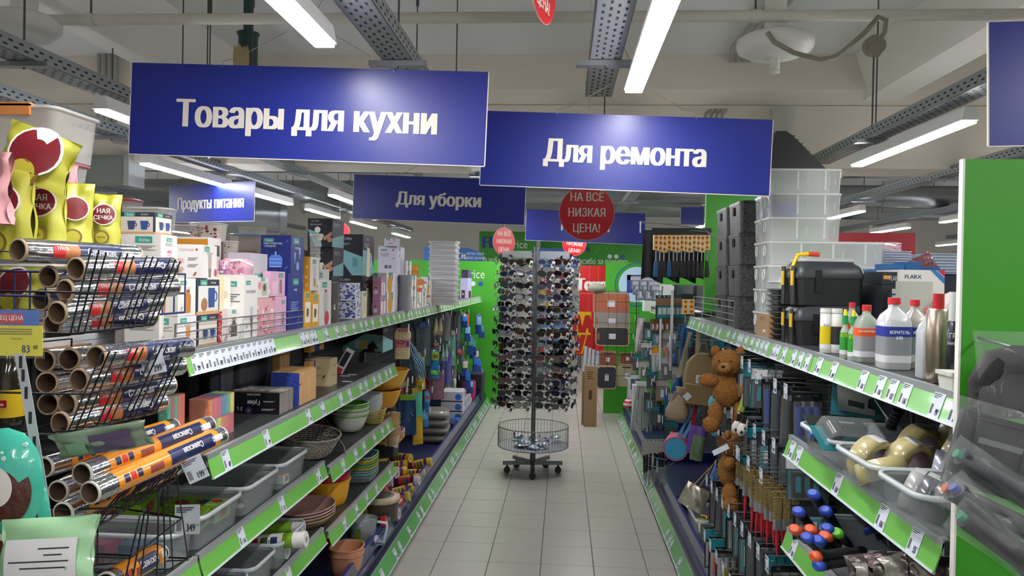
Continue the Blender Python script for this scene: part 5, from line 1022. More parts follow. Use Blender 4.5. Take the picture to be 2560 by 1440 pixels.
# wicker baskets
wick = C('#8f8880', .8, noise=.35, scale=50, bump=.6); wick2 = C('#b8a078', .8, noise=.3, scale=50, bump=.6)
def wicker(label, X, Y, z, r, h, mat, rows=9, stakes=28, sx=1., sy=1., tilt=(0, 0, 0), foot=.7, r_=.0034):
    t = thing('wicker_basket', label, 'basket', (X, Y, z), tilt)
    for j in range(rows):
        u = j/(rows-1); rr = r*(foot+(1-foot)*u**.8); zz = .004+h*u; mb = MB(); pts = []
        for i in range(stakes*2+1):
            a = PI*i/stakes; q_ = rr+.003*(1 if (i+j) % 2 else -1); pts.append((q_*math.cos(a)*sx, q_*math.sin(a)*sy, zz))
        mb.tube(pts, r_*(1.5 if j == rows-1 else 1), mat, 4); mb.ob('woven_strand', t)
    mb = MB()
    for i in range(stakes): a = 2*PI*i/stakes; mb.tube([(r*foot*math.cos(a)*sx, r*foot*math.sin(a)*sy, 0), (r*math.cos(a)*sx, r*math.sin(a)*sy, h)], .002, mat, 4)
    mb.ob('stakes', t, kind='stuff'); mb = MB(); mb.cyl((0, 0, 0), (0, 0, .004), 1, mat, n=24); mb.v = [(x*r*foot*sx, y*r*foot*sy, z_) for x, y, z_ in mb.v]; mb.ob('bottom', t)
    return t
yb_ = P3(775, -1.12)
wicker('grey wicker basket lying in front on the third left shelf', -1.13, yb_, Z3b+.02, .165, .085, wick, rows=11, stakes=36, sx=.8, sy=1.05, tilt=(0, .12, 0))
w_ = wicker('dark lined wicker basket standing open behind the grey one', -1.34, P3(800, -1.3), Z3b+.03, .16, .11, C('#5c564e', .8, noise=.4, scale=50), rows=8, stakes=30, tilt=(0, .9, 0), sx=.9)
mb = MB(); mb.lathe([(.1, .01), (.15, .1)], C('#1c1a18', .8), 24, sx=.9, cap1=False); mb.ob('dark_lining', w_)
p = onX(855, 1110, -1.0); t = thing('paper_tag', 'cream cardboard tag with a palm print tied to the grey wicker basket', 'tag', (-.985, p.y, p.z-.045), (.2, -.3, .5))
mb = MB(); mb.b2((0, -.025, 0), (.001, .025, .055), C('#cfc8a8', .6)); mb.b2((.001, .0, .012), (.0014, .016, .045), C('#3c7058', .5)); mb.b2((.001, -.02, .01), (.0014, -.006, .03), C('#2c2c24', .5)); mb.ob('card', t)
mb = MB(); mb.tube([(0, 0, .055), (-.01, .03, .09), (-.06, .05, .1)], .0015, wick2, 4); mb.ob('string', t)
for k in range(6): bowl('green rimmed white bowl, %s in the nested stack by the wicker basket' % TOPD[5-k], -1.1, P3(875, -1.1), Z3b+.008+.0125*k, .095-.0*k, .085, '#c4c4be' if k < 4 else '#5c9c34', rimc=('#58a030', '#c8c8c4')[k % 2])
for k in range(7): bowl('clear square tub, %s in the nested stack' % TOPD[6-k], -1.1, P3(912, -1.1), Z3b+.002+.011*k, .09, .09, '#d4dce0', alpha=.4, foot=.78, p=5, cat='plastic tub', sx=1., sy=.75)
for k in range(5): bowl('yellow green plate, %s in the stack under the second shelf' % TOPD[4-k], -1.3, P3(880, -1.2), Z3b+.14+.008*k, .09, .02, '#8a9438', cat='plate', foot=.8)
mb = MB(); mb.lathe([(.05, 0), (.055, .14)], C('#8c8c84', .5), 16); tag(mb.ob('storage_pot', loc=(-1.3, P3(880, -1.2), Z3b)), 'grey pot under the yellow green plates', 'pot')
yy = P3(962, -1.1); bowl('lower yellow ribbed bowl under the big one', -1.11, yy-.02, Z3b+.002, .115, .11, '#d89c2c', ribs=12); bowl('big yellow ribbed bowl on top of another bowl', -1.11, yy, Z3b+.115, .155, .12, '#dba338', ribs=14)
wicker('small yellow wicker basket with handles beside the clear tubs', -1.04, P3(935, -1.04), Z3b+.002, .065, .07, C('#b8a24c', .8, noise=.3, scale=50), rows=8, stakes=20, r_=.0026)
# shelf four
for k, (c, zz) in enumerate((('#d89c18', 0), ('#a01820', .035), ('#4a3c84', .055), ('#54468c', .09), ('#1c1e24', .125))):
    bowl('%s bucket, %s in the nested bucket stack' % (('yellow', 'red', 'violet', 'second violet', 'black')[k], TOPD[4-k]), -1.12, P3(818, -1.12), Z4b+zz+.001, .115, .115, c, foot=.8, cat='bucket', sy=.95)
for k, c in enumerate(('#6a7478', '#4ca890', '#7c8488', '#c0a028', '#5c9c34', '#4c9030', '#c0a028', '#6cbcb0')):
    bowl('%s handled tray, %s in the tray stack' % (('grey', 'mint', 'grey', 'yellow', 'green', 'dark green', 'yellow', 'teal')[k], TOPD[7-k]), -1.08, P3(898, -1.08), Z4b+.001+.0145*k, .115, .035, '#6a7880' if k % 2 else c, foot=.82, rimc=c, cat='tray', p=3.4, sy=.95, sx=.85)
for k, c in enumerate(('#d8a434', '#c88c3c', '#b8989c', '#c8a0a4')):
    bowl('%s scalloped tray, %s in the small stack by the fluffy duster' % (('yellow', 'amber', 'dusty pink', 'pale pink')[k], TOPD[3-k]), -1.07, P3(965, -1.07), Z4b+.08+.014*k, .11, .03, c, foot=.8, cat='tray', p=2.8, sy=1.1)
mb = MB(); mb.b2((-1.2, P3(965, -1.07)-.08, Z4b+.001), (-1.0, P3(965, -1.07)+.06, Z4b+.079), C('#1c1c20', .6)); tag(mb.ob('storage_tray'), 'black box under the scalloped trays', 'box')
for k, (px, X, z, r) in enumerate(((955, -1.13, Z4b+.15, .05), (975, -1.16, Z4b+.15, .045))):
    mb = MB(); mb.lathe([(r*.3, 0), (r, r*.5), (r*.95, r*1.1), (r*.4, r*1.6)], C('#3a3c3e', .9, noise=.3, scale=90, bump=1), 18, p=2.5); tag(mb.ob('scrub_stone', loc=(X, P3(px, X), z)), 'dark grey %s wash ball behind the pink trays' % ('larger', 'smaller')[k], 'scrubber')
for k in range(4):
    bowl('pinkish plate in plastic film, %s in the film wrapped stack' % TOPD[3-k], -1.1, P3(770, -1.1), Z4b-.0+.003+.013*k, .15, .045, ('#8c7c5c', '#a08870', '#b89890', '#b08880')[k], foot=.55, cat='plate', sy=1., sx=.8, tilt=(0, -.03, 0))
x_, y_ = -1.08, P3(757, -1.08)
# base tray goods
ZB = .165
def PB(px, X): return onX(px, 1300, X).y
t = bowl('peach plastic scoop pot, lower of the nested pair', -.99-.05, PB(888, -1.0)-.0, ZB, .08, .1, '#c08868', foot=.75, cat='pot', p=2.6, sy=1.1); bowl('peach plastic scoop pot, upper of the nested pair', -1.04, PB(888, -1.0), ZB+.03, .08, .1, '#c8906c', foot=.75, cat='pot', p=2.6, sy=1.1)
# clear jug
t = thing('measuring_jug', 'clear measuring jug with a handle standing in the base tray', 'jug', (-1.05, PB(915, -1.0)+.14, ZB)); mb = MB()
mb.lathe([(.055, 0), (.058, .002), (.075, .15), (.078, .155), (.073, .155), (.055, .006)], C('#c4ccd0', .12, alpha=.4), 24); mb.ob('jug_body', t); mb = MB(); mb.tube([(.075, 0, .14), (.125, 0, .135), (.13, 0, .12), (.115, 0, .03), (.065, 0, .03)], .007, C('#d0d8dc', .15, alpha=.7), 8); mb.ob('handle', t)
mb = MB(); art(mb, (-.02, -.072, .03), (1, 0, 0), (0, 0, 1), .05, .09, [('r', 0, 0, .5, 1, '#5c8420')]); mb.ob('green_sticker', t)
# blue grey dish rack
t = thing('dish_rack', 'blue grey dish drying mat with upright pegs', 'dish rack', (-1.06, PB(935, -1.0)+.1, ZB+.03), (0, .12, 0)); mb = MB(); m = C('#5c7488', .35)
mb.rr(.24, .3, 0, .008, m, .03); mb.loft([rrect(.24, .3, .008, .03), rrect(.25, .31, .02, .032)], m, cap0=False, cap1=False); mb.ob('base', t)
for i in range(4):
    for j in range(6): mb = MB(); mb.cyl((-.09+.06*i, -.12+.048*j, .008), (-.09+.06*i, -.12+.048*j, .05), .004, m, .003, n=8); mb.ob('peg', t)
# brown lidded pot
t = thing('lidded_pot', 'olive brown plastic pot with a cream ribbon under its lid', 'pot', (-1.06, PB(972, -1.0)+.02, ZB)); mb = MB()
mb.lathe([(.085, 0), (.105, .03), (.11, .13), (.112, .14)], C('#4c4436', .4), 28); mb.ob('pot_body', t); mb = MB(); mb.lathe([(.116, .138), (.118, .146), (.118, .156), (.1, .165), (.07, .168)], C('#b8a88c', .5), 28, p=2.3); mb.lathe([(.085, .168), (.07, .172)], C('#3c382c', .5), 24); mb.ob('lid', t); mb = MB(); mb.tube([(.11, .02, .14), (.13, 0, .145), (.12, -.03, .13)], .005, C('#c8b890', .5)); mb.ob('ribbon_end', t)
# rolls of bin liners in the base tray
q = random.Random(11); cols = [('#16161c', '#b8bcc8', '#b03038'), ('#1c1c3c', '#c8c8d0', '#c8c8d0'), ('#5c1c4c', '#c8a838', '#c8a838'), ('#3c1440', '#c8bcd0', '#b03038'), ('#0f1014', '#2c8c50', '#d8d8d8'), ('#141418', '#b82c34', '#d8d8d8')]
names = ['black roll with a grey band', 'navy roll with a white band', 'purple roll with a yellow band', 'plum roll with a lilac band', 'black roll with a green band', 'black roll with a red band']
n_ = 0
for i in range(13):
    for j in range(3):
        Y = 4.0+.155*i+q.uniform(-.02, .02); X = -1.06-.13*j+q.uniform(-.02, .02); k = q.randrange(6) if i < 5 else q.choice((2, 3, 5, 2))
        zz = ZB+.035+(.05 if j == 1 else 0)+(.03 if i % 3 == 1 else 0)
        if i >= 11: continue
        bagroll('%s, %s, %s line of left tray' % (names[k], ORD[i], ('front', 'middle', 'back')[j]), (X, Y, zz), .17, .032, cols[k][0], (q.uniform(-.1, .1), q.uniform(-.25, .05), q.uniform(-.5, .5)), cap=cols[k][1], band=cols[k][2], group='bin liner rolls in the base tray')
# ---------------- hooks and hanging goods ----------------
def hook(par, s, Y, z, xt, pr=None, r=.0022, dbl=False):
    """wire hook from the back panel to x = xt, carries a price tag"""
    xb = s*(1.52 if s < 0 else 1.30); mb = MB()
    mb.tube([(xb, Y, z), (xt, Y, z), (xt-s*.006, Y, z+.012)], r, WIRE, 5)
    mb.tube([(xb, Y, z+.03), (xt-s*.02, Y, z+.03)], r*.8, WIRE, 5)
    h = mb.ob('peg_hook', par)
    if pr is not None:
        put_tag(h, pr, (xt-s*.022, Y, z-.025), (0, 0, 0 if s < 0 else PI), 1.0)
    return h
def holed(mb, w, h, mat, t=.0008, z0=0):
    """hanging card with a slot, top at z=0"""
    mb.b2((-w/2, -t, -h), (w/2, t, -.014), mat); mb.b2((-w/2, -t, -.014), (-w*.18, t, 0), mat); mb.b2((w*.18, -t, -.014), (w/2, t, 0), mat); mb.b2((-w*.18, -t, -.004), (w*.18, t, 0), mat)
def hang(kind, label, loc, w, h, cols, cat, rz=0., group=None, seed=0, name=None):
    """goods hanging below loc, broad side facing local -Y"""
    q = random.Random(seed or int(abs(loc[1]*1000)+w*1000)); c0 = cols[0]
    t = thing(name or kind, label, cat, loc, (q.uniform(-.03, .03), q.uniform(-.04, .04), rz), group)
    if kind == 'pouch_pack' :
        mb = MB(); mb.M = T(0, 0, -h); bag(mb, w, h-.01, .03, C(c0, .3, coat=.4, bump=.2), 10, seed=seed+3, wr=.002); mb.ob('filled_bag', t)
        mb = MB(); F3 = lambda v: -(.015*max(0, math.sin(PI*v))**.55)-.004
        for k, c in enumerate(cols[1:]):
            v0, v1 = ((.5, .92), (.1, .4), (.62, .78))[k % 3]; ww = (.8, .86, .5)[k % 3]
            mb.grid(lambda u, v: ((u-.5)*w*ww, F3(v0+(v1-v0)*v)*max(.1, 1-abs((2*u-1)*ww)**4)-.001-.0006*k, -h+(h-.01)*(v0+(v1-v0)*v)), 6, 4, C(c, .35))
        mb.ob('printed_panel', t); mb = MB(); mb.tube([(0, 0, -.012), (0, 0, .004)], .003, WHITE); mb.ob('hang_tab', t)
    elif kind == 'towel':
        n = 4; mb = MB()
        for k in range(n):
            mb.grid(lambda u, v: ((u-.5)*w, -.012+.007*k+.005*math.sin(6*u+k+3*v), -h*(1-.02*k)*v-.004), 8, 8, C(cols[k % len(cols)], .95, noise=.15, scale=60, bump=.6))
        mb.ob('folded_cloth', t); mb = MB(); mb.b2((-w*.3, -.02, -.04), (w*.3, .02, .006), C(cols[-1], .4)); mb.ob('cardboard_header', t)
    elif kind == 'glove_pair':
        mb = MB(); m = C(c0, .6, bump=.3)
        for sx in (-1, 1):
            mb.loft([[(sx*w*.22+w*.2*math.cos(a)*k, .012*math.sin(a), -h*zz) for a in [PI*i/6 for i in range(12)]] for k, zz in ((.5, 0), (.7, .3), (1.1, .55), (1.1, .7))], m)
            for f in range(4): mb.cyl((sx*w*.22+(f-1.5)*w*.1, 0, -h*.68), (sx*w*.22+(f-1.5)*w*.12, 0, -h*(.95-.04*abs(f-1.5))), w*.055, m, w*.04, n=8)
        mb.ob('gloves', t)
    elif kind == 'tool_card':
        mb = MB(); holed(mb, w, h, C(c0, .4)); mb.b2((-w/2, -.0015, -h*.3), (w/2, 0, -h*.04), C(cols[1], .4)); mb.ob('backing_card', t)
        mb = MB(); m = C(cols[2], .35)
        if len(cols) > 3 and cols[3] == 'thin': mb.cyl((0, -.008, -h*.35), (0, -.008, -h*.93), w*.12, m, n=8); mb.cyl((0, -.008, -h*.6), (0, -.008, -h*.93), w*.2, C('#c8ccd0', .3), n=8)
        else: mb.rr(w*.6, .016, -h*.92, -h*.36, m, .006, (0, -.008)); mb.b2((-w*.1, -.02, -h*.8), (w*.12, -.016, -h*.45), C(cols[3] if len(cols) > 3 else '#c8ccd0', .4))
        mb.ob('tool', t); mb = MB(); mb.rr(w*.86, .024, -h*.96, -h*.33, C('#e0e8ea', .06, alpha=.07), .008, (0, -.012)); mb.ob('blister', t)
    elif kind == 'slim_knife':
        mb = MB(); holed(mb, w, h, C('#1a1c20', .3)); mb.ob('backing_card', t)
        mb = MB(); mb.loft([[(w*.3*a, .007*b-.009, -h*z) for a, b in ((-1, -1), (1, -1), (1, 1), (-1, 1))] for z in (.2, .3, .95)], C(c0, .3, coat=.4)); mb.ob('knife', t); mb = MB(); mb.rr(w*.9, .02, -h, -h*.12, C('#e0e8ea', .05, alpha=.07), .01, (0, -.01)); mb.ob('blister', t)
    elif kind == 'paintbrush':
        mb = MB(); mb.loft([rrect(w*.3, .01, -h*.62, .003), rrect(w*.42, .014, -h*.75, .004), rrect(w*.3, .012, -h*.9, .004), rrect(w*.12, .006, -h, .003)], C(c0, .35, coat=.3)); mb.ob('handle', t)
        mb = MB(); mb.rr(w*.9, .016, -h*.64, -h*.5, C('#b0b4b8', .3, .8), .004); mb.ob('ferrule', t)
        mb = MB(); mb.loft([rrect(w*.9, .014, -h*.5, .004), rrect(w, .012, -h*.2, .003)], C(cols[1], .9, noise=.4, scale=200, bump=1)); mb.ob('bristles', t)
    elif kind == 'blade_card':
        mb = MB(); holed(mb, w, h*.3, C(c0, .4)); mb.ob('backing_card', t)
        mb = MB(); mb.loft([rrect(w*.5, .012, -h*.28, .004), rrect(w*.55, .014, -h*.6, .004)], C(cols[1], .35)); mb.ob('handle', t)
        mb = MB(); mb.prism([(-w*.25, 0, -h*.6), (w*.25, 0, -h*.6), (w*.2, 0, -h*.85), (-w*.2, 0, -h)], (0, .0015, 0), STEEL); mb.ob('blade', t)
    return t
def hp(kind, label, s, px, yt, yb, X, wpx, cols, cat, bayo=None, pr=None, rz=0., n=1, seed=0, name=None, dn=.03, group=None):
    """place by pixel on the plane x=X; wpx = width in pixels; n copies deeper along the hook"""
    a = onX(px, yt, X); b = onX(px, yb, X); w = wpx*a.y/F
    hook(bl(a.y, GL, LY) if s < 0 else bl(a.y, GR, RY), s, a.y, a.z+.003, X-s*.02, pr) if bayo is not None else None
    t = hang(kind, label, a, w, a.z-b.z, cols, cat, rz, group, seed, name)
    for k in range(1, n):
        dup(t, a+Vector((s*dn*k, .002*k, 0)), label=label+', hanging %s behind the first' % ('directly', 'second', 'third', 'fourth', 'fifth')[k-1])
    return t
def bl(Y, G, E):
    for g, y in zip(G[::-1], E[-2::-1]):
        if Y >= y: return g
    return G[0]
BLF = lambda px, X: bl(onX(px, 900, X).y, GL, LY)
BRF = lambda px, X: bl(onX(px, 900, X).y, GR, RY)
# mitt with pink label
p = onX(1006, 822, -1.06); t = thing('bath_mitt', 'cream knitted mitt with a pink label hanging below the left price rail', 'mitt', p, (0, 0, .3)); L = .2; w = .105
hook(BLF(1006, -1.06), -1, p.y, p.z+.004, -1.04, 3)
mb = MB(); mb.loft([rrect(w*k, .03, -L*z, .014, seg=4) for k, z in ((.8, 0), (1.05, .12), (1.1, .28), (.9, .4), (.95, .6), (1., .9), (.9, 1.))], C('#cfc29a', .95, noise=.15, scale=80, bump=1.), smooth=True); mb.ob('knit_body', t)
mb = MB(); mb.rr(w*1.02, .036, -L*.62, -L*.36, C('#c86c7c', .5), .016); mb.rr(w*.82, .03, -L*.1, .005, C('#c87c84', .5), .01); art(mb, (-w*.5, -.0182, -L*.62), (1, 0, 0), (0, 0, 1), w, L*.26, [('c', .4, .7, .28, '#8c2030', .5), ('r', .75, .15, .9, .85, '#2c3c74'), ('t', .4, .62, .2, 'Vilina', '#e8e4e0')]); mb.ob('paper_label', t, label='pink paper label')
# tinsel duster
p = onX(1022, 850, -1.08); t = thing('tinsel_duster', 'blue and silver tinsel duster hanging beside the cream mitt', 'duster', p, (0, -.35, 0)); q = random.Random(4)
for k in range(60):
    a = q.uniform(0, 6.28); r = q.uniform(.2, 1); mb = MB() if k == 0 else mb
    mb.tube([(0, 0, -.0), (.03*r*math.cos(a), .03*r*math.sin(a), -.08), (.055*r*math.cos(a+.6), .055*r*math.sin(a+.6), -.19), (.03*r*math.cos(a+1), .03*r*math.sin(a+1), -q.uniform(.24, .3))], .0028, (C('#2c6088', .4), C('#a8bcc8', .25, .5), C('#3c84a0', .4))[k % 3], 4)
mb.ob('tinsel_strands', t, kind='stuff'); mb = MB(); mb.tube([(0, 0, 0), (0, 0, .03)], .003, WHITE); mb.ob('hang_loop', t)
items = [
 ('towel', 'grey microfibre cloth hanging with a blue header', 1058, 806, 912, -1.12, 36, ['#4c565e', '#505a62', '#2c4c84'], 'cloth', 2),
 ('pouch_pack', 'mint and mustard cloth pack, upper of the column beside the tinsel duster', 1049, 882, 972, -1.08, 28, ['#b89a1c', '#5cb09c', '#b89a1c', '#a83040'], 'pack', 1),
 ('pouch_pack', 'mint and mustard cloth pack, lower of the column beside the tinsel duster', 1043, 966, 1108, -1.08, 28, ['#b89a1c', '#4ca890', '#c0a020'], 'pack', 1),
 ('pouch_pack', 'lime and blue sponge cloth pack, upper one below the glove pair', 1088, 872, 925, -1.1, 24, ['#2c84b0', '#7cb83c', '#2c7cc0', '#a02838'], 'pack', 1),
 ('pouch_pack', 'lime and blue sponge cloth pack, lower one', 1086, 922, 948, -1.12, 26, ['#2c84b0', '#5cb03c', '#2c7cc0'], 'pack', 1),
 ('glove_pair', 'cream household gloves hanging below the price rail', 1096, 794, 842, -1.12, 28, ['#b8b48c'], 'gloves', 1),
 ('towel', 'grey and white striped towels hanging in a row', 1118, 782, 850, -1.12, 20, ['#7c7c80', '#9c9ca0', '#6c6870', '#8c8c90'], 'towel', 3),
 ('towel', 'dark grey towels hanging farther along', 1143, 780, 850, -1.12, 16, ['#5c5c64', '#74747c', '#4c4c54'], 'towel', 3),
 ('pouch_pack', 'orange carrot shaped net with a green tail', 1163, 778, 842, -1.08, 24, ['#2c8c34', '#c8501c', '#287830', '#c03828'], 'pack', 1),
 ('towel', 'dusty pink towels hanging above the pillow stack', 1096, 933, 996, -1.14, 28, ['#8c6474', '#9c7484', '#84606c'], 'towel', 2),
 ('pouch_pack', 'sky blue cleaning wipe pack hanging left of the pink towels', 1068, 975, 1028, -1.1, 18, ['#3c84c0', '#5ca0d0', '#3878b8', '#a03848'], 'pack', 1),
 ('pouch_pack', 'sky blue cleaning wipe pack hanging below its twin', 1062, 1026, 1068, -1.1, 20, ['#3c84c0', '#5ca0d0', '#3878b8'], 'pack', 1),
 ('towel', 'green and violet striped long cloths', 1131, 828, 912, -1.1, 14, ['#5c8c7c', '#8c8c94', '#6c5c84', '#a08c90'], 'cloth', 3),
 ('towel', 'violet and blue long cloths below the striped ones', 1122, 885, 960, -1.1, 12, ['#5c5c9c', '#7c94b0', '#4c4c8c'], 'cloth', 2),
 ('pouch_pack', 'brown net sponge pack hanging under the gloves', 1090, 852, 874, -1.14, 18, ['#7c5440', '#9c7c6c'], 'pack', 1),
 ('glove_pair', 'pale green ball shaped brush pair', 1112, 860, 905, -1.12, 20, ['#8cac9c'], 'brush', 1),
 ('pouch_pack', 'small red label pack above the blue nets', 1149, 872, 890, -1.12, 18, ['#7c3c34', '#a84c3c'], 'pack', 1),
 ('pouch_pack', 'white plastic strip pack hanging at a far hook', 1137, 944, 970, -1.08, 8, ['#c8c8c4', '#d8d8d4'], 'pack', 1),
 ('towel', 'maroon cloth behind the mint packs', 1070, 940, 1000, -1.2, 12, ['#6c2c44', '#743048'], 'cloth', 1),
 ('blade_card', 'pale brush with a card hanging near the shelf corner', 1017, 950, 1000, -1.14, 12, ['#c8b040', '#c8c8c8'], 'brush', 2),
 ('blade_card', 'white brush with a red card hanging near the shelf corner', 1005, 955, 1005, -1.14, 12, ['#c8c8c8', '#a83040'], 'brush', 2),
]
for k, (kind, lab, px, yt, yb, X, wpx, cols, cat, n) in enumerate(items): hp(kind, lab, -1, px, yt, yb, X, wpx, cols, cat, BLF(px, X), k, rz=.35+.1*(k % 3), n=n, seed=k+30, dn=.045)
for k in range(14):   # blue film garlands
    px = 1162+(k % 7)*7; py = 785+(k % 5)*26+(k//7)*60; hp('pouch_pack', 'blue film sponge pack at the far left pegboard, %s of the %s garland' % (TOPD[k % 5], ('first', 'second', 'third')[k//5]), -1, px, py, py+34+(k % 3)*8, -.97-.02*(k % 4), 16, ['#1c3c84', ('#2c6cc0', '#7ca8c8', '#3c8c7c', '#c8c0a0')[k % 4]], 'pack', seed=k+80, rz=.3, group='blue film sponge packs')
for k in range(16):   # extra tags with towels in the rows behind
    px = 1076+k*6.6; py = (858, 905, 842, 930)[k % 4]; hp('towel', 'folded cloth hanging deep between the towels, %s level, %s from the left' % (('second', 'third', 'top', 'fourth')[k % 4], ('first', 'second', 'third', 'fourth')[k//4]), -1, px, py, py+48, -1.2-.03*(k % 3), 12, [('#5c6c74', '#7c7484', '#4c5c6c', '#84706c')[k % 4], '#6c7078', '#4c545c'], 'cloth', BLF(px, -1.2), k, rz=.4, seed=k+120, group='folded cloths behind')
# apron and fluffy mop
p = onX(1018, 1000, -1.04); t = thing('kitchen_apron', 'denim blue cloth with small pink flowers hanging low on the left', 'cloth', p, (0, 0, .35)); mb = MB()
mb.grid(lambda u, v: ((u-.5)*.115*(1+.15*v), .01*math.sin(9*u+3*v), -.24*v+.006*math.sin(20*u)), 10, 10, C('#22426c', .9, noise=.15, scale=60)); mb.b2((-.05, -.012, 0), (.05, .012, .035), C('#6c9c1c', .5)); mb.ob('cloth', t)
mb = MB(); q = random.Random(2)
for k in range(10): x, z = q.uniform(-.03, .04), q.uniform(-.15, -.06); mb.cyl((x, -.0145, z), (x, -.016, z), .004, C(('#b83c6c', '#4c8c3c', '#c8a0b0')[k % 3], .6), n=6)
mb.ob('embroidery', t)
p = onX(985, 1030, -.97); t = thing('fluffy_mop_pad', 'shaggy beige and white mop pad hanging at the shelf end', 'mop pad', p, (0, .06, 0)); q = random.Random(9); mb = MB()
for k in range(900):
    a = q.uniform(0, 6.28); z = -q.uniform(0, .2); r = .03*(1-.2*abs(z+.1)/.1); d = Vector((math.cos(a), math.sin(a), q.uniform(-.6, .2))).normalized()*.02
    b0 = Vector((r*math.cos(a), r*1.0*math.sin(a), z)); e = d.orthogonal().normalized()*.0022; c_ = C('#b09468' if z > -.13 else '#c8c4b4', .9)
    mb.add([b0-e, b0+e, b0+d], [(0, 1, 2)], c_)
mb.ob('shaggy_pile', t, kind='stuff'); mb = MB(); mb.lathe([(.02, -.2), (.032, -.18), (.034, -.04), (.02, 0)], C('#a0845c', .95), 14); mb.ob('backing', t)
# white board, slippers
hp('pouch_pack', 'tall pale lavender ironing board cover standing at the far left end', -1, 1205, 762, 938, -1.12, 30, ['#a8b0dc'], 'cover', name='ironing_board_cover')
for k in range(2): hp('tool_card', 'navy toothbrush card with a white elephant, %s one at the far left end' % ('upper', 'lower')[k], -1, 1218, 760+k*62, 818+k*64, -1.0, 16, ['#1c2c74', '#2c3c84', '#8c90a8', '#c8c8d0'], 'card', seed=k+5)
# pillow stack, boxes, sprays in the base tray
ZB = .165
yy = onX(1110, 1050, -1.05).y
for k in range(4):
    mb = MB(); q = k*.07
    mb.loft([rrect(.26-.03*abs(i), .34-.03*abs(i), z, .06, seg=4) for i, z in ((2, 0), (0, .02), (0, .045), (2, .066))], C('#77736c', .35, coat=.5, noise=.12, scale=10, bump=.4), smooth=True)
    tag(mb.ob('packed_pillow', loc=(-1.13, yy, ZB+.0+q), rot=(0, 0, .05*k)), 'grey film wrapped pillow, %s of the stack' % TOPD[3-k], 'pillow')
mb = MB(); mb.b2((-1.3, yy+.25, ZB), (-1.0, yy+.5, ZB+.1), C('#141c48', .4)); tag(mb.ob('storage_box'), 'navy box behind the pillow stack', 'box')
for k in range(3): carton('white carton with a blue disc, %s of the far stack' % TOPD[2-k], (-1.0, onX(1165, 1020, -1.0).y-.3, ZB+.101*k), (.22, .3, .1), '#c4c4cc', [('c', .8, .5, .12, '#2c6cc0'), ('ln', .1, .6, .3, 2)], [('c', .8, .5, .15, '#2c6cc0'), ('r', 0, 0, 1, .12, '#2c2c34')])
carton('bright blue flat carton in front of the white cartons', (-.99, onX(1165, 1050, -1.0).y-.75, ZB), (.14, .2, .09), '#1c54b0', [('c', .5, .5, .2, '#c8d0e0')], [('c', .5, .5, .2, '#c8d0e0')])
for k in range(12):
    X = -1.02-.06*(k % 3); Y = 8.0+.12*(k//3); t = thing('spray_bottle', 'small white spray bottle, %s in the %s row of the far left tray' % (ORD[k//3], ('front', 'middle', 'back')[k % 3]), 'bottle', (X, Y, ZB), group='white spray bottles'); mb = MB(); mb.lathe([(.02, 0), (.024, .01), (.024, .12), (.012, .14), (.012, .16)], C('#b8bcc4', .3), 10); mb.ob('bottle_body', t); mb = MB(); mb.cyl((0, 0, .16), (0, 0, .2), .009, WHITE, n=8); mb.ob('cap', t)
for k in range(8):
    X = -1.04-.07*(k % 2); Y = 8.6+.08*(k//2); mb = MB(); mb.lathe([(.03, 0), (.032, .01), (.032, .24), (.02, .26)], C('#a01c5c', .3), 12); tag(mb.ob('lacquer_can', loc=(X, Y, ZB)), 'magenta can at the far end of the left tray, %s in the %s row' % (ORD[k//2], ('front', 'back')[k % 2]), 'can', 'magenta cans')
for k in range(5):
    mb = MB(); mb.rr(.3, .35, 0, .03, C('#34323c', .4), .02); tag(mb.ob('flat_tray', loc=(-1.1, 9.2, ZB+.14+.034*k)), 'dark flat tray, %s of the far left stack' % TOPD[4-k], 'tray')
mb = MB(); mb.rr(.28, .33, 0, .139, C('#20242c', .5), .02); tag(mb.ob('storage_box', loc=(-1.1, 9.2, ZB)), 'black box under the dark flat trays', 'box')
# tall things at the far part of the top left shelf
def tower(label, px0, px1, yt, Y0, c, n, z0=ZS, rough=.35, name='storage_basket', holes=True, cat='basket', grp=None, s=-1):
    a = onY(px0, 700, Y0); b = onY(px1, yt, Y0); w = b.x-a.x; H = b.z-z0; h = H/n
    for k in range(n):
        t = thing(name, label % TOPD[n-1-k], cat, ((a.x+b.x)/2, Y0+w*.4, z0+h*k), group=grp); mb = MB(); m = C(c, rough)
        mb.loft([rrect(w*.92, w*.75, 0.001, .02), rrect(w*.97, w*.8, h*.98, .02)], m, cap1=(k < n-1)); mb.ob('walls', t); mb = MB(); mb.rr(w*1.02, w*.86, h*.8, h*.98, m, .02); mb.ob('rim', t)
    return h
tower('white slotted basket, %s of the tall stack', 1070, 1143, 603, 6.15, '#c8c8cc', 12)
tower('grey ribbed crate, %s of the stack beside the white baskets', 1121, 1144, 678, 7.1, '#565c64', 4)
mb = MB(); mb.lathe([(.055, 0), (.045, .12), (.05, .24)], C('#8c8c92', .5), 18, cap1=False); p = onY(1010, 602, 4.95); tag(mb.ob('tall_vase', loc=(p.x, 5.0, ZS+.0)), 'grey tapered vase standing behind the white jar boxes', 'vase')
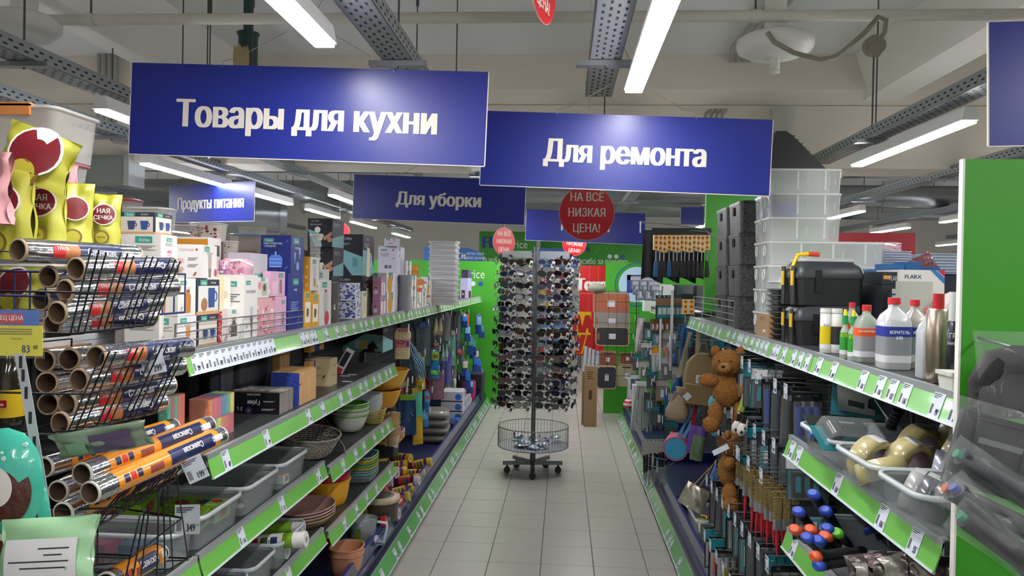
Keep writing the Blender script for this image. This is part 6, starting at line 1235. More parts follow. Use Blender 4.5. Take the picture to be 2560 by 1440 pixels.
# ---------------- sunglasses stand in the aisle ----------------
GM = C('#75777a', .35, .5); GMD = C('#5c5e62', .4, .5)
p = onZ(1331, 1182, 0); SX, SY = p.x, p.y
t = thing('sunglasses_stand', 'grey rotating wire stand full of sunglasses standing in the middle of the aisle', 'display stand', (SX, SY, 0))
mb = MB(); mb.cyl((0, 0, .1), (0, 0, 1.88), .018, GM, n=16); mb.cyl((0, 0, 1.86), (0, 0, 1.9), .022, GMD, n=16); mb.ob('pole', t)
mb = MB(); mb.cyl((0, 0, .07), (0, 0, .2), .024, GMD, n=16); mb.cyl((0, 0, .2), (0, 0, .235), .02, GMD, .07, n=4); mb.cyl((-.04, -.005, .17), (0, 0, .17), .006, GMD, n=8); mb.ob('hub', t)
for k, a in enumerate((.1, 1.05, 1.95 + .35, 3.3, 4.75)):
    L = .245; mb = MB(); mb.M = Rz(a); mb.box((L/2, 0, .085), (L, .034, .026), GM); mb.b2((L-.002, -.018, .071), (L+.004, .018, .099), BLACK); mb.ob('foot_arm', t)
    c = Vector((math.cos(a), math.sin(a)))*(L-.03); mb = MB(); mb.cyl((c.x, c.y-.012, .027), (c.x, c.y-.004, .027), .027, BLACK, n=16); mb.cyl((c.x, c.y+.004, .027), (c.x, c.y+.012, .027), .027, BLACK, n=16); mb.cyl((c.x, c.y, .027), (c.x, c.y, .075), .008, BLACK, n=8); mb.box((c.x, c.y, .045), (.03, .03, .02), BLACK); mb.ob('castor', t)
BR = .295; zb, zt = .235, .4
for z in (zb, zt): mb = MB(); mb.tube([(BR*math.cos(2*PI*i/48), BR*math.sin(2*PI*i/48), z) for i in range(49)], .004, GM, 6); mb.ob('basket_ring', t)
for i in range(64): a = 2*PI*i/64; mb = MB() if i == 0 else mb; mb.cyl((BR*math.cos(a), BR*math.sin(a), zb), (BR*math.cos(a), BR*math.sin(a), zt), .0018, GMD, n=4)
mb.ob('basket_wires', t); mb = MB(); mb.cyl((0, 0, zb-.002), (0, 0, zb+.001), BR-.005, C('#a8aeb4', .3, .3), n=40); mb.ob('basket_floor', t)
q = random.Random(6)
for k in range(16):
    a, r = q.uniform(0, 6.28), q.uniform(.06, .22); mb = MB(); c = ('#c8d0d8', '#b8c8d8', '#a8c0c0', '#c0bcd0')[k % 4]
    bag(mb, .1, .08, .012, C(c, .2, coat=.5, noise=.1), 6, seed=k); mb2 = MB(); mb2.M = Rx(-PI/2); mb2.add(mb.v, mb.f, C(c, .2, coat=.5), True)
    art(mb2, (-.03, .0085, .065), (1, 0, 0), (0, 0, -1), .06, .05, [('c', .4, .5, .3, ('#6c8cb8', '#7c6cb0', '#5c9c98')[k % 3])]) if 0 else None
    mb2.cyl((.0, -.01, .007), (.0, -.01, .0085), .02, C(('#6c8cb8', '#7c6cb0', '#5c9c98')[k % 3], .4), n=8)
    tag(mb2.ob('wipes_packet', loc=(SX+r*math.cos(a), SY+r*math.sin(a), zb+.004+.003*k), rot=(q.uniform(-.06, .06), q.uniform(-.06, .06), q.uniform(0, 6))), 'small %s packet in the round wire basket, %s in the heap' % (('pale blue', 'violet tinted', 'mint tinted')[k % 3], (['lowest']+['%s from the bottom' % w for w in 'second third fourth fifth sixth seventh eighth ninth tenth eleventh twelfth thirteenth fourteenth fifteenth'.split()]+['topmost'])[k]), 'packet', 'pale packets in the wire basket')
# wings
rowsz = [1.76-.098*k for k in range(13)]
for sx in (-1, 1):
    mb = MB(); cx = sx*.155
    for xx in (cx-.125, cx, cx+.125):
        for yy in (-.12, .12): mb.tube([(xx, yy, .55), (xx, yy, 1.84)], .0028, GM, 5)
    for z in rowsz+[.56, 1.84]:
        mb.tube([(cx-.125, -.12, z), (cx+.125, -.12, z), (cx+.125, .12, z), (cx-.125, .12, z), (cx-.125, -.12, z)], .002, GM, 4)
        mb.tube([(cx-.06, -.12, z-.01), (cx-.06, -.17, z-.012)], .002, GM, 4); mb.tube([(cx+.06, -.12, z-.01), (cx+.06, -.17, z-.012)], .002, GM, 4)
    mb.tube([(0, 0, 1.84), (cx, -.12, 1.84)], .003, GM); mb.tube([(0, 0, .6), (cx, -.12, .6)], .003, GM); mb.ob('wire_panel', t)
mb = MB(); mb.b2((-.02, -.02, .6), (.02, .02, .64), GMD); mb.b2((-.28, -.012, .61), (.26, .012, .635), GM); mb.ob('cross_arm', t)
for sx in (-1, 1): mb = MB(); mb.b2((sx*.155-.12, -.14, 1.8), (sx*.155+.12, -.137, 1.86), C('#a8b0b4', .2, alpha=.5)); mb.ob('plastic_header', t)
def shades(fc, lc, k):
    t = thing('sunglasses', 'x', 'sunglasses'); f = C(fc, .25, coat=.5); l = C(lc, .08, coat=.8)
    mb = MB()
    for s in (-1, 1):
        o = [(s*.034+.029*math.copysign(abs(math.cos(a))**.8, math.cos(a)), -.002, .02*math.copysign(abs(math.sin(a))**.8, math.sin(a))) for a in [2*PI*i/14 for i in range(14)]]
        mb.tube(o+[o[0]], .0022, f, 4)
    mb.tube([(-.006, -.002, .006), (0, -.004, .009), (.006, -.002, .006)], .0022, f, 4); mb.ob('frame', t)
    mb = MB()
    for s in (-1, 1): mb.prism([(s*.034+.028*math.copysign(abs(math.cos(a))**.8, math.cos(a)), -.003, .019*math.copysign(abs(math.sin(a))**.8, math.sin(a))) for a in [2*PI*i/14 for i in range(14)]], (0, .0015, 0), l)
    mb.ob('lenses', t)
    for s in (-1, 1): mb = MB(); mb.tube([(s*.065, 0, .008), (s*.067, .02, .009), (s*.064, .11, .006), (s*.06, .14, -.02)], .002, f, 4); mb.ob('temple', t)
    mb = MB(); mb.box((.045, -.01, -.022), (.022, .001, .05), C('#c8c8c8', .4), Ry(.4).to_3x3()); mb.box((.046, -.0108, -.025), (.015, .0006, .02), C('#2c2c34', .4), Ry(.4).to_3x3()); mb.ob('paper_tag', t)
    return t
FCS = [('#101012', '#0c0c10', 'black'), ('#2c1a12', '#3c2418', 'brown'), ('#84868c', '#28304c', 'grey'), ('#14141c', '#241c3c', 'dark violet'), ('#6c3c20', '#181414', 'tortoise'), ('#1c1c1c', '#7c8084', 'mirror lensed')]
protos = [shades(a, b, k) for k, (a, b, c) in enumerate(FCS)]; used = [False]*6; q = random.Random(8)
slots = []
for r, z in enumerate(rowsz):
    for sx in (-1, 1):
        for c in (0, 1): slots.append((sx*.155+(-.065 if c == 0 else .065), -.175, z+.012, q.uniform(-.25, .25), sx, r))
        slots.append((sx*.33, -.03, z+.012, sx*1.2+q.uniform(-.2, .2), sx, r)); slots.append((sx*.25, -.11, z+.05, sx*.7+q.uniform(-.2, .2), sx, r))
        for c in (0, 1): slots.append((sx*.155+(-.065 if c == 0 else .065), .175, z+.012, PI+q.uniform(-.3, .3), sx, r))
for i, (x, y, z, rz, sx, r) in enumerate(slots):
    k = q.choice((0, 0, 0, 1, 2, 3, 4, 5)); nm = FCS[k][2]; rr = ORD; side = 'left' if sx < 0 else 'right'
    kc = 0 if i and slots[i-1][4:] != slots[i][4:] else (kc+1 if i else 0); lab = '%s sunglasses, %s row, %s wing of the stand, %s' % (nm, TOPD[r], side, ('left column', 'right column', 'outer side', 'corner', 'rear left', 'rear right')[kc % 6])
    pos = Vector((SX+x, SY+y, z)); rot = (q.uniform(-.12, .15), q.uniform(-.25, .25), rz)
    o = protos[k] if not used[k] else dup(protos[k])
    used[k] = True; o.location = pos; o.rotation_euler = rot; o.scale = (1.12,)*3; o['label'] = lab; o['group'] = 'sunglasses on the rotating stand'
    if i % 17 == 5: o.rotation_euler.y += .35
for k in range(6):
    if not used[k]: bpy.data.objects.remove(protos[k])
# ---------------- the far end ----------------
def board(label, px0, py0, px1, py1, Y, col_, items=(), th=.02, cat='sign', name='wall_panel', post=None):
    a = onY(px0, py1, Y); b = onY(px1, py0, Y); w, h = b.x-a.x, b.z-a.z
    t = thing(name, label, cat, (a.x, Y, a.z)); mb = MB(); mb.b2((0, 0, 0), (w, th, h), C(col_, .4)); mb.ob('board', t)
    if items: mb = MB(); art(mb, (0, 0, 0), (1, 0, 0), (0, 0, 1), w, h, list(items)); mb.ob('print', t)
    if post is not None: mb = MB(); mb.b2((.02, .002, post-a.z), (.05, th, 0), DSTEEL); mb.b2((w-.05, .002, post-a.z), (w-.02, th, 0), DSTEEL); mb.ob('posts', t)
    return t
GRN = '#2f8c1c'; BL = '#22388c'
board('green store name board with three dots, left of the two far boards', 1197, 580, 1342, 660, 12.0, GRN, [('t', .24, .5, .36, 'FIX', BL, .9, .08), ('t', .68, .5, .26, 'price', '#c8d8c8', .8, 0), ('c', .72, .3, .04, '#d8e0e0'), ('c', .82, .3, .04, '#d8e0e0'), ('c', .93, .3, .04, '#2c4ca0'), ('t', .45, .04, .18, 'На всё низкая цена', '#d0dcc8', .62, .03)], post=0)
board('long green store name board thanking for the purchase, right of the two far boards', 1350, 592, 1624, 662, 12.4, GRN, [('t', .36, .48, .42, 'FIX', BL, .9, .08), ('t', .6, .5, .3, 'price', '#4c9c3c', .8, 0), ('c', .64, .32, .02, '#d8e0e0'), ('c', .7, .32, .02, '#d8e0e0'), ('c', .76, .32, .02, '#2c4ca0'), ('t', .55, .05, .2, 'Спасибо за покупку', '#d0dcc8', .7, .03)], post=0)
def arch(label, px0, py0, px1, py1, Y, items):
    a = onY(px0, py1, Y); b = onY(px1, py0, Y); w, h = b.x-a.x, b.z-a.z; t = thing('hygiene_sign', label, 'sign', (a.x, Y, a.z)); mb = MB()
    mb.prism([(0, 0, 0), (w, 0, 0), (w, 0, h*.35), (w*.93, 0, h*.75), (w*.75, 0, h*.97), (w*.6, 0, h), (0, 0, h)], (0, .02, 0), C('#1c5ca4', .35)); mb.ob('board', t); mb = MB(); art(mb, (0, 0, 0), (1, 0, 0), (0, 0, 1), w, h, items); mb.ob('lettering', t); return t
arch('blue rounded toothpaste sign at the far left end', 1060, 620, 1207, 650, 10.6, [('t', .68, .15, .5, 'it', '#e8d8c0', 1, .03), ('t', .87, .45, .2, 'ЧИСТЫЕ ЗУБЫ И', '#d8e0f0', .6), ('t', .87, .12, .2, 'СВЕЖЕЕ ДЫХАНИЕ', '#d8e0f0', .6)])
arch('blue rounded toothpaste sign behind the sunglasses stand', 1338, 622, 1446, 668, 11.2, [('t', .45, .2, .4, 'VILSEN', '#e8d8c0', .8, .02), ('t', .8, .35, .16, 'ЧИСТЫЕ ЗУБЫ И', '#d8e0f0', .6), ('t', .8, .1, .16, 'СВЕЖЕЕ ДЫХАНИЕ', '#d8e0f0', .6)])
# prints on the end panels
p = onY(1200, 692, 9.695); mb = MB(); mb.text('price', .12, C('#c8d8c8'), (p.x-.07, 9.697, p.z-.02), (1, 0, 0), (0, 0, 1), .8); 
for k in range(3): mb.cyl((p.x-.19+.1*k, 9.699, p.z-.09), (p.x-.19+.1*k, 9.696, p.z-.09), .032, C('#c8d8d8' if k < 2 else '#22489c'), n=16)
tag(mb.ob('store_name_lettering'), 'white name lettering with dots on the far left green end panel', 'lettering')
p = onY(1592, 712, 9.29); t = thing('round_emblem', 'round white and blue emblem with a dark letter on the green panel', 'emblem', (p.x, 9.298, p.z)); mb = MB()
for r, c, e in ((.27, '#1c5c8c', 0), (.255, GRN, .001), (.22, '#a8c4d8', .002)): mb.cyl((0, -e-.001, 0), (0, -e, 0), r, C(c, .4), n=40)
mb.b2((-.12, -.006, -.1), (-.05, -.003, .12), C(BL)); mb.b2((.02, -.006, -.1), (.09, -.003, .12), C(BL)); mb.b2((-.12, -.006, .06), (.09, -.003, .12), C(BL)); mb.ob('emblem_disc', t)
# red poster + yellow banner
board('red poster with large white letters and a grid at the far exit', 1446, 658, 1520, 885, 14.0, '#c01c20', [('r', 0, .32, 1, .33, '#d85c50'), ('r', 0, .66, 1, .67, '#d85c50'), ('r', .33, 0, .345, 1, '#d85c50'), ('r', .66, 0, .675, 1, '#d85c50'), ('t', .55, .7, .13, 'Токет', '#e8e0dc', .8, .1), ('r', .55, .52, .95, .62, '#d8d0d0')], name='poster', cat='poster', post=0)
board('yellow and red banner standing below the red poster', 1440, 780, 1478, 888, 13.4, '#e8b80c', [('t', .4, .52, .4, 'АА', '#c01c18', .6, .1), ('t', .6, .05, .42, 'УА', '#c01c18', .6, .1), ('r', 0, 0, 1, .04, '#c01c18')], name='banner', cat='banner', post=0)
# far goods rack
p = onY(1428, 945, 11.0); t = thing('display_rack', 'far wire rack of colourful toys and packets behind the sunglasses', 'rack', (p.x-.3, 11.0, 0)); mb = MB()
for x in (-.3, .3): mb.b2((x-.01, 0, 0), (x+.01, .4, 1.75), STEEL)
mb.ob('frame', t); q = random.Random(3)
for k in range(8):
    z = .15+.2*k; mb = MB(); mb.b2((-.3, 0, z), (.3, .4, z+.015), STEEL); mb.ob('shelf', t); mb = MB(); mb.b2((-.3, -.012, z-.02), (.3, -.002, z+.02), C('#4c78b0', .4)); mb.ob('price_rail', t)
    for j in range(6):
        c = q.choice(('#a82c34', '#c8a018', '#3c6c3c', '#2c4c8c', '#c8c0b8', '#7c5c8c', '#24242c', '#c0708c')); mb = MB(); h = q.uniform(.1, .16); mb.rr(.08, .1, 0, h, C(c, .4, noise=.4, scale=40), .02)
        tag(mb.ob('toy_packet', loc=(p.x-.3-.25+.1*j, 11.08, z+.016)), '%s packet, %s, %s shelf of the far wire rack' % (cname(c), LEFTO[j], TOPD[7-k]), 'packet', 'packets on the far wire rack')
# more far shelves beyond the aisle, left and right, low detail but real
XO = [w.replace(' from left', '') for w in LEFTO]+['sixteenth', 'seventeenth', 'eighteenth', 'nineteenth', 'twentieth', 'twenty-first', 'twenty-second', 'twenty-third', 'twenty-fourth', 'twenty-fifth', 'twenty-sixth']
def farshelf(label, x0, x1, y, h, n, seed, cols, dep=.4, step=.14):
    t = thing('shelving_unit', label, 'shelving unit', (x0, y, 0)); q = random.Random(seed); L = x1-x0
    mb = MB(); mb.b2((0, dep-.02, 0), (L, dep, h), BACKP); mb.ob('back_panel', t)
    for k in range(n):
        z = .12+(h-.12)*k/n; mb = MB(); mb.b2((0, 0, z-.02), (L, dep-.02, z), DECK); mb.ob('shelf', t); mb = MB(); mb.b2((0, -.012, z-.04), (L, -.002, z+.01), RG); mb.ob('price_rail', t)
        x = .03; ni = 0
        while x < L-.1:
            w = q.uniform(.08, .2); hh = q.uniform(.12, (h-.12)/n-.06); c = q.choice(cols); mb = MB(); mb.rr(w*.92, .16, 0, hh, C(c, .5, noise=.25, scale=25), .008, seg=1); mb.b2((-w*.3, -.082, hh*.3), (w*.3, -.0801, hh*.7), C(q.choice(('#c8c4bc', '#2c2c34', '#b83c40', '#3c6ca8')), .5))
            tag(mb.ob('packet', loc=(x0+x+w/2, y+.11, z+.001)), '%s package, %s, %s shelf of %s' % (cname(c), XO[ni], ('top', 'second', 'third', 'bottom')[n-1-k], label.replace('the shelf of ', '')), 'packet', 'goods on '+label); x += w+.01; ni += 1
    return t
PAL = ['#c8c4bc', '#a8402c', '#2c5c8c', '#c8a83c', '#4c7c4c', '#8c6c9c', '#34343c', '#c08090', '#d8d8d8']
farshelf('the far shelf right of the exit', 1.9, 4.6, 10.6, 1.7, 4, 5, PAL)
farshelf('the far shelf behind the left row', -4.6, -2.4, 10.8, 1.7, 4, 6, PAL)
farshelf('the shelf of the next aisle to the left', -5.2, -3.4, 6.2, 1.75, 4, 8, PAL, step=.12)
farshelf('the shelf of the next aisle to the right', 2.7, 5.6, 7.0, 1.55, 3, 9, PAL)
for k in range(4):
    p = onY(704+k*11, 577, 6.0); mb = MB(); mb.lathe([(.02, 0), (.02, .09), (.012, .1)], C('#4c3c2c', .4, noise=.6, scale=40), 10); tag(mb.ob('spice_jar', loc=(p.x, 6.35, 1.752+0*k)), 'small dark jar on the next aisle shelf, %s' % LEFTO[k], 'jar', 'dark jars on the next aisle shelf')
# ---------------- cutting board rack at the end of the right row ----------------
Yc = 8.72
def cboard(label, px0, py0, px1, py1, Y, c, rimc, handle='side', lab=True, n=1):
    a = onY(px0, py1, Y); b = onY(px1, py0, Y); w, h = b.x-a.x, b.z-a.z
    for k in range(n):
        t = thing('cutting_board', label if n == 1 else label+', %s' % ('in front', 'second', 'third')[k], 'cutting board', ((a.x+b.x)/2, Y+.02*k, a.z+.012*k), (-.12, 0, 0))
        mb = MB(); mb.M = T(0, 0, h/2) @ Rx(PI/2); mb.rr(w, h, -.005, .005, C(rimc, .5), min(w, h)*.18, seg=5); mb.rr(w*.93, h*.9, -.006, .006, C(c, .55, noise=.08, scale=30), min(w, h)*.15, seg=5); mb.ob('board', t)
        mb = MB(); mb.M = T(0, 0, h/2) @ Rx(PI/2)
        if handle == 'side': mb.rr(w*.06, h*.4, .006, .0075, C('#8c4c34' if rimc != c else '#1c1c1c', .6), .01, (-w*.41, 0))
        else: mb.rr(w*.5, h*.06, .006, .0075, C('#141416', .6), .01, (0, h*.4))
        mb.ob('handle_slot', t)
        if lab and k == 0: mb = MB(); mb.M = T(0, 0, h/2) @ Rx(PI/2); mb.rr(w*.2, h*.28, .006, .008, C('#b0b4b8', .3), .004); mb.ob('paper_label', t)
cboard('rust red cutting board, topmost in the wire rack', 1482, 733, 1575, 786, Yc+.1, '#8c4a2c', '#7c6c5c', n=2)
cboard('grey cutting board below the rust red one', 1484, 781, 1576, 824, Yc+.05, '#77706a', '#8c8478')
cboard('black cutting board with a tan rim in the rack', 1488, 818, 1574, 864, Yc, '#1c1a1c', '#a08468')
cboard('small brown cutting board, lower left in the rack', 1498, 880, 1542, 918, Yc+.02, '#6c3820', '#a08468', 'top', n=2)
cboard('small brown cutting board, lower right in the rack', 1548, 882, 1590, 912, Yc+.06, '#6c3820', '#a08468', 'top')
cboard('navy small cutting board, bottom left in the rack', 1492, 916, 1542, 972, Yc-.06, '#181c28', '#a08468', 'top', n=2)
cboard('beige small cutting board, bottom right in the rack', 1543, 914, 1590, 966, Yc-.02, '#8c8468', '#a08468', 'top', n=2)
a = onY(1484, 960, Yc); b = onY(1596, 735, Yc); t = thing('wire_rack', 'black wire rack holding the cutting boards', 'wire rack', (a.x, Yc, 0)); mb = MB(); w = b.x-a.x
for z in [.55+.12*k for k in range(9)]: mb.tube([(0, -.1, z), (w, -.1, z), (w+.02, .15, z)], .003, BWIRE, 4)
for x in (0, w*.3, w*.5, w*.7, w): mb.tube([(x, -.1, .5), (x, -.1, 1.5)], .0025, BWIRE, 4)
for x in (0, w): mb.tube([(x, .2, 0), (x, .2, 1.6)], .006, BWIRE, 4)
mb.ob('wire_frame', t)
for k, (px0, px1, yt, c) in enumerate(((1456, 1474, 930, '#7a6248'), (1462, 1494, 915, '#8a6e50'))):
    g = onY(px0, 1030+k*8, 8.5-.1*k); a = onY(px0, yt, 8.5-.1*k); b = onY(px1, yt, 8.5-.1*k); mb = MB(); mb.b2((a.x, 8.5-.1*k, 0), (b.x, 8.55-.1*k, a.z), C(c, .8, noise=.06, scale=20)); art(mb, (a.x, 8.5-.1*k, 0), (1, 0, 0), (0, 0, 1), b.x-a.x, a.z, [('r', .35, .45, .6, .6, '#3c2c1c'), ('ln', .2, .9, .5, 4, '#3c2c1c')])
    tag(mb.ob('cardboard_box'), 'tall narrow cardboard box standing at the end of the right row, %s' % ('behind', 'in front')[k], 'box')
for k in range(4):
    a = onY(1462+10*k, 868+4*k, 8.62); mb = MB(); mb.rr(.035, .03, 0, .3, C('#a8acb0', .3), .006); tag(mb.ob('packaged_rod', loc=(a.x, 8.75, a.z-.3), rot=(0, .06, 0)), 'white blister pack behind the tall cardboard boxes, %s' % LEFTO[k], 'packet', 'white blister packs by the cardboard boxes')
p = onY(1492, 730, 8.9); mb = MB(); mb.lathe([(.08, 0), (.11, .03), (.1, .07), (.04, .1)], C('#7c7c6c', .9), 16); tag(mb.ob('sun_hat', loc=p), 'grey cap lying on the cutting board rack', 'cap')
# ---------------- goods on the top right shelf ----------------
def wovenmat():
    m = bpy.data.materials.new('woven_black'); m.use_nodes = True; nt = m.node_tree; b = nt.nodes['Principled BSDF']; b.inputs['Roughness'].default_value = .45
    tc = nt.nodes.new('ShaderNodeTexCoord'); v = nt.nodes.new('ShaderNodeTexVoronoi'); v.inputs['Scale'].default_value = 95; nt.links.new(tc.outputs['Object'], v.inputs['Vector'])
    r = nt.nodes.new('ShaderNodeValToRGB'); r.color_ramp.elements[0].color = rgb('#0b0b0c'); r.color_ramp.elements[0].position = .25; r.color_ramp.elements[1].color = rgb('#4a4a4c'); r.color_ramp.elements[1].position = .42
    nt.links.new(v.outputs['Distance'], r.inputs[0]); nt.links.new(r.outputs[0], b.inputs['Base Color']); return m
WOV = wovenmat()
def rc(px, X=.845): return onX(px, 760, X).y
def zz(px, py, X=.845): return onX(px, py, X).z
ytops = (492, 572, 648, 725)
for c, (y0, y1) in enumerate(((3.72, 4.02), (4.03, 4.34))):
    H = .157
    for k in range(4):
        t = thing('woven_crate', 'black woven plastic crate, %s of the %s crate column' % (TOPD[3-k], ('nearer', 'farther')[c]), 'crate', (.99, (y0+y1)/2, ZS+.001+H*k)); mb = MB(); w, d = .27, y1-y0-.01
        mb.loft([rrect(w*.95, d*.95, 0, .03), rrect(w, d, H*.985, .035)], WOV, cap1=(k == 3)); mb.ob('woven_walls', t); mb = MB(); mb.rr(w*1.01, d*1.01, H*.9, H*.985, C('#2a2a2c', .4), .035); mb.ob('rim', t)
        mb = MB(); mb.b2((-w/2-.003, -.02, H*.58), (-w/2+.01, .02, H*.84), C('#060606', .9)); mb.ob('handle_hole', t); mb = MB(); mb.b2((-.02, -d/2-.003, H*.58), (.02, -d/2+.01, H*.84), C('#060606', .9)); mb.ob('handle_hole', t)
CLR = C('#dfe3e0', .25, alpha=.5, coat=.3); CLE = C('#ecefec', .3, alpha=.75)
H = .101; z = ZS+.001
for k in range(7):
    wide = .47 if k < 4 else .29
    for j in range(2):
        yy = 3.22+.13*j; t = thing('clear_shoe_box', 'translucent white shoe box, %s of the %s stack beside the black crates' % (TOPD[6-k], ('front', 'rear')[j]), 'plastic box', (.86+wide/2, yy+.065, z)); mb = MB(); w, d = wide, .126
        mb.loft([rrect(w*.97, d*.96, 0, .012), rrect(w, d, H*.9, .014)], CLR, cap1=False); mb.ob('box_body', t); mb = MB(); mb.rr(w+.006, d+.004, H*.9, H*.985, CLE, .014); mb.ob('lid', t)
        mb = MB(); n = 2 if wide < .4 else 3
        for i in range(n): x = -w/2+w*(i+1)/(n+.6); mb.b2((x-.004, -d/2-.003, .01), (x+.004, -d/2, H*.88), CLE); mb.b2((x+.04, -d/2-.0015, .03), (x+.042, -d/2, H*.6), CLE)
        mb.ob('ribs', t); mb = MB(); o = [(-w/2-.004, .016*math.cos(a), H*.6+.016*math.sin(a)*1.4) for a in [2*PI*i/12 for i in range(13)]]; mb.tube(o, .003, CLE, 5); mb.ob('finger_hole', t)
    if k in (1, 2, 3): pass
    z += H
for j in range(2): mb = MB(); mb.rr(.1, .07, 0, .06, C('#5c64c0', .4), .01); tag(mb.ob('stored_packet', loc=(.93, 3.285+.13*j, ZS+.505+.003)), 'violet blue packet seen inside a %s clear box' % ('front', 'rear')[j], 'packet')
# black ribbed tray leaning on top
p = onY(1965, 425, 3.5); t = thing('black_tray', 'black ribbed plastic tray leaning on top of the clear boxes', 'tray', (1.02, 3.3, z+.001), (0, 0, 0)); mb = MB()
mb.prism([(-.16, 0, 0), (.1, 0, 0), (-.05, 0, .15), (-.08, 0, .17), (-.12, 0, .17)], (0, .18, 0), C('#1a1a1c', .4)); mb.ob('tray_body', t); mb = MB()
for k in range(9): mb.box((.085-.016*k, .09, .015+.017*k), (.006, .17, .004), C('#2c2c2e', .4), Ry(.8).to_3x3())
mb.ob('ribs', t)
# kraft box and flat black trays, organizer
carton('kraft cardboard box with a price sticker in front of the clear boxes', (.85, rc(1920), ZS), (.06, rc(1889)-rc(1920), .095), '#a8845c', [('ln', .3, .85, .4, 5, '#5c4028'), ('r', .55, .2, .75, .32, '#d8d4cc')], [], s=1)
y0 = rc(1915, .86); z = ZS
for k in range(9):
    t = thing('flat_tray', 'flat black lidded tray, %s of the stack left of the tool boxes' % TOPD[8-k], 'tray', (.955, y0-.09, z+.001)); mb = MB(); mb.loft([rrect(.16, .13, 0, .02), rrect(.18, .15, .017, .025)], C('#2c2e32', .4)); mb.ob('tray_body', t); mb = MB(); mb.rr(.2, .17, .017, .0205, C('#46484c', .3), .02); mb.ob('rim', t); z += .0225
t = thing('organizer_box', 'white translucent organizer box lying on the flat black trays', 'plastic box', (.985, y0-.09, z+.001)); mb = MB(); mb.rr(.24, .17, 0, .045, CLR, .015); mb.ob('box_body', t); mb = MB(); mb.rr(.25, .18, .026, .032, CLE, .016); mb.b2((-.03, -.093, .01), (.03, -.088, .04), CLE); mb.ob('latch_rim', t)
# tool boxes
TB = C('#1d1e21', .4, noise=.1, scale=150, bump=.1); TB2 = C('#2f3236', .4); YE = C('#e0b414', .4)
def toolbox(label, x, y, z, w, d, h, rot=0, open_=False):
    t = thing('tool_box', label, 'tool box', (x, y, z), (0, 0, rot)); mb = MB()
    mb.loft([rrect(w*.92, d*.92, 0, .015), rrect(w*.97, d*.97, h*.62, .02)], TB, cap1=True); mb.ob('box_body', t)
    mb = MB(); mb.M = Ry(.06) if open_ else Matrix(); mb.loft([rrect(w, d, h*.62, .02), rrect(w*1.01, d*1.01, h*.7, .02), rrect(w*.96, d*.96, h*.86, .025), rrect(w*.8, d*.8, h, .03)], TB2); mb.ob('lid', t)
    for yy in (-.27, .27):
        mb = MB(); mb.box((-w/2-.004, yy*d, h*.62), (.01, .022, h*.34), YE); mb.box((-w/2-.003, yy*d, h*.45), (.004, .036, h*.9), C('#0e0f10', .4)); mb.ob('latch', t, label='yellow latch')
    mb = MB(); mb.box((-w*.2, -d/2-.002, h*.55), (.022, .005, h*.5), C('#0e0f10', .4)); mb.rr(.03, .008, h*.75, h*.84, C('#6c7074', .3), .003, (0, -d*.46)); mb.ob('front_strap', t)
    return t
tx = .98; ty = rc(1958, .85)-.08
toolbox('black plastic tool box with yellow latches, lower one', .965, ty, ZS, .235, .19, .145)
t = toolbox('black plastic tool box with yellow latches and a clear lid, upper one', .97, ty+.01, ZS+.147, .245, .19, .16, .05)
mb = MB(); mb.rr(.2, .15, .162, .172, C('#c8ccd0', .1, alpha=.5), .02); mb.ob('clear_lid', t); mb = MB(); mb.tube([(-.12, -.02, .13), (-.1, -.02, .185), (-.06, -.02, .19)], .008, YE, 8); mb.cyl((-.06, -.02, .19), (-.02, -.02, .188), .009, C('#c83c18', .4), n=8); mb.ob('carry_handle', t, label='yellow and red handle')
# tubes and bottles
def bottle(label, px0, px1, X, h, col_, cap, labc=None, txt=None, shape='round', alpha=1., name='bottle', cat='bottle', neck=.35, caph=.12, stripe=None, metal=0, yoff=0, capr=None):
    a = onX(px0, 900, X); w = abs((px1-px0))*a.y/F*.96; r = w/2; X_ = X+r; Y_ = a.y*(X_/X) if 0 else a.y-0; 
    t = thing(name, label, cat, (X+r*.9, a.y+yoff, ZS+.001)); m = C(col_, .3, metal, alpha=alpha, coat=.3); bh = h*(1-caph)
    mb = MB(); pr = [(r*.93, 0), (r, h*.02), (r, bh*.72), (r*.8, bh*.83), (r*neck, bh*.93), (r*neck, bh)] if neck < .8 else [(r*.9, 0), (r, h*.015), (r, bh*.97), (r*neck, bh)]
    mb.lathe(pr, m, 24, p=2 if shape == 'round' else 4.5); mb.ob('bottle_body', t)
    mb = MB(); cr = r*(capr or neck*1.25); mb.cyl((0, 0, bh), (0, 0, h), cr, C(cap, .4), cr*.95, n=20); mb.ob('cap', t)
    if labc:
        mb = MB(); R = r*1.012; 
        mb.lathe([(R, h*.1), (R, h*.6)], C(labc, .4), 24, p=2 if shape == 'round' else 4.5, cap0=False, cap1=False)
        if stripe: mb.lathe([(R*1.004, h*.46), (R*1.004, h*.6)], C(stripe[0], .4), 24, p=2 if shape == 'round' else 4.5, cap0=False, cap1=False)
        mb.lathe([(R*1.003, h*.1), (R*1.003, h*.2)], C('#c8c8cc', .4), 24, p=2 if shape == 'round' else 4.5, cap0=False, cap1=False)
        mb.ob('label', t)
    if txt:
        mb = MB()
        for s, z_, hh, c in txt:
            if shape == 'round': M0 = len(mb.v); vs, fs, x0, x1 = glyphs(s, 0, 0); k_ = hh/.72; mb.add([((r*1.02)*math.sin(((x-(x0+x1)/2)*k_*.8)/r-.15), -(r*1.02)*math.cos(((x-(x0+x1)/2)*k_*.8)/r-.15), z_*h+y*k_) for x, y in vs], fs, C(c))
            else: mb.text(s, hh, C(c), (0, -r*1.02, z_*h), (1, 0, 0), (0, 0, 1), .8, .03)
        mb.ob('lettering', t)
    return t
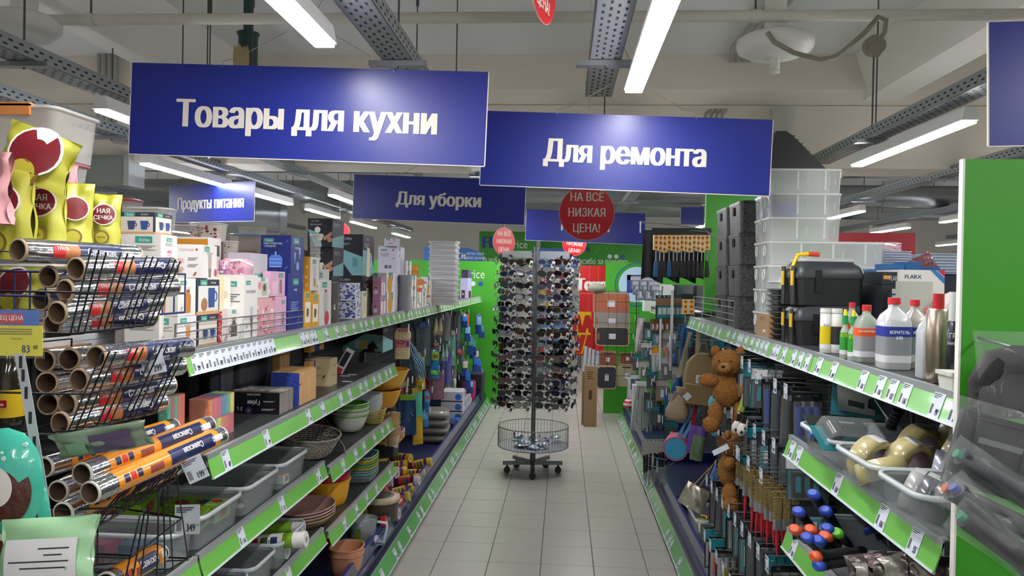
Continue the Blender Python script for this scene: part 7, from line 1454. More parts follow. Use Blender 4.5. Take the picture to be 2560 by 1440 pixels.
bottle('white sealant tube with yellow and black label, left of the pair', 2050, 2078, .84, .145, '#d0d0cc', '#c8c8c4', '#c8b414', [('Build', .6, .009, '#22388c')], neck=.85, caph=.1)
bottle('white sealant tube with yellow and black label, right of the pair', 2076, 2104, .87, .145, '#d0d0cc', '#c8c8c4', '#26262a', [('ROBUST', .6, .007, '#e0c414')], neck=.85, caph=.1)
for k, (a, b) in enumerate(((2100, 2124), (2120, 2146), (2205-50, 2178))):
    t = bottle('clear glue bottle with green label and a green and yellow cap, %s' % LEFTO[k], a, b, .84+.05*(k == 2), .13, '#b8c8b4', '#1c8c40', '#2c8c2c', [('КЛЕЙ', .5, .01, '#e0d81c')], alpha=.55, caph=.2, neck=.5)
    mb = MB(); mb.cyl((0, 0, .13), (0, 0, .148), .006, C('#e0d018', .4), .004, n=10); mb.ob('nozzle', t, label='yellow nozzle')
bottle('clear solvent bottle with an orange label and red cap, in front', 2140, 2192, .85, .165, '#b4bcb4', '#c01c28', '#8c8c90', [('ОБЕЗЖИРИВАТЕЛЬ', .53, .006, '#e8e0d8')], 'sq', .5, stripe=('#d8541c',), caph=.1)
bottle('clear solvent bottle with an orange label and red cap, behind', 2128, 2165, .93, .165, '#b4bcb4', '#c01c28', '#8c8c90', None, 'sq', .5, stripe=('#d8541c',), caph=.1, yoff=.06)
bottle('white thinner bottle with a blue 646 label and red cap, nearest the rail', 2200, 2270, .85, .19, '#b8b8bc', '#c01c28', '#84848c', [('ВОРИТЕЛЬ', .5, .0085, '#e8e8f0'), ('646', .42, .0105, '#e8e8f0')], 'sq', stripe=('#24308c',), caph=.09)
bottle('white thinner bottle with a blue 646 label behind the nearest one', 2268, 2322, .93, .185, '#a8a09c', '#c01c28', '#84848c', [('ИТЕЛЬ', .5, .0085, '#e8e8f0'), ('64', .42, .0105, '#e8e8f0')], 'sq', stripe=('#24308c',), caph=.09, yoff=.02)
bottle('plain pale plastic bottle with red cap beside the steel spray can', 2298, 2350, .86, .17, '#a8acb0', '#c01c28', None, None, 'sq', caph=.09)
bottle('steel spray can with a red cap', 2318, 2372, .84, .205, '#b0a090', '#c01828', None, None, metal=.85, neck=.86, caph=.17, name='spray_can', cat='spray can', capr=.5)
bottle('black primer spray can with a white cap and a blue diamond', 2368, 2412, .845, .21, '#1a1a1e', '#c8c8c8', None, [('ГРУНТ', .52, .011, '#e8e8e8'), ('УНИВЕРСАЛЬН', .45, .006, '#e8e8e8')], neck=.86, caph=.3, name='spray_can', cat='spray can', capr=.8)
t = thing('white_basket', 'small white perforated basket hooked at the end of the top right shelf', 'basket', (.845, onX(2392, 900, .84).y, ZS-.07)); mb = MB(); mb.loft([rrect(.04, .05, 0, .005), rrect(.06, .07, .11, .006)], C('#c8c8c0', .5), cap1=False); mb.rr(.066, .076, .104, .112, C('#c8c8c0', .5), .006); mb.ob('basket_body', t); mb = MB()
for i in range(5):
    for j in range(4): mb.b2((-.024+.014*j-.003*0, -.0355+.0015*(5-i), .02+.017*i), (-.018+.014*j, -.03+.0015*(5-i), .028+.017*i), C('#3a3a38', .8)); mb.b2((-.029+.0012*(5-i), -.025+.014*j, .02+.017*i), (-.024+.0012*(5-i), -.019+.014*j, .028+.017*i), C('#3a3a38', .8))
mb.ob('perforations', t, kind='stuff')
# back half of the top shelf (other side of the gondola)
mb = MB(); mb.b2((1.302, 1.5, ZS-.028), (1.9, 4.9, ZS), DECK); tag(mb.ob('shelf_board'), 'dark deck of the top shelf facing the next aisle on the right', 'shelf')
mb = MB(); mb.b2((-2.05, .9, ZS-.028), (-1.545, 9.5, ZS), DECK); tag(mb.ob('shelf_board'), 'dark deck of the top shelf facing the next aisle on the left', 'shelf')
for nm, x in (('right', 1.86), ('left', -2.03)):
    mb = MB(); mb.b2((x, 1.5, 0), (x+.02, 4.9, ZS-.03), BACKP); tag(mb.ob('support_panel'), 'dark panel supporting the %s rear top shelf' % nm, 'panel')
def bbox(label, px0, py0, px1, py1, Y, d, body, items, name='product_box', z0=None, side=None):
    a = onY(px0, py1, Y); b = onY(px1, py0, Y); z0 = a.z if z0 is None else z0
    w = b.x-a.x; mb = MB(); mb.b2((0, 0, 0), (w, d, b.z-z0), C(body, .4)); art(mb, (0, 0, 0), (1, 0, 0), (0, 0, 1), w, b.z-z0, items); art(mb, (0, d, 0), (0, -1, 0), (0, 0, 1), d, b.z-z0, side or []); return tag(mb.ob(name, loc=(a.x, Y, z0)), label, 'box')
def rest(label, px0, px1, Y, d, z1, Yb=None):
    a = onY(px0, 700, Y); b = onY(px1, 700, Y); mb = MB(); mb.b2((a.x, Y+.002, ZS+.001), (b.x, Y+d, z1-.001), C('#2c2e34', .5)); tag(mb.ob('carton'), label, 'box')
Y2 = 2.75
o = bbox('large white lamp box with a dark FLARX name and a blue arc', 2248, 676, 2362, 752, Y2, .2, '#d0ccc8', [('t', .3, .72, .13, 'FLARX', '#1c3c5c', 1., .04), ('ln', .1, .6, .4, 2), ('p', [(.68, 1), (1, .55), (1, .75), (.8, 1)], '#2c6cb0'), ('p', [(.82, 1), (1, .78), (1, 1)], '#b02c40')])
rest('dark carton under the large white lamp box', 2248, 2362, Y2, .2, o.location.z)
o = bbox('grey panel box leaning in front of the white lamp box', 2254, 704, 2332, 760, Y2-.09, .05, '#a8a8a0', [('c', .35, .15, .04, '#6c6c68')], z0=ZS+.1); rest('dark carton under the grey panel box', 2254, 2332, Y2-.09, .05, ZS+.1)
o = bbox('black box with a flame picture left of the white lamp box', 2204, 680, 2248, 710, Y2+.02, .2, '#1c1e24', [('r', .1, .4, .5, .7, '#c88c3c'), ('t', .75, .3, .4, 'FLARX', '#c8c8c8', .5)]); z_ = o.location.z
o = bbox('black and white lamp box below the flame box', 2206, 712, 2254, 742, Y2+.02, .2, '#24262c', [('r', .5, .1, 1, .9, '#c8c4c0'), ('t', .78, .5, .3, 'FL', '#1c3c5c', 1., .03)], z0=ZS+.08); rest('black carton under the lamp boxes', 2206, 2254, Y2+.02, .2, ZS+.08)
for k, (a, b, yt) in enumerate(((2178, 2212, 674), (2212, 2262, 660), (2262, 2302, 655), (2300, 2350, 668))):
    bbox('blue hardware box with a hang tab, %s of four' % LEFTO[k], a, yt, b, 735, Y2+.26+.02*k, .1, '#1c5c94', [('r', .1, .1, .5, .35, '#b03c28'), ('r', .1, .6, .9, .75, '#c8d4e0'), ('c', .5, .88, .06, '#101820')], z0=ZS+.001)
t = thing('rattan_basket', 'black plastic rattan basket behind the solvent bottles', 'basket', (onY(2182, 750, 2.55).x, 2.62, ZS+.001)); mb = MB(); w = 76*2.6/F; mb.loft([rrect(w*.9, .13, 0, .015), rrect(w, .15, .075, .02)], C('#232428', .4), cap1=False); mb.rr(w*1.03, .156, .07, .077, C('#232428', .4), .02); mb.ob('basket_body', t); mb = MB()
for k in range(8): mb.b2((-w*.4+k*w*.1, -.0775, .02), (-w*.36+k*w*.1, -.072, .06), C('#6c7074', .5))
mb.ob('slots', t, kind='stuff')
o = onY(2182, 752, 2.62)
# lamp duck
p = onY(2380, 742, 2.6); t = thing('duck_night_lamp', 'white duck shaped night lamp with an orange beak', 'lamp', (p.x, 2.6, ZS+.001)); mb = MB(); DW = C('#c8c0b8', .5)
H_ = p.z-ZS; mb.lathe([(.02, 0), (.04, .01), (.042, .05), (.033, .085), (.036, .115), (.028, .14), (.005, .152)], DW, 24); mb.ob('duck_body', t); t.scale = (1.35, 1.35, 1.35)
mb = MB(); mb.loft([[(.012*k*math.cos(a), -.03-.02*y_, .105+.008*k*math.sin(a)) for a in [2*PI*i/10 for i in range(10)]] for y_, k in ((0, 1.6), (.8, 1.2), (1.2, .5))], C('#c87c3c', .5)); mb.ob('beak', t, label='orange beak'); mb = MB()
for s in (-1, 1): mb.cyl((s*.018, -.028, .122), (s*.018, -.034, .122), .004, BLACK, n=8)
mb.ob('eyes', t)
def trays(px0, px1, yt, yb, Y, n, lab):
    a = onY(px0, yb, Y); b = onY(px1, yt, Y); h = (b.z-a.z)/n; w = b.x-a.x
    for k in range(n): t = thing('white_tray', '%s, %s of its stack' % (lab, TOPD[n-1-k]), 'tray', ((a.x+b.x)/2, Y+.15, a.z+h*k)); mb = MB(); mb.rr(w*.97, .28, 0, h*.7, C('#b8c4dc', .4, alpha=.9), .02); mb.ob('tray_body', t); mb = MB(); mb.rr(w, .3, h*.7, h*.95, C('#d8e0ec', .35), .02); mb.ob('rim', t)
    mb = MB(); mb.b2((a.x, Y+.03, 1.401), (b.x, Y+.28, a.z-.001), C('#3c404c', .5)); tag(mb.ob('carton'), 'dark carton under '+lab, 'box')
trays(2178, 2284, 628, 684, 3.4, 9, 'bluish white plastic tray left of the blue hardware boxes')
trays(2322, 2402, 634, 684, 3.5, 7, 'bluish white plastic tray behind the duck lamp')
mb = MB(); bag(mb, .12, .09, .05, C('#8c4c54', .15, alpha=.7, coat=.6, noise=.3), 10, seed=44, wr=.008); tag(mb.ob('film_bag', loc=(onY(2318, 660, 3.3).x, 3.3, onY(2318, 690, 3.3).z), rot=(0, -.5, 0)), 'crinkled red film bag between the blue hardware boxes', 'bag')
mb = MB(); bag(mb, .12, .04, .05, C('#c8b0b4', .15, alpha=.7, coat=.6, noise=.3), 10, seed=45, wr=.008); tag(mb.ob('film_bag', loc=(onY(2232, 626, 3.45).x, 3.5, onY(2232, 628, 3.45).z)), 'crinkled film bag on the left stack of white trays', 'bag')
# ---------------- hanging goods of the right row ----------------
# dark display rail with daisy spatulas
Yd = 5.2; bay3 = GR[3]
def R_at(px, py, Y=Yd): return onY(px, py, Y)
t = thing('display_rack', 'wire display arms carrying kitchen spatulas across the right row', 'display arm', R_at(1790, 565)); mb = MB(); o_ = t.location
for a, b, dy in (((1600, 553), (1760, 572), 0), ((1615, 566), (1772, 578), .06), ((1600, 553), (1775, 560), .12)): mb.tube([R_at(*a)-o_+Vector((0, dy, 0)), R_at(*b)-o_+Vector((0, dy, 0)), R_at(1795, 600)-o_+Vector((0, dy, 0))], .003, WIRE, 5)
mb.b2(tuple(R_at(1599, 582)-o_), tuple(R_at(1603, 553)-o_+Vector((0, .002, 0))), TAGW); mb.ob('wire_arms', t)
q = random.Random(12); FLW = C('#cfc4a8', .5)
def spatula(label, px, y0, yp0, yp1, yh0, yh1, Y, hc, grp=None):
    a = R_at(px, y0, Y); P = [R_at(px, v, Y).z-a.z for v in (yp0, yp1, yh0, yh1)]
    t = thing('kitchen_spatula', label, 'kitchen utensil', a, (0, q.uniform(-.03, .03), 0), grp); mb = MB(); bk = C('#17181b', .4)
    mb.prism([(-.03, 0, 0), (.03, 0, 0), (.035, 0, P[0]*.5), (.012, 0, P[0]-.01), (-.012, 0, P[0]-.01), (-.035, 0, P[0]*.5)], (0, .004, 0), bk); mb.ob('blade', t)
    mb = MB(); mb.cyl((0, 0, P[0]), (0, 0, P[2]), .004, C('#9c9ea0', .3, .5), n=6); mb.ob('shaft', t)
    mb = MB(); mb.loft([rrect(.02, .014, P[2], .005), rrect(.032, .018, P[3]+.02, .006), rrect(.028, .016, P[3], .006)], C(hc, .35)); mb.ob('handle', t, label='%s handle' % ('blue' if hc != '#1c1d20' else 'black'))
    mb = MB(); mb.rr(.043, .012, P[1], P[0], FLW, .006, (0, -.006)); n = 3
    for k in range(n):
        z = P[1]+(P[0]-P[1])*(k+.5)/n
        for r, c, e in ((.017, '#d8a028', 0), (.008, '#7c2c3c', .001)): mb.cyl((0, -.0125-e, z), (0, -.0135-e, z), r, C(c, .5), n=8)
    mb.ob('daisy_wrapper', t, label='cream wrapper printed with yellow daisies')
for k in range(13): spatula('black spatula in a daisy wrapper, %s on the upper display arm' % LEFTO[k], 1641+k*10.5, 570, 588, 625+(k % 3)*3, 652, 692, Yd+.008*k, '#1c5480' if k in (0, 3) else '#1c1d20')
for k in range(2): spatula('blue handled spatula in a daisy wrapper, %s on the lower arm' % ('left', 'right')[k], 1714+k*14, 735, 748, 785, 808, 850, Yd-.1, '#1c5480')
# black aprons behind
for k in range(4):
    p = R_at(1632+k*42, 575, Yd+.25); t = thing('black_apron', 'black cloth hanging behind the daisy spatulas, %s' % LEFTO[k], 'cloth', p); mb = MB(); mb.grid(lambda u, v: ((u-.5)*.13*(1+.2*v), .02*math.sin(12*u+k)*v, -.36*v+.02*math.sin(5*u)*v), 8, 6, C('#131316', .9)); mb.ob('cloth', t)
t2h = hook(bay3, 1, 5.3, 1.5, .66)
for k in range(6):
    p = R_at(1650+k*11, 738, Yd-.05+.01*k); t = thing('grater_card', 'teal card with a small kitchen tool, %s of the row under the spatulas' % LEFTO[k], 'card', p); mb = MB(); holed(mb, .055, .16, C('#0f3c44', .4)); mb.b2((-.0275, -.002, -.07), (.0275, 0, -.02), C('#7c5c40', .4)); mb.ob('backing_card', t); mb = MB(); mb.rr(.035, .01, -.155, -.075, C('#17707c', .35), .006, (0, -.007)); mb.b2((-.012, -.014, -.13), (.012, -.0125, -.085), C('#b8bcbc', .4)); mb.ob('tool', t)
for k in range(5): hp('tool_card', 'brown wooden tool card, %s of the row below the teal cards' % LEFTO[k], 1, 1632+k*12, 798, 828, .74-.0*k, 12, ['#3c2818', '#5c3820', '#8c5428'], 'card', seed=k+7)
for k in range(9):
    a = R_at(1588+7*k, 690+(k % 3)*12, 7.6-.1*k); t = hang('tool_card', 'grey blister packed kitchen tool at a far right hook, %s' % LEFTO[k], a, .09, .14, ['#5c6470', '#a8acb8', '#8c9098'], 'packet', seed=k)
p = onX(1600, 730, .9); carton('white flat carton standing on the far right hooks', (p.x, 8.4, 1.3), (.3, .2, .3), '#c4ccc8', [('ln', .2, .8, .5, 3)], [('ln', .2, .8, .5, 3)], s=1)
mb = MB(); mb.b2((.87, 6.2, 1.35), (1.30, 7.5, 1.385), DECK); sh_ = mb.ob('shelf', GR[4]); rail(GR[4], 1, .86, 1.33, 6.2, 7.5, [6.4, 6.6, 6.9, 7.2])
# long white rods, white cloth, comb, yellow pack
for k, px in enumerate((1654, 1681)):
    a, b = onX(px, 718, .72), onX(px, 930, .72); mb = MB(); mb.cyl((0, 0, b.z-a.z), (0, 0, 0), .009, C('#b8c0c0', .3), n=10); mb.cyl((0, 0, -.02), (0, 0, .01), .012, WHITE, n=10); tag(mb.ob('shower_rod', loc=a), 'long white tube hanging over the right pegboard, %s one' % ('left', 'right')[k], 'tube')
mb = MB(); mb.grid(lambda u, v: ((u-.5)*.09*(1+.3*v), .02*math.sin(8*u+4*v), -.34*v), 6, 8, C('#a8a09c', .8)); tag(mb.ob('white_cloth', loc=onX(1604, 795, .8)), 'off white cloth hanging at the far right hooks', 'cloth')
mb = MB(); mb.loft([rrect(.035, .01, 0, .004), rrect(.03, .01, -.05, .004), rrect(.015, .008, -.16, .003)], C('#c08890', .4)); tag(mb.ob('pink_comb', loc=onX(1664, 866, .72), rot=(0, -.25, 0)), 'pink plastic kitchen tool hanging on the right pegboard', 'kitchen utensil')
hp('tool_card', 'white framed card with a yellow header on the right pegboard', 1, 1641, 864, 930, .74, 24, ['#b0b4b4', '#c89018', '#8c9090', '#a8acac'], 'card', BRF(1641, .74), 2)
hp('tool_card', 'grey card with a black triangle mark on the right pegboard', 1, 1690, 850, 930, .78, 28, ['#5c6464', '#7c8484', '#3c4444', '#17181a'], 'card', BRF(1690, .78), 4)
for k, (px, y0, y1) in enumerate(((1712, 818, 985), (1700, 812, 905))):
    a, b = onX(px, y0, .8), onX(px-16, y1, .8); L = a.z-b.z; t = thing('blue_ladle', 'blue silicone ladle hanging on the right pegboard, %s' % ('longer', 'shorter')[k], 'kitchen utensil', a, (0, .1, 0)); mb = MB(); m = C('#164c8c', .4); mb.loft([rrect(.02, .012, 0, .005), rrect(.024, .014, -L*.3, .005), rrect(.012, .01, -L*.7, .004)], m); mb.lathe([(.01, -L*.68), (.034, -L*.8), (.036, -L*.9), (.015, -L)], m, 14, sy=.4); mb.ob('ladle', t)
# cable ties
def ties(label, px, y0, y1, X, n, c, c2, spread):
    a = onX(px, y0, X); L = a.z-onX(px, y1, X).z; t = thing('cable_tie_bundle', label, 'cable ties', a); qq = random.Random(px); mb = MB()
    for k in range(n):
        x, y = qq.uniform(-spread, spread), qq.uniform(-.05, .05); mb.tube([(x*.5, y*.3, 0), (x*.9, y, -L*.3), (x*1.2, y, -L*qq.uniform(.9, 1))], .0035, C(c, .35), 4)
    mb.ob('ties', t, kind='stuff'); mb = MB(); mb.b2((-spread*.6, -.02, -.01), (spread*.6, .02, .03), C(c2, .3)); mb.ob('header', t); hook(BRF(px, X), 1, a.y, a.z+.03, X-.03)
ties('bundle of milky white cable ties hanging on the right', 1604, 962, 1085, .74, 60, '#b4bcb4', '#c8ccc8', .08)
ties('bundle of grey and black cable ties beside the white ones', 1640, 962, 1080, .78, 30, '#5c6264', '#2c2c2c', .05)
ties('bundle of black cable ties behind the blue sheet', 1662, 955, 1050, .84, 24, '#1c1e20', '#8c9090', .05)
# knives
for k in range(7): hp('blade_card', 'black handled kitchen knife, %s of the row on the low rail' % LEFTO[k], 1, 1610+k*9.5, 1098, 1245-6*k, .66+.012*k, 12, ['#a8a8a4', '#141416'], 'knife', seed=k)
for k in range(2): mb = MB(); mb.tube([onX(1598, 1135+22*k, .66), onX(1665, 1150+24*k, .7), (1.2, 4.9, 1.0-.05*k)], .003, WIRE, 5); mb.ob('peg_hook', GR[3])
# red striped ball and cartons
for k in range(3): carton('white long carton standing in the far right base, %s' % LEFTO[k], (.76, 8.6-.3*k, ZB), (.06, .16, .36), '#b8b8c0', [('ln', .2, .8, .5, 2)], [('ln', .2, .8, .5, 2), ('r', .3, .1, .7, .5, '#8c8c98')], s=1)
p = onX(1572, 1010, .74); t = thing('striped_ball', 'red and white striped hair ball on the right rail', 'ball', p); mb = MB()
for k in range(7): a0, a1 = PI*k/7, PI*(k+1)/7; mb.lathe([(.06*math.sin(a0+(a1-a0)*j/2)+.0001, -.06*math.cos(a0+(a1-a0)*j/2)) for j in range(3)], C('#b0182c' if k % 2 == 0 else '#c8c4c4', .5), 18, cap0=False, cap1=False)
mb.ob('striped_body', t)
# blue sheet
mb = MB(); mb.b2((0, 0, -.2), (.08, .002, 0), C('#1c68a8', .4)); tag(mb.ob('blue_folder', loc=onX(1662, 980, .8)), 'plain blue plastic sheet behind the beige pouch', 'folder')
# ---- bags ----
def softbag(mb, w, h, t, mat, wr=.004, seed=1, top=.7, n=12, p=.7):
    q = random.Random(seed); ph = [q.uniform(0, 6) for _ in range(4)]
    for sg in (1, -1):
        def fn(u, v, sg=sg):
            k = top+(1-top)*math.sin(PI*min(1, (1-v)*.75+.12)); x = (u-.5)*w*k*2/(1+k)*1.0; e = max(0, 1-abs(2*u-1)**3.)**.5; b = max(0, math.sin(PI*(.08+.92*(1-v)) if v > 0 else 0))**p if v > .02 else .5
            return (x, -sg*(t/2*e*b+.002+wr*math.sin(11*u+6*v+ph[0])*math.sin(7*v+ph[1])), -h*(1-v))
        mb.grid(fn if sg > 0 else (lambda u, v, f=fn: f(1-u, v)), n, n, mat)
p = onX(1762, 882, .84); t = thing('backpack', 'khaki canvas backpack with a front pocket hanging behind the teddy bear', 'backpack', p, (0, .05, -.35)); L = .3; KH = C('#8a7450', .85, noise=.08, scale=60, bump=.3)
mb = MB(); mb.loft([[(x*k*1.0, y-.05, z) for x, y, z in rrect(.2, .09, z_, .035, seg=4)] for z_, k in ((-L, .8), (-L+.02, .98), (-L*.5, 1.), (-L*.2, .92), (-.02, .62), (0, .3))], KH, smooth=True); mb.ob('main_body', t)
mb = MB(); mb.rr(.16, .03, -L*.97, -L*.58, C('#7c6844', .85, bump=.3), .02, (0, -.1)); mb.b2((-.08, -.117, -L*.6), (.08, -.114, -L*.58), C('#b09c74', .6)); mb.ob('front_pocket', t); mb = MB(); mb.tube([(-.03, -.05, 0), (-.015, -.05, .06), (.015, -.05, .06), (.03, -.05, 0)], .005, KH); mb.b2((-.02, -.12, -L*.56), (.0, -.118, -L*.4), TAGW); mb.ob('grab_loop', t)
p = onX(1736, 838, .80); t = thing('tote_bag', 'sage beige tote bag with wide straps hanging left of the backpack', 'bag', p, (0, .0, -.3)); mb = MB(); TO = C('#7c8068', .85, bump=.2)
mb.M = T(0, 0, -.16); softbag(mb, .13, .2, .05, TO); mb.ob('bag_body', t); mb = MB()
for s in (-1, 1): mb.prism([(s*.012, -.015, .02), (s*.035, -.015, .02), (s*.055-.02, -.025, -.26), (s*.055-.05, -.025, -.26)], (0, .004, 0), C('#a09c84', .8))
mb.ob('shoulder_straps', t)
p = onX(1702, 968, .70); t = thing('drawstring_pouch', 'beige organza drawstring pouch with a round paper tag', 'pouch', p, (0, .12, -.2)); mb = MB(); L = .19
n = 24; mb.loft([[(r*math.cos(a)*(1+.06*math.sin(8*a)), .6*r*math.sin(a)*(1+.06*math.cos(7*a)), z) for a in [2*PI*i/n for i in range(n)]] for r, z in ((.03, .0), (.02, -.03), (.045, -.08), (.068, -.14), (.065, -L+.01), (.04, -L))], C('#a08c74', .5, noise=.15, scale=30, bump=.4), smooth=True); mb.ob('pouch_body', t)
mb = MB(); mb.loft([rrect(.1, .03, -L-.01, .012), rrect(.12, .05, -L+.03, .02), rrect(.07, .03, -.03, .012)], C('#7c6c60', .6)); mb.M = T(.045, -.05, -.04) @ Ry(.7); mb.b2((-.018, 0, -.02), (.018, .001, .02), TAGW); mb.ob('second_pouch_and_tag', t)
# barrel bag
c_ = onX(1689, 1122, .685); t = thing('barrel_bag', 'pink quilted barrel bag with a round sky blue end and blue strap', 'bag', c_, (0, 0, -.2)); mb = MB(); PK = C('#b84c70', .6, bump=.5, scale=60); SB = C('#3c9cc4', .6)
mb.M = Rx(-PI/2); mb.lathe([(.068, 0), (.072, .01), (.072, .14), (.065, .15)], PK, 28); mb.ob('barrel', t); mb = MB(); mb.cyl((0, 0, 0), (0, -.006, 0), .066, SB, .06, n=28); mb.ob('round_end', t, label='sky blue quilted end')
mb = MB()
for k in range(-4, 5):
    for d in (1, -1): L_ = math.sqrt(max(0, .06**2-(k*.014)**2)); u = Vector((d*.7071, 0, .7071)); v = Vector((-d*.7071, 0, .7071)); mb.tube([u*(k*.014)+v*L_+Vector((0, -.0062, 0)), u*(k*.014)-v*L_+Vector((0, -.0062, 0))], .0008, C('#2c7ca4', .6), 3)
mb.tube([(.069*math.cos(2*PI*i/28), -.001, .069*math.sin(2*PI*i/28)) for i in range(29)], .004, C('#c05878', .5), 5); mb.ob('quilting', t); mb = MB()
for x0_, x1_ in ((0, .085), (.03, .12)): mb.prism([(x0_-.0, .02, .06), (x0_+.02, .02, .06), (x1_+.02, .04, .24), (x1_, .04, .24)], (0, .003, 0), C('#4c94c0', .6))
mb.ob('shoulder_strap', t)
p = onX(1740, 1010, .80); mb = MB(); mb.prism([(-.012, 0, 0), (.012, 0, 0), (-.02, 0, -.28), (-.045, 0, -.28)], (0, .01, 0), C('#a01c28', .6)); tag(mb.ob('red_strap', loc=p), 'dark red strap hanging behind the barrel bag', 'strap')
p = onX(1748, 1065, .78); t = thing('quilted_pouch', 'purple and green quilted pouch beside the barrel bag', 'pouch', p, (0, .15, -.2)); mb = MB(); softbag(mb, .1, .16, .05, C('#5c3c8c', .6, bump=.4), seed=5); mb.ob('upper_body', t); mb = MB(); mb.M = T(.012, -.018, -.05); softbag(mb, .075, .14, .05, C('#5c7454', .7, bump=.5), seed=6); mb.ob('green_panel', t)
# silver bag with chain
p = onX(1748, 1222, .70); t = thing('silver_handbag', 'crinkled silver handbag hanging on a gold chain', 'bag', p, (0, .45, -.2)); mb = MB(); SV = C('#a8a294', .25, .55, noise=.1, scale=20, bump=.6); mb.M = T(0, 0, .01); softbag(mb, .13, .12, .04, SV, .006, 9, .95); mb.ob('bag_body', t); mb = MB()
for k in range(34):
    a = Vector((-.045+.0022*k*.6, -.01, 0)); c = Vector((.0, -.01, .0)).lerp(Vector((-.02, 0, .0)), 0); z = .008*k; x = -.035+.0035*k*.55; mb.cyl((x, -.012, z), (x+.004, -.012, z+.006), .0022, C('#b89c5c', .25, .8), n=5); mb.cyl((x+.03-.0028*k*.55, -.004, z), (x+.034-.0028*k*.55, -.004, z+.006), .0022, C('#b89c5c', .25, .8), n=5)
mb.ob('gold_chain', t)
# teddy bears
def bear(label, px, py, X, S_, rot, seed):
    p = onX(px, py, X); t = thing('teddy_bear', label, 'soft toy', p, rot); q = random.Random(seed)
    fur = C('#8a5a22', .95, noise=.35, scale=160, bump=1.); sn = C('#9c6c34', .95, noise=.3, scale=160, bump=1.)
    bmv = []; me = bpy.data.metaballs.new('b') if 0 else None
    parts = [((0, 0, .0), (.062, .05, .075)), ((0, -.005, .115), (.066, .056, .058)), ((-.052, 0, .165), (.02, .014, .022)), ((.052, 0, .165), (.02, .014, .022)), ((-.075, -.02, .04), (.045, .026, .03)), ((.08, -.015, .045), (.028, .028, .05)), ((.078, -.035, .005), (.03, .03, .035)),
             ((-.045, -.02, -.105), (.032, .034, .055)), ((-.06, -.035, -.145), (.036, .036, .036)), ((.045, -.01, -.11), (.028, .03, .065)), ((.055, -.03, -.165), (.034, .034, .036))]
    mb = MB()
    def ell(c, r, m, bump=.004, nu=18, nv=12):
        def fn(u, v):
            a, b = 2*PI*u, PI*v; d = Vector((math.sin(b)*math.cos(a), math.sin(b)*math.sin(a), math.cos(b))); k = 1+bump*12*math.sin(13*a+3*b)*math.sin(11*b)
            return tuple((c[i]+r[i]*d[i]*k)*S_ for i in range(3))
        mb.grid(lambda u, v: fn(1-u, v), nu, nv, m)
    for c, r in parts: ell(c, r, fur, .003)
    mb.ob('fur_body', t)
    mb = MB(); c0 = Vector((0, 0, 0))
    for c, r in parts:
        n = int(900*(r[0]*r[2]+r[0]*r[1]+r[1]*r[2])*60*.35)
        for _ in range(n):
            d = Vector((q.gauss(0, 1), q.gauss(0, 1), q.gauss(0, 1))).normalized(); pt = Vector(c)+Vector([r[i]*d[i] for i in range(3)]); e = (d.orthogonal().normalized() @ Matrix.Rotation(q.uniform(0, 6), 3, d))*.0022
            mb.add([(pt-e)*S_, (pt+e)*S_, (pt+d*.006+e*q.uniform(-2, 2))*S_], [(0, 1, 2)], C('#a06c2c' if q.random() < .5 else '#6c4418', .95))
    mb.ob('curly_fur', t, kind='stuff')
    mb = MB(); ell((-.008, -.058, .1), (.028, .022, .022), sn); mb.ob('muzzle', t); mb = MB(); ell((-.016, -.08, .108), (.008, .006, .006), BLACK, 0); ell((-.034, -.052, .128), (.0045, .004, .0045), BLACK, 0); ell((.014, -.058, .128), (.0045, .004, .0045), BLACK, 0); mb.ob('nose_and_eyes', t, label='black nose and eyes')
    return t
bear('curly brown teddy bear facing the aisle, the upper of two hanging bears', 1818, 975, .735, 1.04, (0, 0, -.25), 1)
bear('curly brown teddy bear with a brown bow, the lower one hanging sideways', 1822, 1175, .72, .92, (0, .1, 1.1), 2)
p = onX(1822, 1105, .70); mb = MB()
for s in (-1, 1): mb.prism([(0, 0, 0), (s*.05, 0, .03), (s*.045, 0, -.02)], (0, .012, 0), C('#4c2c14', .6))
mb.M = T(-.03, -.01, -.03) @ Ry(-.5); mb.b2((-.04, 0, -.01), (.03, .001, .012), TAGW); tag(mb.ob('brown_bow', loc=p), 'brown satin bow with a white label strip above the lower bear', 'bow')
for k, (px, py, r) in enumerate(((1786, 1005, .03), (1793, 1065, .042))): mb = MB(); mb.lathe([(r*.3, -r*1.3), (r, -r*.8), (r*1.05, 0), (r*.8, r*.8), (r*.2, r*1.3)], C('#5ca4b4', .9, bump=.5), 16); tag(mb.ob('plush_toy', loc=onX(px, py, .8)), 'light blue plush piece, %s, behind the upper bear' % ('upper', 'lower')[k], 'soft toy')
p = onX(1795, 1150, .77); mb = MB(); mb.prism([(0, 0, 0), (.03, 0, .01), (-.005, 0, -.1), (-.035, 0, -.09)], (0, .02, 0), C('#4c7cac', .7)); mb.tube([(-.02, 0, -.08), (-.035, 0, -.13), (0, 0, -.16), (.03, 0, -.15)], .008, C('#5c84ac', .7)); tag(mb.ob('blue_strap', loc=p), 'blue bag strap looping beside the lower bear', 'strap')
for k in range(2):
    p = onX(1842+14*k, 1062+6*k, .70); t = thing('charm_keychain', 'white and black oval charm, %s one, beside the bear' % ('left', 'right')[k], 'keychain', p, (0, .2, 0)); mb = MB(); mb.lathe([(.005, -.035), (.017, -.025), (.019, -.005), (.012, .012), (.004, .02)], C('#b8b4b0', .5), 14); mb.ob('charm_body', t); mb = MB(); mb.cyl((-.004, -.018, -.018), (-.004, -.02, -.018), .006, BLACK, n=8); mb.cyl((.006, -.017, .0), (.006, -.019, .0), .004, BLACK, n=8); mb.b2((-.008, -.008, .015), (.008, .0, .045), C('#16161a', .4)); mb.ob('black_details', t)
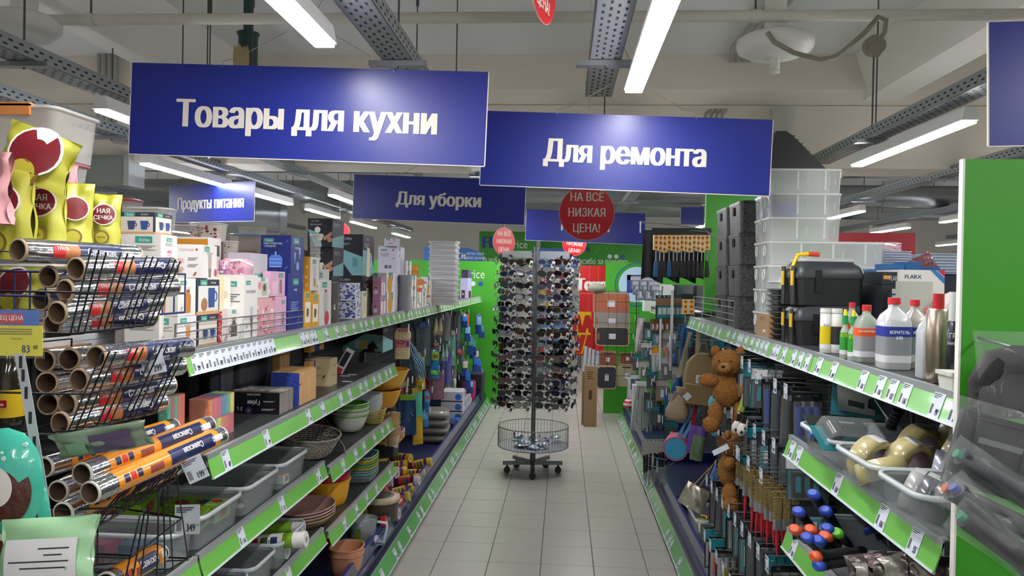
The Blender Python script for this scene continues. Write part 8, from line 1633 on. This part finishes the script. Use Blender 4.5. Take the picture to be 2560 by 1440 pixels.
mb = MB(); mb.prism([(0, 0, 0), (.05, 0, .04), (.06, 0, -.05), (.02, 0, -.12)], (0, .05, 0), C('#1c1438', .7, noise=.5, scale=50)); tag(mb.ob('navy_floral_bag', loc=onX(1792, 905, .84)), 'navy bag with pink flowers showing above the backpack', 'bag')
for k, (c, px, py) in enumerate((('#c07880', 1876, 960), ('#94a840', 1866, 985))): mb = MB(); mb.rr(.03, .02, -.08, .0, C(c, .5), .008); tag(mb.ob('plush_toy', loc=onX(px, py, .8), rot=(0, .3, 0)), '%s item between the bear and the tool cards' % ('pink', 'lime green')[k], 'soft toy')
# ---- tools: rows of hooks with tags ----
CARDS = [['#12343c', '#1c6c78', '#22282c', '#c8ccd0'], ['#16181c', '#2c3036', '#1c6c78', '#b8bcc0'], ['#1c4c54', '#c8ccd0', '#26282c', '#1c7c88'], ['#101418', '#1c7c88', '#84888c', '#c83c20']]
q = random.Random(21); R = 0
def toolrow(py0, py1, n, X, z_, h, kinds, tagp=.9, w=(.05, .08), word='upper', y0=2.56, y1=3.62):
    for k in range(n):
        Y = y1-(y1-y0)*k/(n-1) if n > 1 else y0; kind, cols, nm, cat = kinds[q.randrange(len(kinds))]
        hook(GR[1] if Y > 2.5 else GR[0], 1, Y, z_+.004, X-.02, q.randrange(10) if q.random() < tagp else None)
        ww = q.uniform(*w); hh = h*q.uniform(.85, 1.1)
        cc = cols if isinstance(cols[0], str) else q.choice(cols)
        t = hang(kind, '%s hanging %s in the %s tool row' % (nm, ORD[n-1-k], word), Vector((X, Y, z_)), ww, hh, cc, cat, q.uniform(-.25, .1), seed=q.randrange(999))
        for j in range(1, 3): dup(t, Vector((X+.03*j, Y+.004*j, z_)), label='%s, %s behind %s, %s row' % (nm, ('first', 'second')[j-1], ORD[n-1-k], word))
TC = ('tool_card', CARDS, 'teal and black tool blister card', 'tool card')
toolrow(0, 0, 5, .80, 1.285, .17, [TC], y0=3.1, y1=3.6, word='topmost')
toolrow(0, 0, 4, .80, 1.255, .21, [('slim_knife', ['#1c3078'], 'navy utility knife in a slim blister', 'knife'), ('slim_knife', ['#0f4c44'], 'dark green utility knife in a slim blister', 'knife'), ('slim_knife', ['#24262a'], 'black utility knife in a slim blister', 'knife')], w=(.04, .05), y0=2.6, y1=2.98, word='knife')
toolrow(0, 0, 9, .79, 1.05, .15, [TC, ('slim_knife', ['#3c4044'], 'grey scraper in a slim blister', 'scraper')], word='second')
toolrow(0, 0, 6, .77, .92, .16, [TC, ('slim_knife', ['#1c2c60'], 'navy screwdriver in a slim blister', 'screwdriver'), ('slim_knife', ['#2c2e34'], 'black screwdriver in a slim blister', 'screwdriver')], word='third', w=(.04, .07), y0=3.12)
toolrow(0, 0, 8, .74, .95, .25, [('paintbrush', ['#a01c2c', '#7c6c3c'], 'red handled paintbrush', 'paintbrush')], w=(.026, .032), word='paintbrush', y0=2.6, y1=3.02, tagp=.4)
toolrow(0, 0, 4, .74, .93, .24, [('paintbrush', ['#17181a', '#6c6038'], 'black handled paintbrush', 'paintbrush')], w=(.026, .034), word='black paintbrush', y0=3.08, y1=3.3, tagp=.3)
toolrow(0, 0, 10, .74, .68, .2, [TC, ('slim_knife', ['#2c2e34'], 'black screwdriver in a slim blister', 'screwdriver')], w=(.035, .06), word='fourth')
toolrow(0, 0, 9, .71, .46, .22, [('paintbrush', ['#b09060', '#7c7440'], 'wooden handled paintbrush', 'paintbrush'), TC, ('slim_knife', ['#8c8c90'], 'grey putty knife in a slim blister', 'scraper')], w=(.03, .045), word='lowest')
# more goods on the pegboard beyond the bags
for k in range(26):
    Y = 3.75+.16*(k % 13)+q.uniform(-.03, .03)*2; z_ = (1.25, .78)[k//13]+q.uniform(-.05, .03)
    if Y < 5.2 and z_ > 1: z_ += .02
    cc = q.choice(CARDS+[['#7c7c80', '#a8a4a0', '#5c5448', '#c8c4bc'], ['#5c5c68', '#8c8c90', '#3c3c44', '#a8a8a8']]); hang('tool_card', '%s card deep behind the hanging bags, %s at the %s level' % (cname(cc[0]), ORD[k % 13], ('upper', 'lower')[k//13]), Vector((1.12, Y, z_)), .1, .2, cc, 'card', q.uniform(-.4, 0), 'cards deep on the right pegboard', seed=k)
for k in range(20):
    Y = 5.0+.17*k; z_ = (1.25, 1.05, .85, .62)[k % 4]; hook(BRF(0, 1) if 0 else GR[min(5, 3+int((Y-4.92)/1.29))], 1, min(Y, 8.7), z_+.004, .76, k)
    cc = q.choice(CARDS+[['#8c8c90', '#b8b4b0', '#5c5448', '#c8c4bc'], ['#5c5c68', '#9c9ca0', '#3c3c44', '#a8a8a8'], ['#7c4c38', '#a8a4a0', '#4c6c78', '#c8c4bc']]); hang('tool_card', '%s packaged household good, %s on the far right pegboard, %s level' % (cname(cc[0]), ORD[k//4], ('top', 'second', 'third', 'bottom')[k % 4]), Vector((.8, min(Y, 8.7), z_)), .1, .17, cc, 'card', q.uniform(-.4, 0), 'goods on the far right pegboard', seed=k+60)
# stapler card
p = onX(2072, 905, .80); t = thing('stapler_card', 'large teal card with a chrome staple gun on the right pegboard', 'staple gun', (.83, 2.36, p.z), (0, .04, -.25)); w, h = .145, .165; mb = MB(); mb.b2((0, 0, -h), (w, .002, 0), C('#123c48', .4)); art(mb, (0, 0, -h), (1, 0, 0), (0, 0, 1), w, h, [('r', 0, 0, 1, .6, '#17606c'), ('r', 0, .62, 1, .76, '#b0a898'), ('r', 0, .76, 1, 1, '#17181a'), ('t', .5, .83, .07, 'MASTERHAND', '#c8c4bc', .8, .02), ('t', .5, .67, .045, 'СТЕПЛЕР СТРОИТЕЛЬНЫЙ', '#2c2c2c', .6), ('ln', .5, .55, .4, 3, '#a8c4c8')]); mb.ob('backing_card', t)
mb = MB(); CH = C('#8c9094', .25, .85); O = [(.01, .105), (.03, .115), (.05, .09), (.115, .075), (.118, .065), (.1, .06), (.1, .035), (.12, .03), (.12, .012), (.02, .02), (.015, .06)]; mb.prism([(x, -.004, z-h+.0) for x, z in O], (0, -.022, 0), CH); mb.prism([(x, -.0265, z-h) for x, z in ((.045, .055), (.09, .047), (.09, .03), (.045, .037))], (0, -.001, 0), C('#16181a', .4)); mb.ob('staple_gun', t, label='chrome staple gun')
# ---------------- bins of tape and tools, nearest right unit ----------------
binn('translucent bin with a blister packed fitting, farthest bin of the upper right shelf', 1, RX2-.04, 2.0, 2.3, RZ2, .46, .085)
binn('translucent bin full of clear tan packing tapes', 1, RX2-.045, 1.73, 1.995, RZ2, .46, .085)
binn('translucent bin with black and grey duct tapes, nearest on the upper right shelf', 1, RX2-.05, 1.5, 1.725, RZ2, .46, .085)
binn('translucent bin with hammer handles sticking out, on the lower right shelf', 1, RX2-.005, 1.98, 2.3, RZ3, .46, .11)
binn('translucent bin of dotted work gloves, nearest on the lower right shelf', 1, RX2-.01, 1.55, 1.97, RZ3, .46, .11)
def tape(label, px, py, Y, r, w, c, core, rot, lab=True):
    p = onY(px, py, Y); t = thing('tape_roll', label, 'tape', p, rot); n = 32; mb = MB()
    def rg(rr, y): return [(rr*math.cos(2*PI*i/n), y, rr*math.sin(2*PI*i/n)) for i in range(n)]
    mb.loft([rg(r*.74, -w/2), rg(r, -w/2), rg(r, w/2), rg(r*.74, w/2)], C(c, .25, coat=.7), cap0=False, cap1=False); mb.ob('tape_winding', t)
    mb = MB(); mb.loft([rg(r*.70, -w/2), rg(r*.745, -w/2-.0006), rg(r*.745, w/2+.0006), rg(r*.70, w/2)], C('#b8a860' if core == 'tan' else '#1c1c1e', .5), cap0=False, cap1=False); mb.loft([rg(r*.70, -w/2), rg(r*.70, w/2)], C('#54424a' if core == 'tan' else '#101012', .7), cap0=False, cap1=False); mb.ob('cardboard_core', t)
    if lab: mb = MB(); mb.loft([[(r*1.004*math.cos(a), y, r*1.004*math.sin(a)) for a in [1.1+.1*i for i in range(9)]] for y in (-w*.42, w*.42)], C('#c8c8c8', .4), closed=False, cap0=False, cap1=False); mb.ob('paper_label', t)
for k, (px, py, Y, rot, nm) in enumerate(((2180, 1150, 1.80, (.25, .1, .5), 'at the front left with a printed label'), (2205, 1178, 1.73, (1.1, .0, .4), 'lying flat in front'), (2295, 1120, 1.88, (.2, .0, .5), 'standing at the back'), (2270, 1155, 1.78, (.3, .1, .45), 'in the middle with a label'), (2385, 1075, 1.9, (.2, 0, .9), 'at the upper right edge'), (2390, 1130, 1.78, (.4, 0, .9), 'below the upper right one'))):
    tape('tan clear packing tape, '+nm, px, py, Y+.1, .058, .046, '#b8ac7c', 'tan', rot, k in (0, 3))
for k, (px, py, Y, c, rot, nm) in enumerate(((2292, 1232, 1.66, '#a8a8a8', (.3, 0, .9), 'pale duct tape at the left of the nearest bin'), (2325, 1245, 1.62, '#5c5f68', (.3, 0, .9), 'dark grey duct tape in the middle of the nearest bin'), (2362, 1262, 1.57, '#1e1e20', (.35, 0, .85), 'black duct tape with a white label, nearest'), (2352, 1185, 1.72, '#8c90a0', (.2, 0, 1.1), 'silver grey duct tape behind the black ones'), (2392, 1190, 1.66, '#9496a4', (.2, 0, 1.1), 'silver grey duct tape at the panel edge'))):
    tape(nm, px, py, Y+.05, .052, .042, c, 'black', rot, k < 3)
# fitting pack
p = onY(2110, 1085, 2.08); t = thing('fitting_card', 'teal blister card with a ribbed black hose fitting lying in the farthest bin', 'tool card', p, (-.9, .1, .35)); mb = MB(); mb.b2((-.1, 0, -.06), (.09, .002, .06), C('#17707c', .35)); mb.b2((-.1, -.001, .025), (.09, 0, .06), C('#17181a', .4)); mb.text('MASTERHAND', .009, TAGW, (.02, -.002, .035), (1, 0, 0), (0, 0, 1), .9, .03); mb.ob('backing_card', t)
mb = MB(); BK = C('#141518', .3, coat=.4); mb.cyl((-.05, -.02, -.03), (-.05, -.02, .012), .022, BK, n=16)
for k in range(6): mb.cyl((-.02+.012*k, -.02, .0), (-.012+.012*k, -.02, .0), .016, BK, n=14)
mb.cyl((-.05, -.02, 0), (.055, -.02, 0), .013, BK, n=12); mb.ob('hose_fitting', t); mb = MB(); mb.rr(.17, .05, -.05, .02, C('#e0e8ea', .05, alpha=.14), .01, (0, -.02)); mb.ob('blister', t)
p = onY(2052, 1090, 2.1); tape('small blue and yellow tape in the farthest bin', 2052, 1090, 2.12, .03, .02, '#2c5ca0', 'tan', (.9, 0, 0), False)
for k, (a, b) in enumerate((((2190, 1000), (2240, 1075)), ((2280, 990), (2282, 1070)), ((2215, 1050), (2235, 1080)))): mb = MB(); mb.cyl(onY(a[0], a[1], 2.25), onY(b[0], b[1], 2.12), .005, STEEL, n=8); tag(mb.ob('metal_rod'), 'steel telescopic rod standing in the upper right bins, %s' % LEFTO[k], 'rod')
p = onY(2225, 1070, 2.12); mb = MB()
for k in range(5): mb.cyl((0, 0, .012*k), (0, 0, .012*k+.009), .014, C('#26282a', .3, .5), n=12)
tag(mb.ob('hose_coupling', loc=p, rot=(.4, .2, 0)), 'ribbed dark metal coupling in the farthest upper bin', 'coupling')
# hammers and cutters
def grip(label, a, b, Ya, Yb, c, r=.012, cat='hammer'):
    A, B = onY(a[0], a[1], Ya), onY(b[0], b[1], Yb); d = (B-A); L = d.length; Z = d.normalized(); t = thing('rubber_grip_tool', label, cat, A); t.rotation_euler = Z.to_track_quat('Z', 'Y').to_euler(); mb = MB(); pr = [(r*1.05, 0), (r*1.15, .02)]
    for k in range(14): pr += [(r*(.98 if k % 2 else 1.1), .02+(L*.75-.02)*k/14)]
    pr += [(r*.8, L*.78), (r*.8, L)]; mb.lathe(pr, C('#17181c', .5), 14, sx=1.25); mb.ob('rubber_grip', t); mb = MB(); mb.lathe([(r*.7, -.012), (r*1.1, -.008), (r*1.15, .006), (r, .008)], C(c, .45), 14, sx=1.35); mb.ob('coloured_end', t, label='coloured handle end')
BLU, ORA, LIM = '#2c4cb4', '#d0552c', '#5cb02c'
G = [((2035, 1237), (2085, 1320), BLU, 'blue ended black grip standing highest in the tool bin'), ((1998, 1280), (2040, 1340), BLU, 'blue ended black grip at the upper left of the tool bin'), ((2065, 1278), (2105, 1350), BLU, 'blue ended black grip at the upper right of the tool bin'),
     ((1990, 1325), (2030, 1360), ORA, 'orange ended grip at the far left of the tool bin'), ((2028, 1325), (2075, 1370), ORA, 'orange ended grip in the middle of the tool bin'), ((2070, 1322), (2120, 1385), BLU, 'blue ended grip right of the middle orange one'), ((2093, 1333), (2125, 1370), LIM, 'small lime green ended grip'), ((2065, 1342), (2110, 1385), ORA, 'orange ended grip under the lime green one'), ((2020, 1345), (2075, 1400), BLU, 'blue ended grip at the lower left of the tool bin'), ((2048, 1352), (2100, 1410), BLU, 'blue ended grip under the orange pair')]
for k, (a, b, c, l) in enumerate(G): grip(l, a, b, 2.06-.01*k, 2.12-.01*k, c)
grip('long orange ended grip lying across the front of the tool bin', (2040, 1392), (2160, 1375), 1.93, 1.98, ORA); grip('long blue ended grip lying below the orange one', (2048, 1414), (2150, 1396), 1.92, 1.97, BLU)
t = hang('tool_card', 'dark MASTERHAND tool card standing behind the hammer grips', onY(2025, 1262, 2.2), .1, .1, CARDS[1], 'tool card', seed=4)
q = random.Random(31)
for k in range(9): p = onY(2180+26*k, 1405+(k % 2)*22, 1.82-.03*k); mb = MB(); bag(mb, .1, .07, .04, C(('#4c4440', '#8c8880', '#5c4448')[k % 3], .2, coat=.7, noise=.6, scale=90, bump=.3), 9, seed=k+60, wr=.005); tag(mb.ob('work_gloves', loc=p+Vector((0, 0, -.05)), rot=(-.6, q.uniform(-.3, .3), q.uniform(-.5, .5))), 'film packed work gloves, %s in the nearest lower right bin' % LEFTO[k], 'gloves', 'packed work gloves in the bin')
for k in range(6): p = onY(2160+30*k, 1330+(k % 3)*14, 2.1); mb = MB(); mb.loft([rrect(.02, .01, 0, .003), rrect(.014, .01, .14, .003)], C(('#1c3c8c', '#2c2e32', '#84888c')[k % 3], .35)); tag(mb.ob('hand_tool', loc=p, rot=(.3, 1.1, .3*k)), 'dim %s hand tool lying deep in the lower right bins, %s' % (('blue', 'black', 'grey')[k % 3], LEFTO[k]), 'hand tool', 'dim hand tools in the lower bins')
# ---- nearest right: film packed travel goods hanging on the green panel ----
FILM = C('#dfe6e4', .08, alpha=.09, coat=.8, bump=1., scale=14)
p = onY(2535, 900, 1.36); t = thing('travel_pillow', 'black travel neck pillow in a clear film bag hanging on the green panel', 'pillow', p); mb = MB(); DK = C('#141516', .7, noise=.2, scale=60, bump=.3)
mb.tube([(-.045, 0, -.1), (-.048, 0, -.04), (-.03, 0, -.005), (.0, 0, .0), (.05, 0, .0), (.075, 0, -.04), (.075, 0, -.1)], .026, DK, 12); mb.b2((-.04, -.01, -.1), (.07, .01, -.01), DK); mb.ob('pillow_body', t); mb = MB(); mb.M = T(.01, -.01, -.14); bag(mb, .17, .19, .05, FILM, 14, seed=70, wr=.006); mb.ob('film_bag', t)
p = onY(2500, 1045, 1.34); t = thing('laptop_sleeve', 'black zip case with a piping outline in a film bag hanging below the neck pillow', 'case', p, (0, .25, 0)); mb = MB(); mb.rr(.13, .02, -.13, 0, C('#25282a', .6, bump=.2), .008); mb.ob('case_body', t); mb = MB(); mb.tube([(-.045, -.012, -.01), (.045, -.012, -.01), (.05, -.012, -.12), (-.03, -.012, -.12), (-.045, -.012, -.01)], .002, BLACK, 5); mb.b2((-.03, -.0115, -.05), (.06, -.0105, -.04), C('#6c7070', .4)); mb.ob('piping', t); mb = MB(); mb.M = T(0, -.012, -.15); bag(mb, .17, .17, .03, FILM, 12, seed=71, wr=.005); mb.ob('film_bag', t)
p = onY(2460, 995, 1.44); t = thing('hang_card', 'small black and green hang card with a red 7 behind the neck pillow', 'card', p); mb = MB(); mb.b2((-.014, 0, -.075), (.02, .001, .0), C('#141416', .4)); mb.b2((-.014, -.0005, -.035), (.02, 0, -.022), C('#4c9c2c', .4)); mb.text('7', .011, C('#b02c2c'), (.003, -.0006, -.016), (1, 0, 0), (0, 0, 1), .9, .04); mb.ob('card', t)
for k, (px, py, ry) in enumerate(((2520, 1215, -.55), (2500, 1290, -.45), (2490, 1330, -.8), (2530, 1380, -.6))):
    p = onY(px, py, 1.3-.02*k); t = thing('folded_umbrella', 'dark folded umbrella in clear film, %s at the right edge' % TOPD[k], 'umbrella', p, (0, ry*-1, 0)); mb = MB(); mb.cyl((-.09, 0, 0), (.08, 0, 0), .016, C(('#1c1e2c', '#1a1c20', '#24242e', '#15161a')[k], .5), .02, n=12); mb.ob('folded_canopy', t); mb = MB(); mb.cyl((-.1, 0, 0), (-.085, 0, 0), .008, C(('#2c7c5c', '#c05c24', '#2c3c8c', '#2c7c5c')[k], .4), n=10); mb.ob('end_knob', t); mb = MB(); mb.M = Ry(PI/2) @ T(0, 0, -.11); bag(mb, .06, .21, .05, FILM, 12, seed=73+k, wr=.006); mb.ob('film_sleeve', t)
mb = MB(); mb.tube([(0, 0, 0), (0, .12, .01)], .003, WIRE, 5); tag(mb.ob('wire_hook', loc=onY(2540, 870, 1.36)), 'steel wire hook on the green panel carrying the pillow', 'hook')
# ---- base tray goods, right ----
def RB(px, X): return onX(px, 1300, X).y
y_ = RB(1705, .76)
binn('clear plastic tub with yellow and pink cords in the right base tray', 1, .75, 4.15, 4.5, ZB, .24, .16)
for k, c in enumerate(('#b8a81c', '#b01c5c', '#c8b83c')): mb = MB(); mb.tube([(.03*math.cos(a*1.1), .03*math.sin(a*1.1), .004*a) for a in range(14)], .007, C(c, .5), 5); tag(mb.ob('hair_band_coil', loc=(.8+.05*k, 4.25+.06*k, ZB+.1)), '%s cord coil in the clear tub' % ('yellow', 'pink', 'pale yellow')[k], 'cord')
for k, (X, Y, w, d, h, c, l) in enumerate(((.93, 3.98, .24, .3, .2, '#101216', 'black folded bag in the right base tray'), (.95, 3.72, .3, .2, .16, '#15161a', 'glossy black film packed bag under the silver handbag'))): mb = MB(); mb.loft([rrect(w*a, d*a, h*z, .05, seg=4) for a, z in ((.9, 0), (1, .3), (.96, .8), (.7, 1))], C(c, .3, coat=.6, bump=.6, scale=12), smooth=True); tag(mb.ob('packed_bag', loc=(X, Y, ZB)), l, 'bag')
t = thing('shopping_tote', 'grey tote bag with curled handles lying in the right base tray', 'bag', (.92, 3.42, ZB)); mb = MB(); mb.loft([rrect(.26, .16, 0, .03), rrect(.28, .18, .08, .04), rrect(.27, .15, .13, .04)], C('#3c3f42', .6, bump=.3), cap1=False, smooth=True); mb.ob('bag_body', t); mb = MB()
for s in (-1, 1): mb.tube([(s*.12, -.06, .1), (s*.15, -.08, .16), (s*.17, -.02, .17), (s*.14, .04, .14), (s*.1, .07, .12)], .014, C('#5c6064', .4), 6)
mb.tube([(-.12, .05, .12), (0, .07, .14), (.12, .05, .12)], .01, C('#2c2e30', .5), 6); mb.ob('handles', t)
mb = MB(); mb.rr(.26, .14, 0, .02, C('#8c5c50', .5), .01); tag(mb.ob('pink_case', loc=(.93, 3.24, ZB+.06)), 'dusty pink flat case behind the spirit level', 'case'); mb = MB(); mb.b2((.81, 3.18, ZB), (1.05, 3.3, ZB+.058), C('#1c1e22', .5)); tag(mb.ob('carton'), 'dark carton under the dusty pink case', 'box')
t = thing('spirit_level', 'silver spirit level with a yellow green vial across the right base tray', 'spirit level', (.72, 3.08, ZB+.03)); mb = MB(); mb.b2((0, 0, 0), (.34, .02, .065), C('#84888c', .3, .7)); mb.b2((0, -.002, -.002), (.016, .022, .067), BLACK); mb.ob('bar', t); mb = MB(); mb.b2((.09, -.003, .01), (.14, -.001, .055), BLACK); mb.b2((.27, -.003, .035), (.33, -.001, .062), BLACK); mb.ob('vial_frame', t); mb = MB(); mb.cyl((.115, -.004, .033), (.115, -.006, .033), .015, C('#98a824', .2, coat=.5), n=16); mb.b2((.285, -.005, .045), (.315, -.003, .055), C('#6c8c1c', .2)); mb.ob('vial', t, label='yellow green vial')
for k in range(6):
    X, Y = .74+.13*(k % 2), 2.9-.2*(k//2); t = thing('blister_case', 'clear moulded case with %s parts in the nearest right base tray, %s' % (('grey', 'red')[k % 2], ('back', 'middle', 'front')[k//2]), 'case', (X+.03, Y, ZB+.02), (.15, 0, 0)); mb = MB(); mb.rr(.12, .15, .03, .04, C('#c8d0d4', .08, alpha=.35, coat=.8), .02); mb.tube([(a, b, .042) for a, b, _ in rrect(.115, .145, 0, .02)+rrect(.115, .145, 0, .02)[:1]], .004, C('#d0d8dc', .1, alpha=.6), 5); mb.ob('clear_lid', t); mb = MB(); mb.rr(.11, .14, 0, .028, C('#2a2c30', .4), .015)
    for j in range(4): mb.cyl((-.03+.06*(j % 2), -.035+.07*(j//2), .028), (-.03+.06*(j % 2), -.035+.07*(j//2), .032), .018, C('#b83424' if k % 2 else '#5c6066', .4), n=12)
    mb.ob('inner_parts', t)
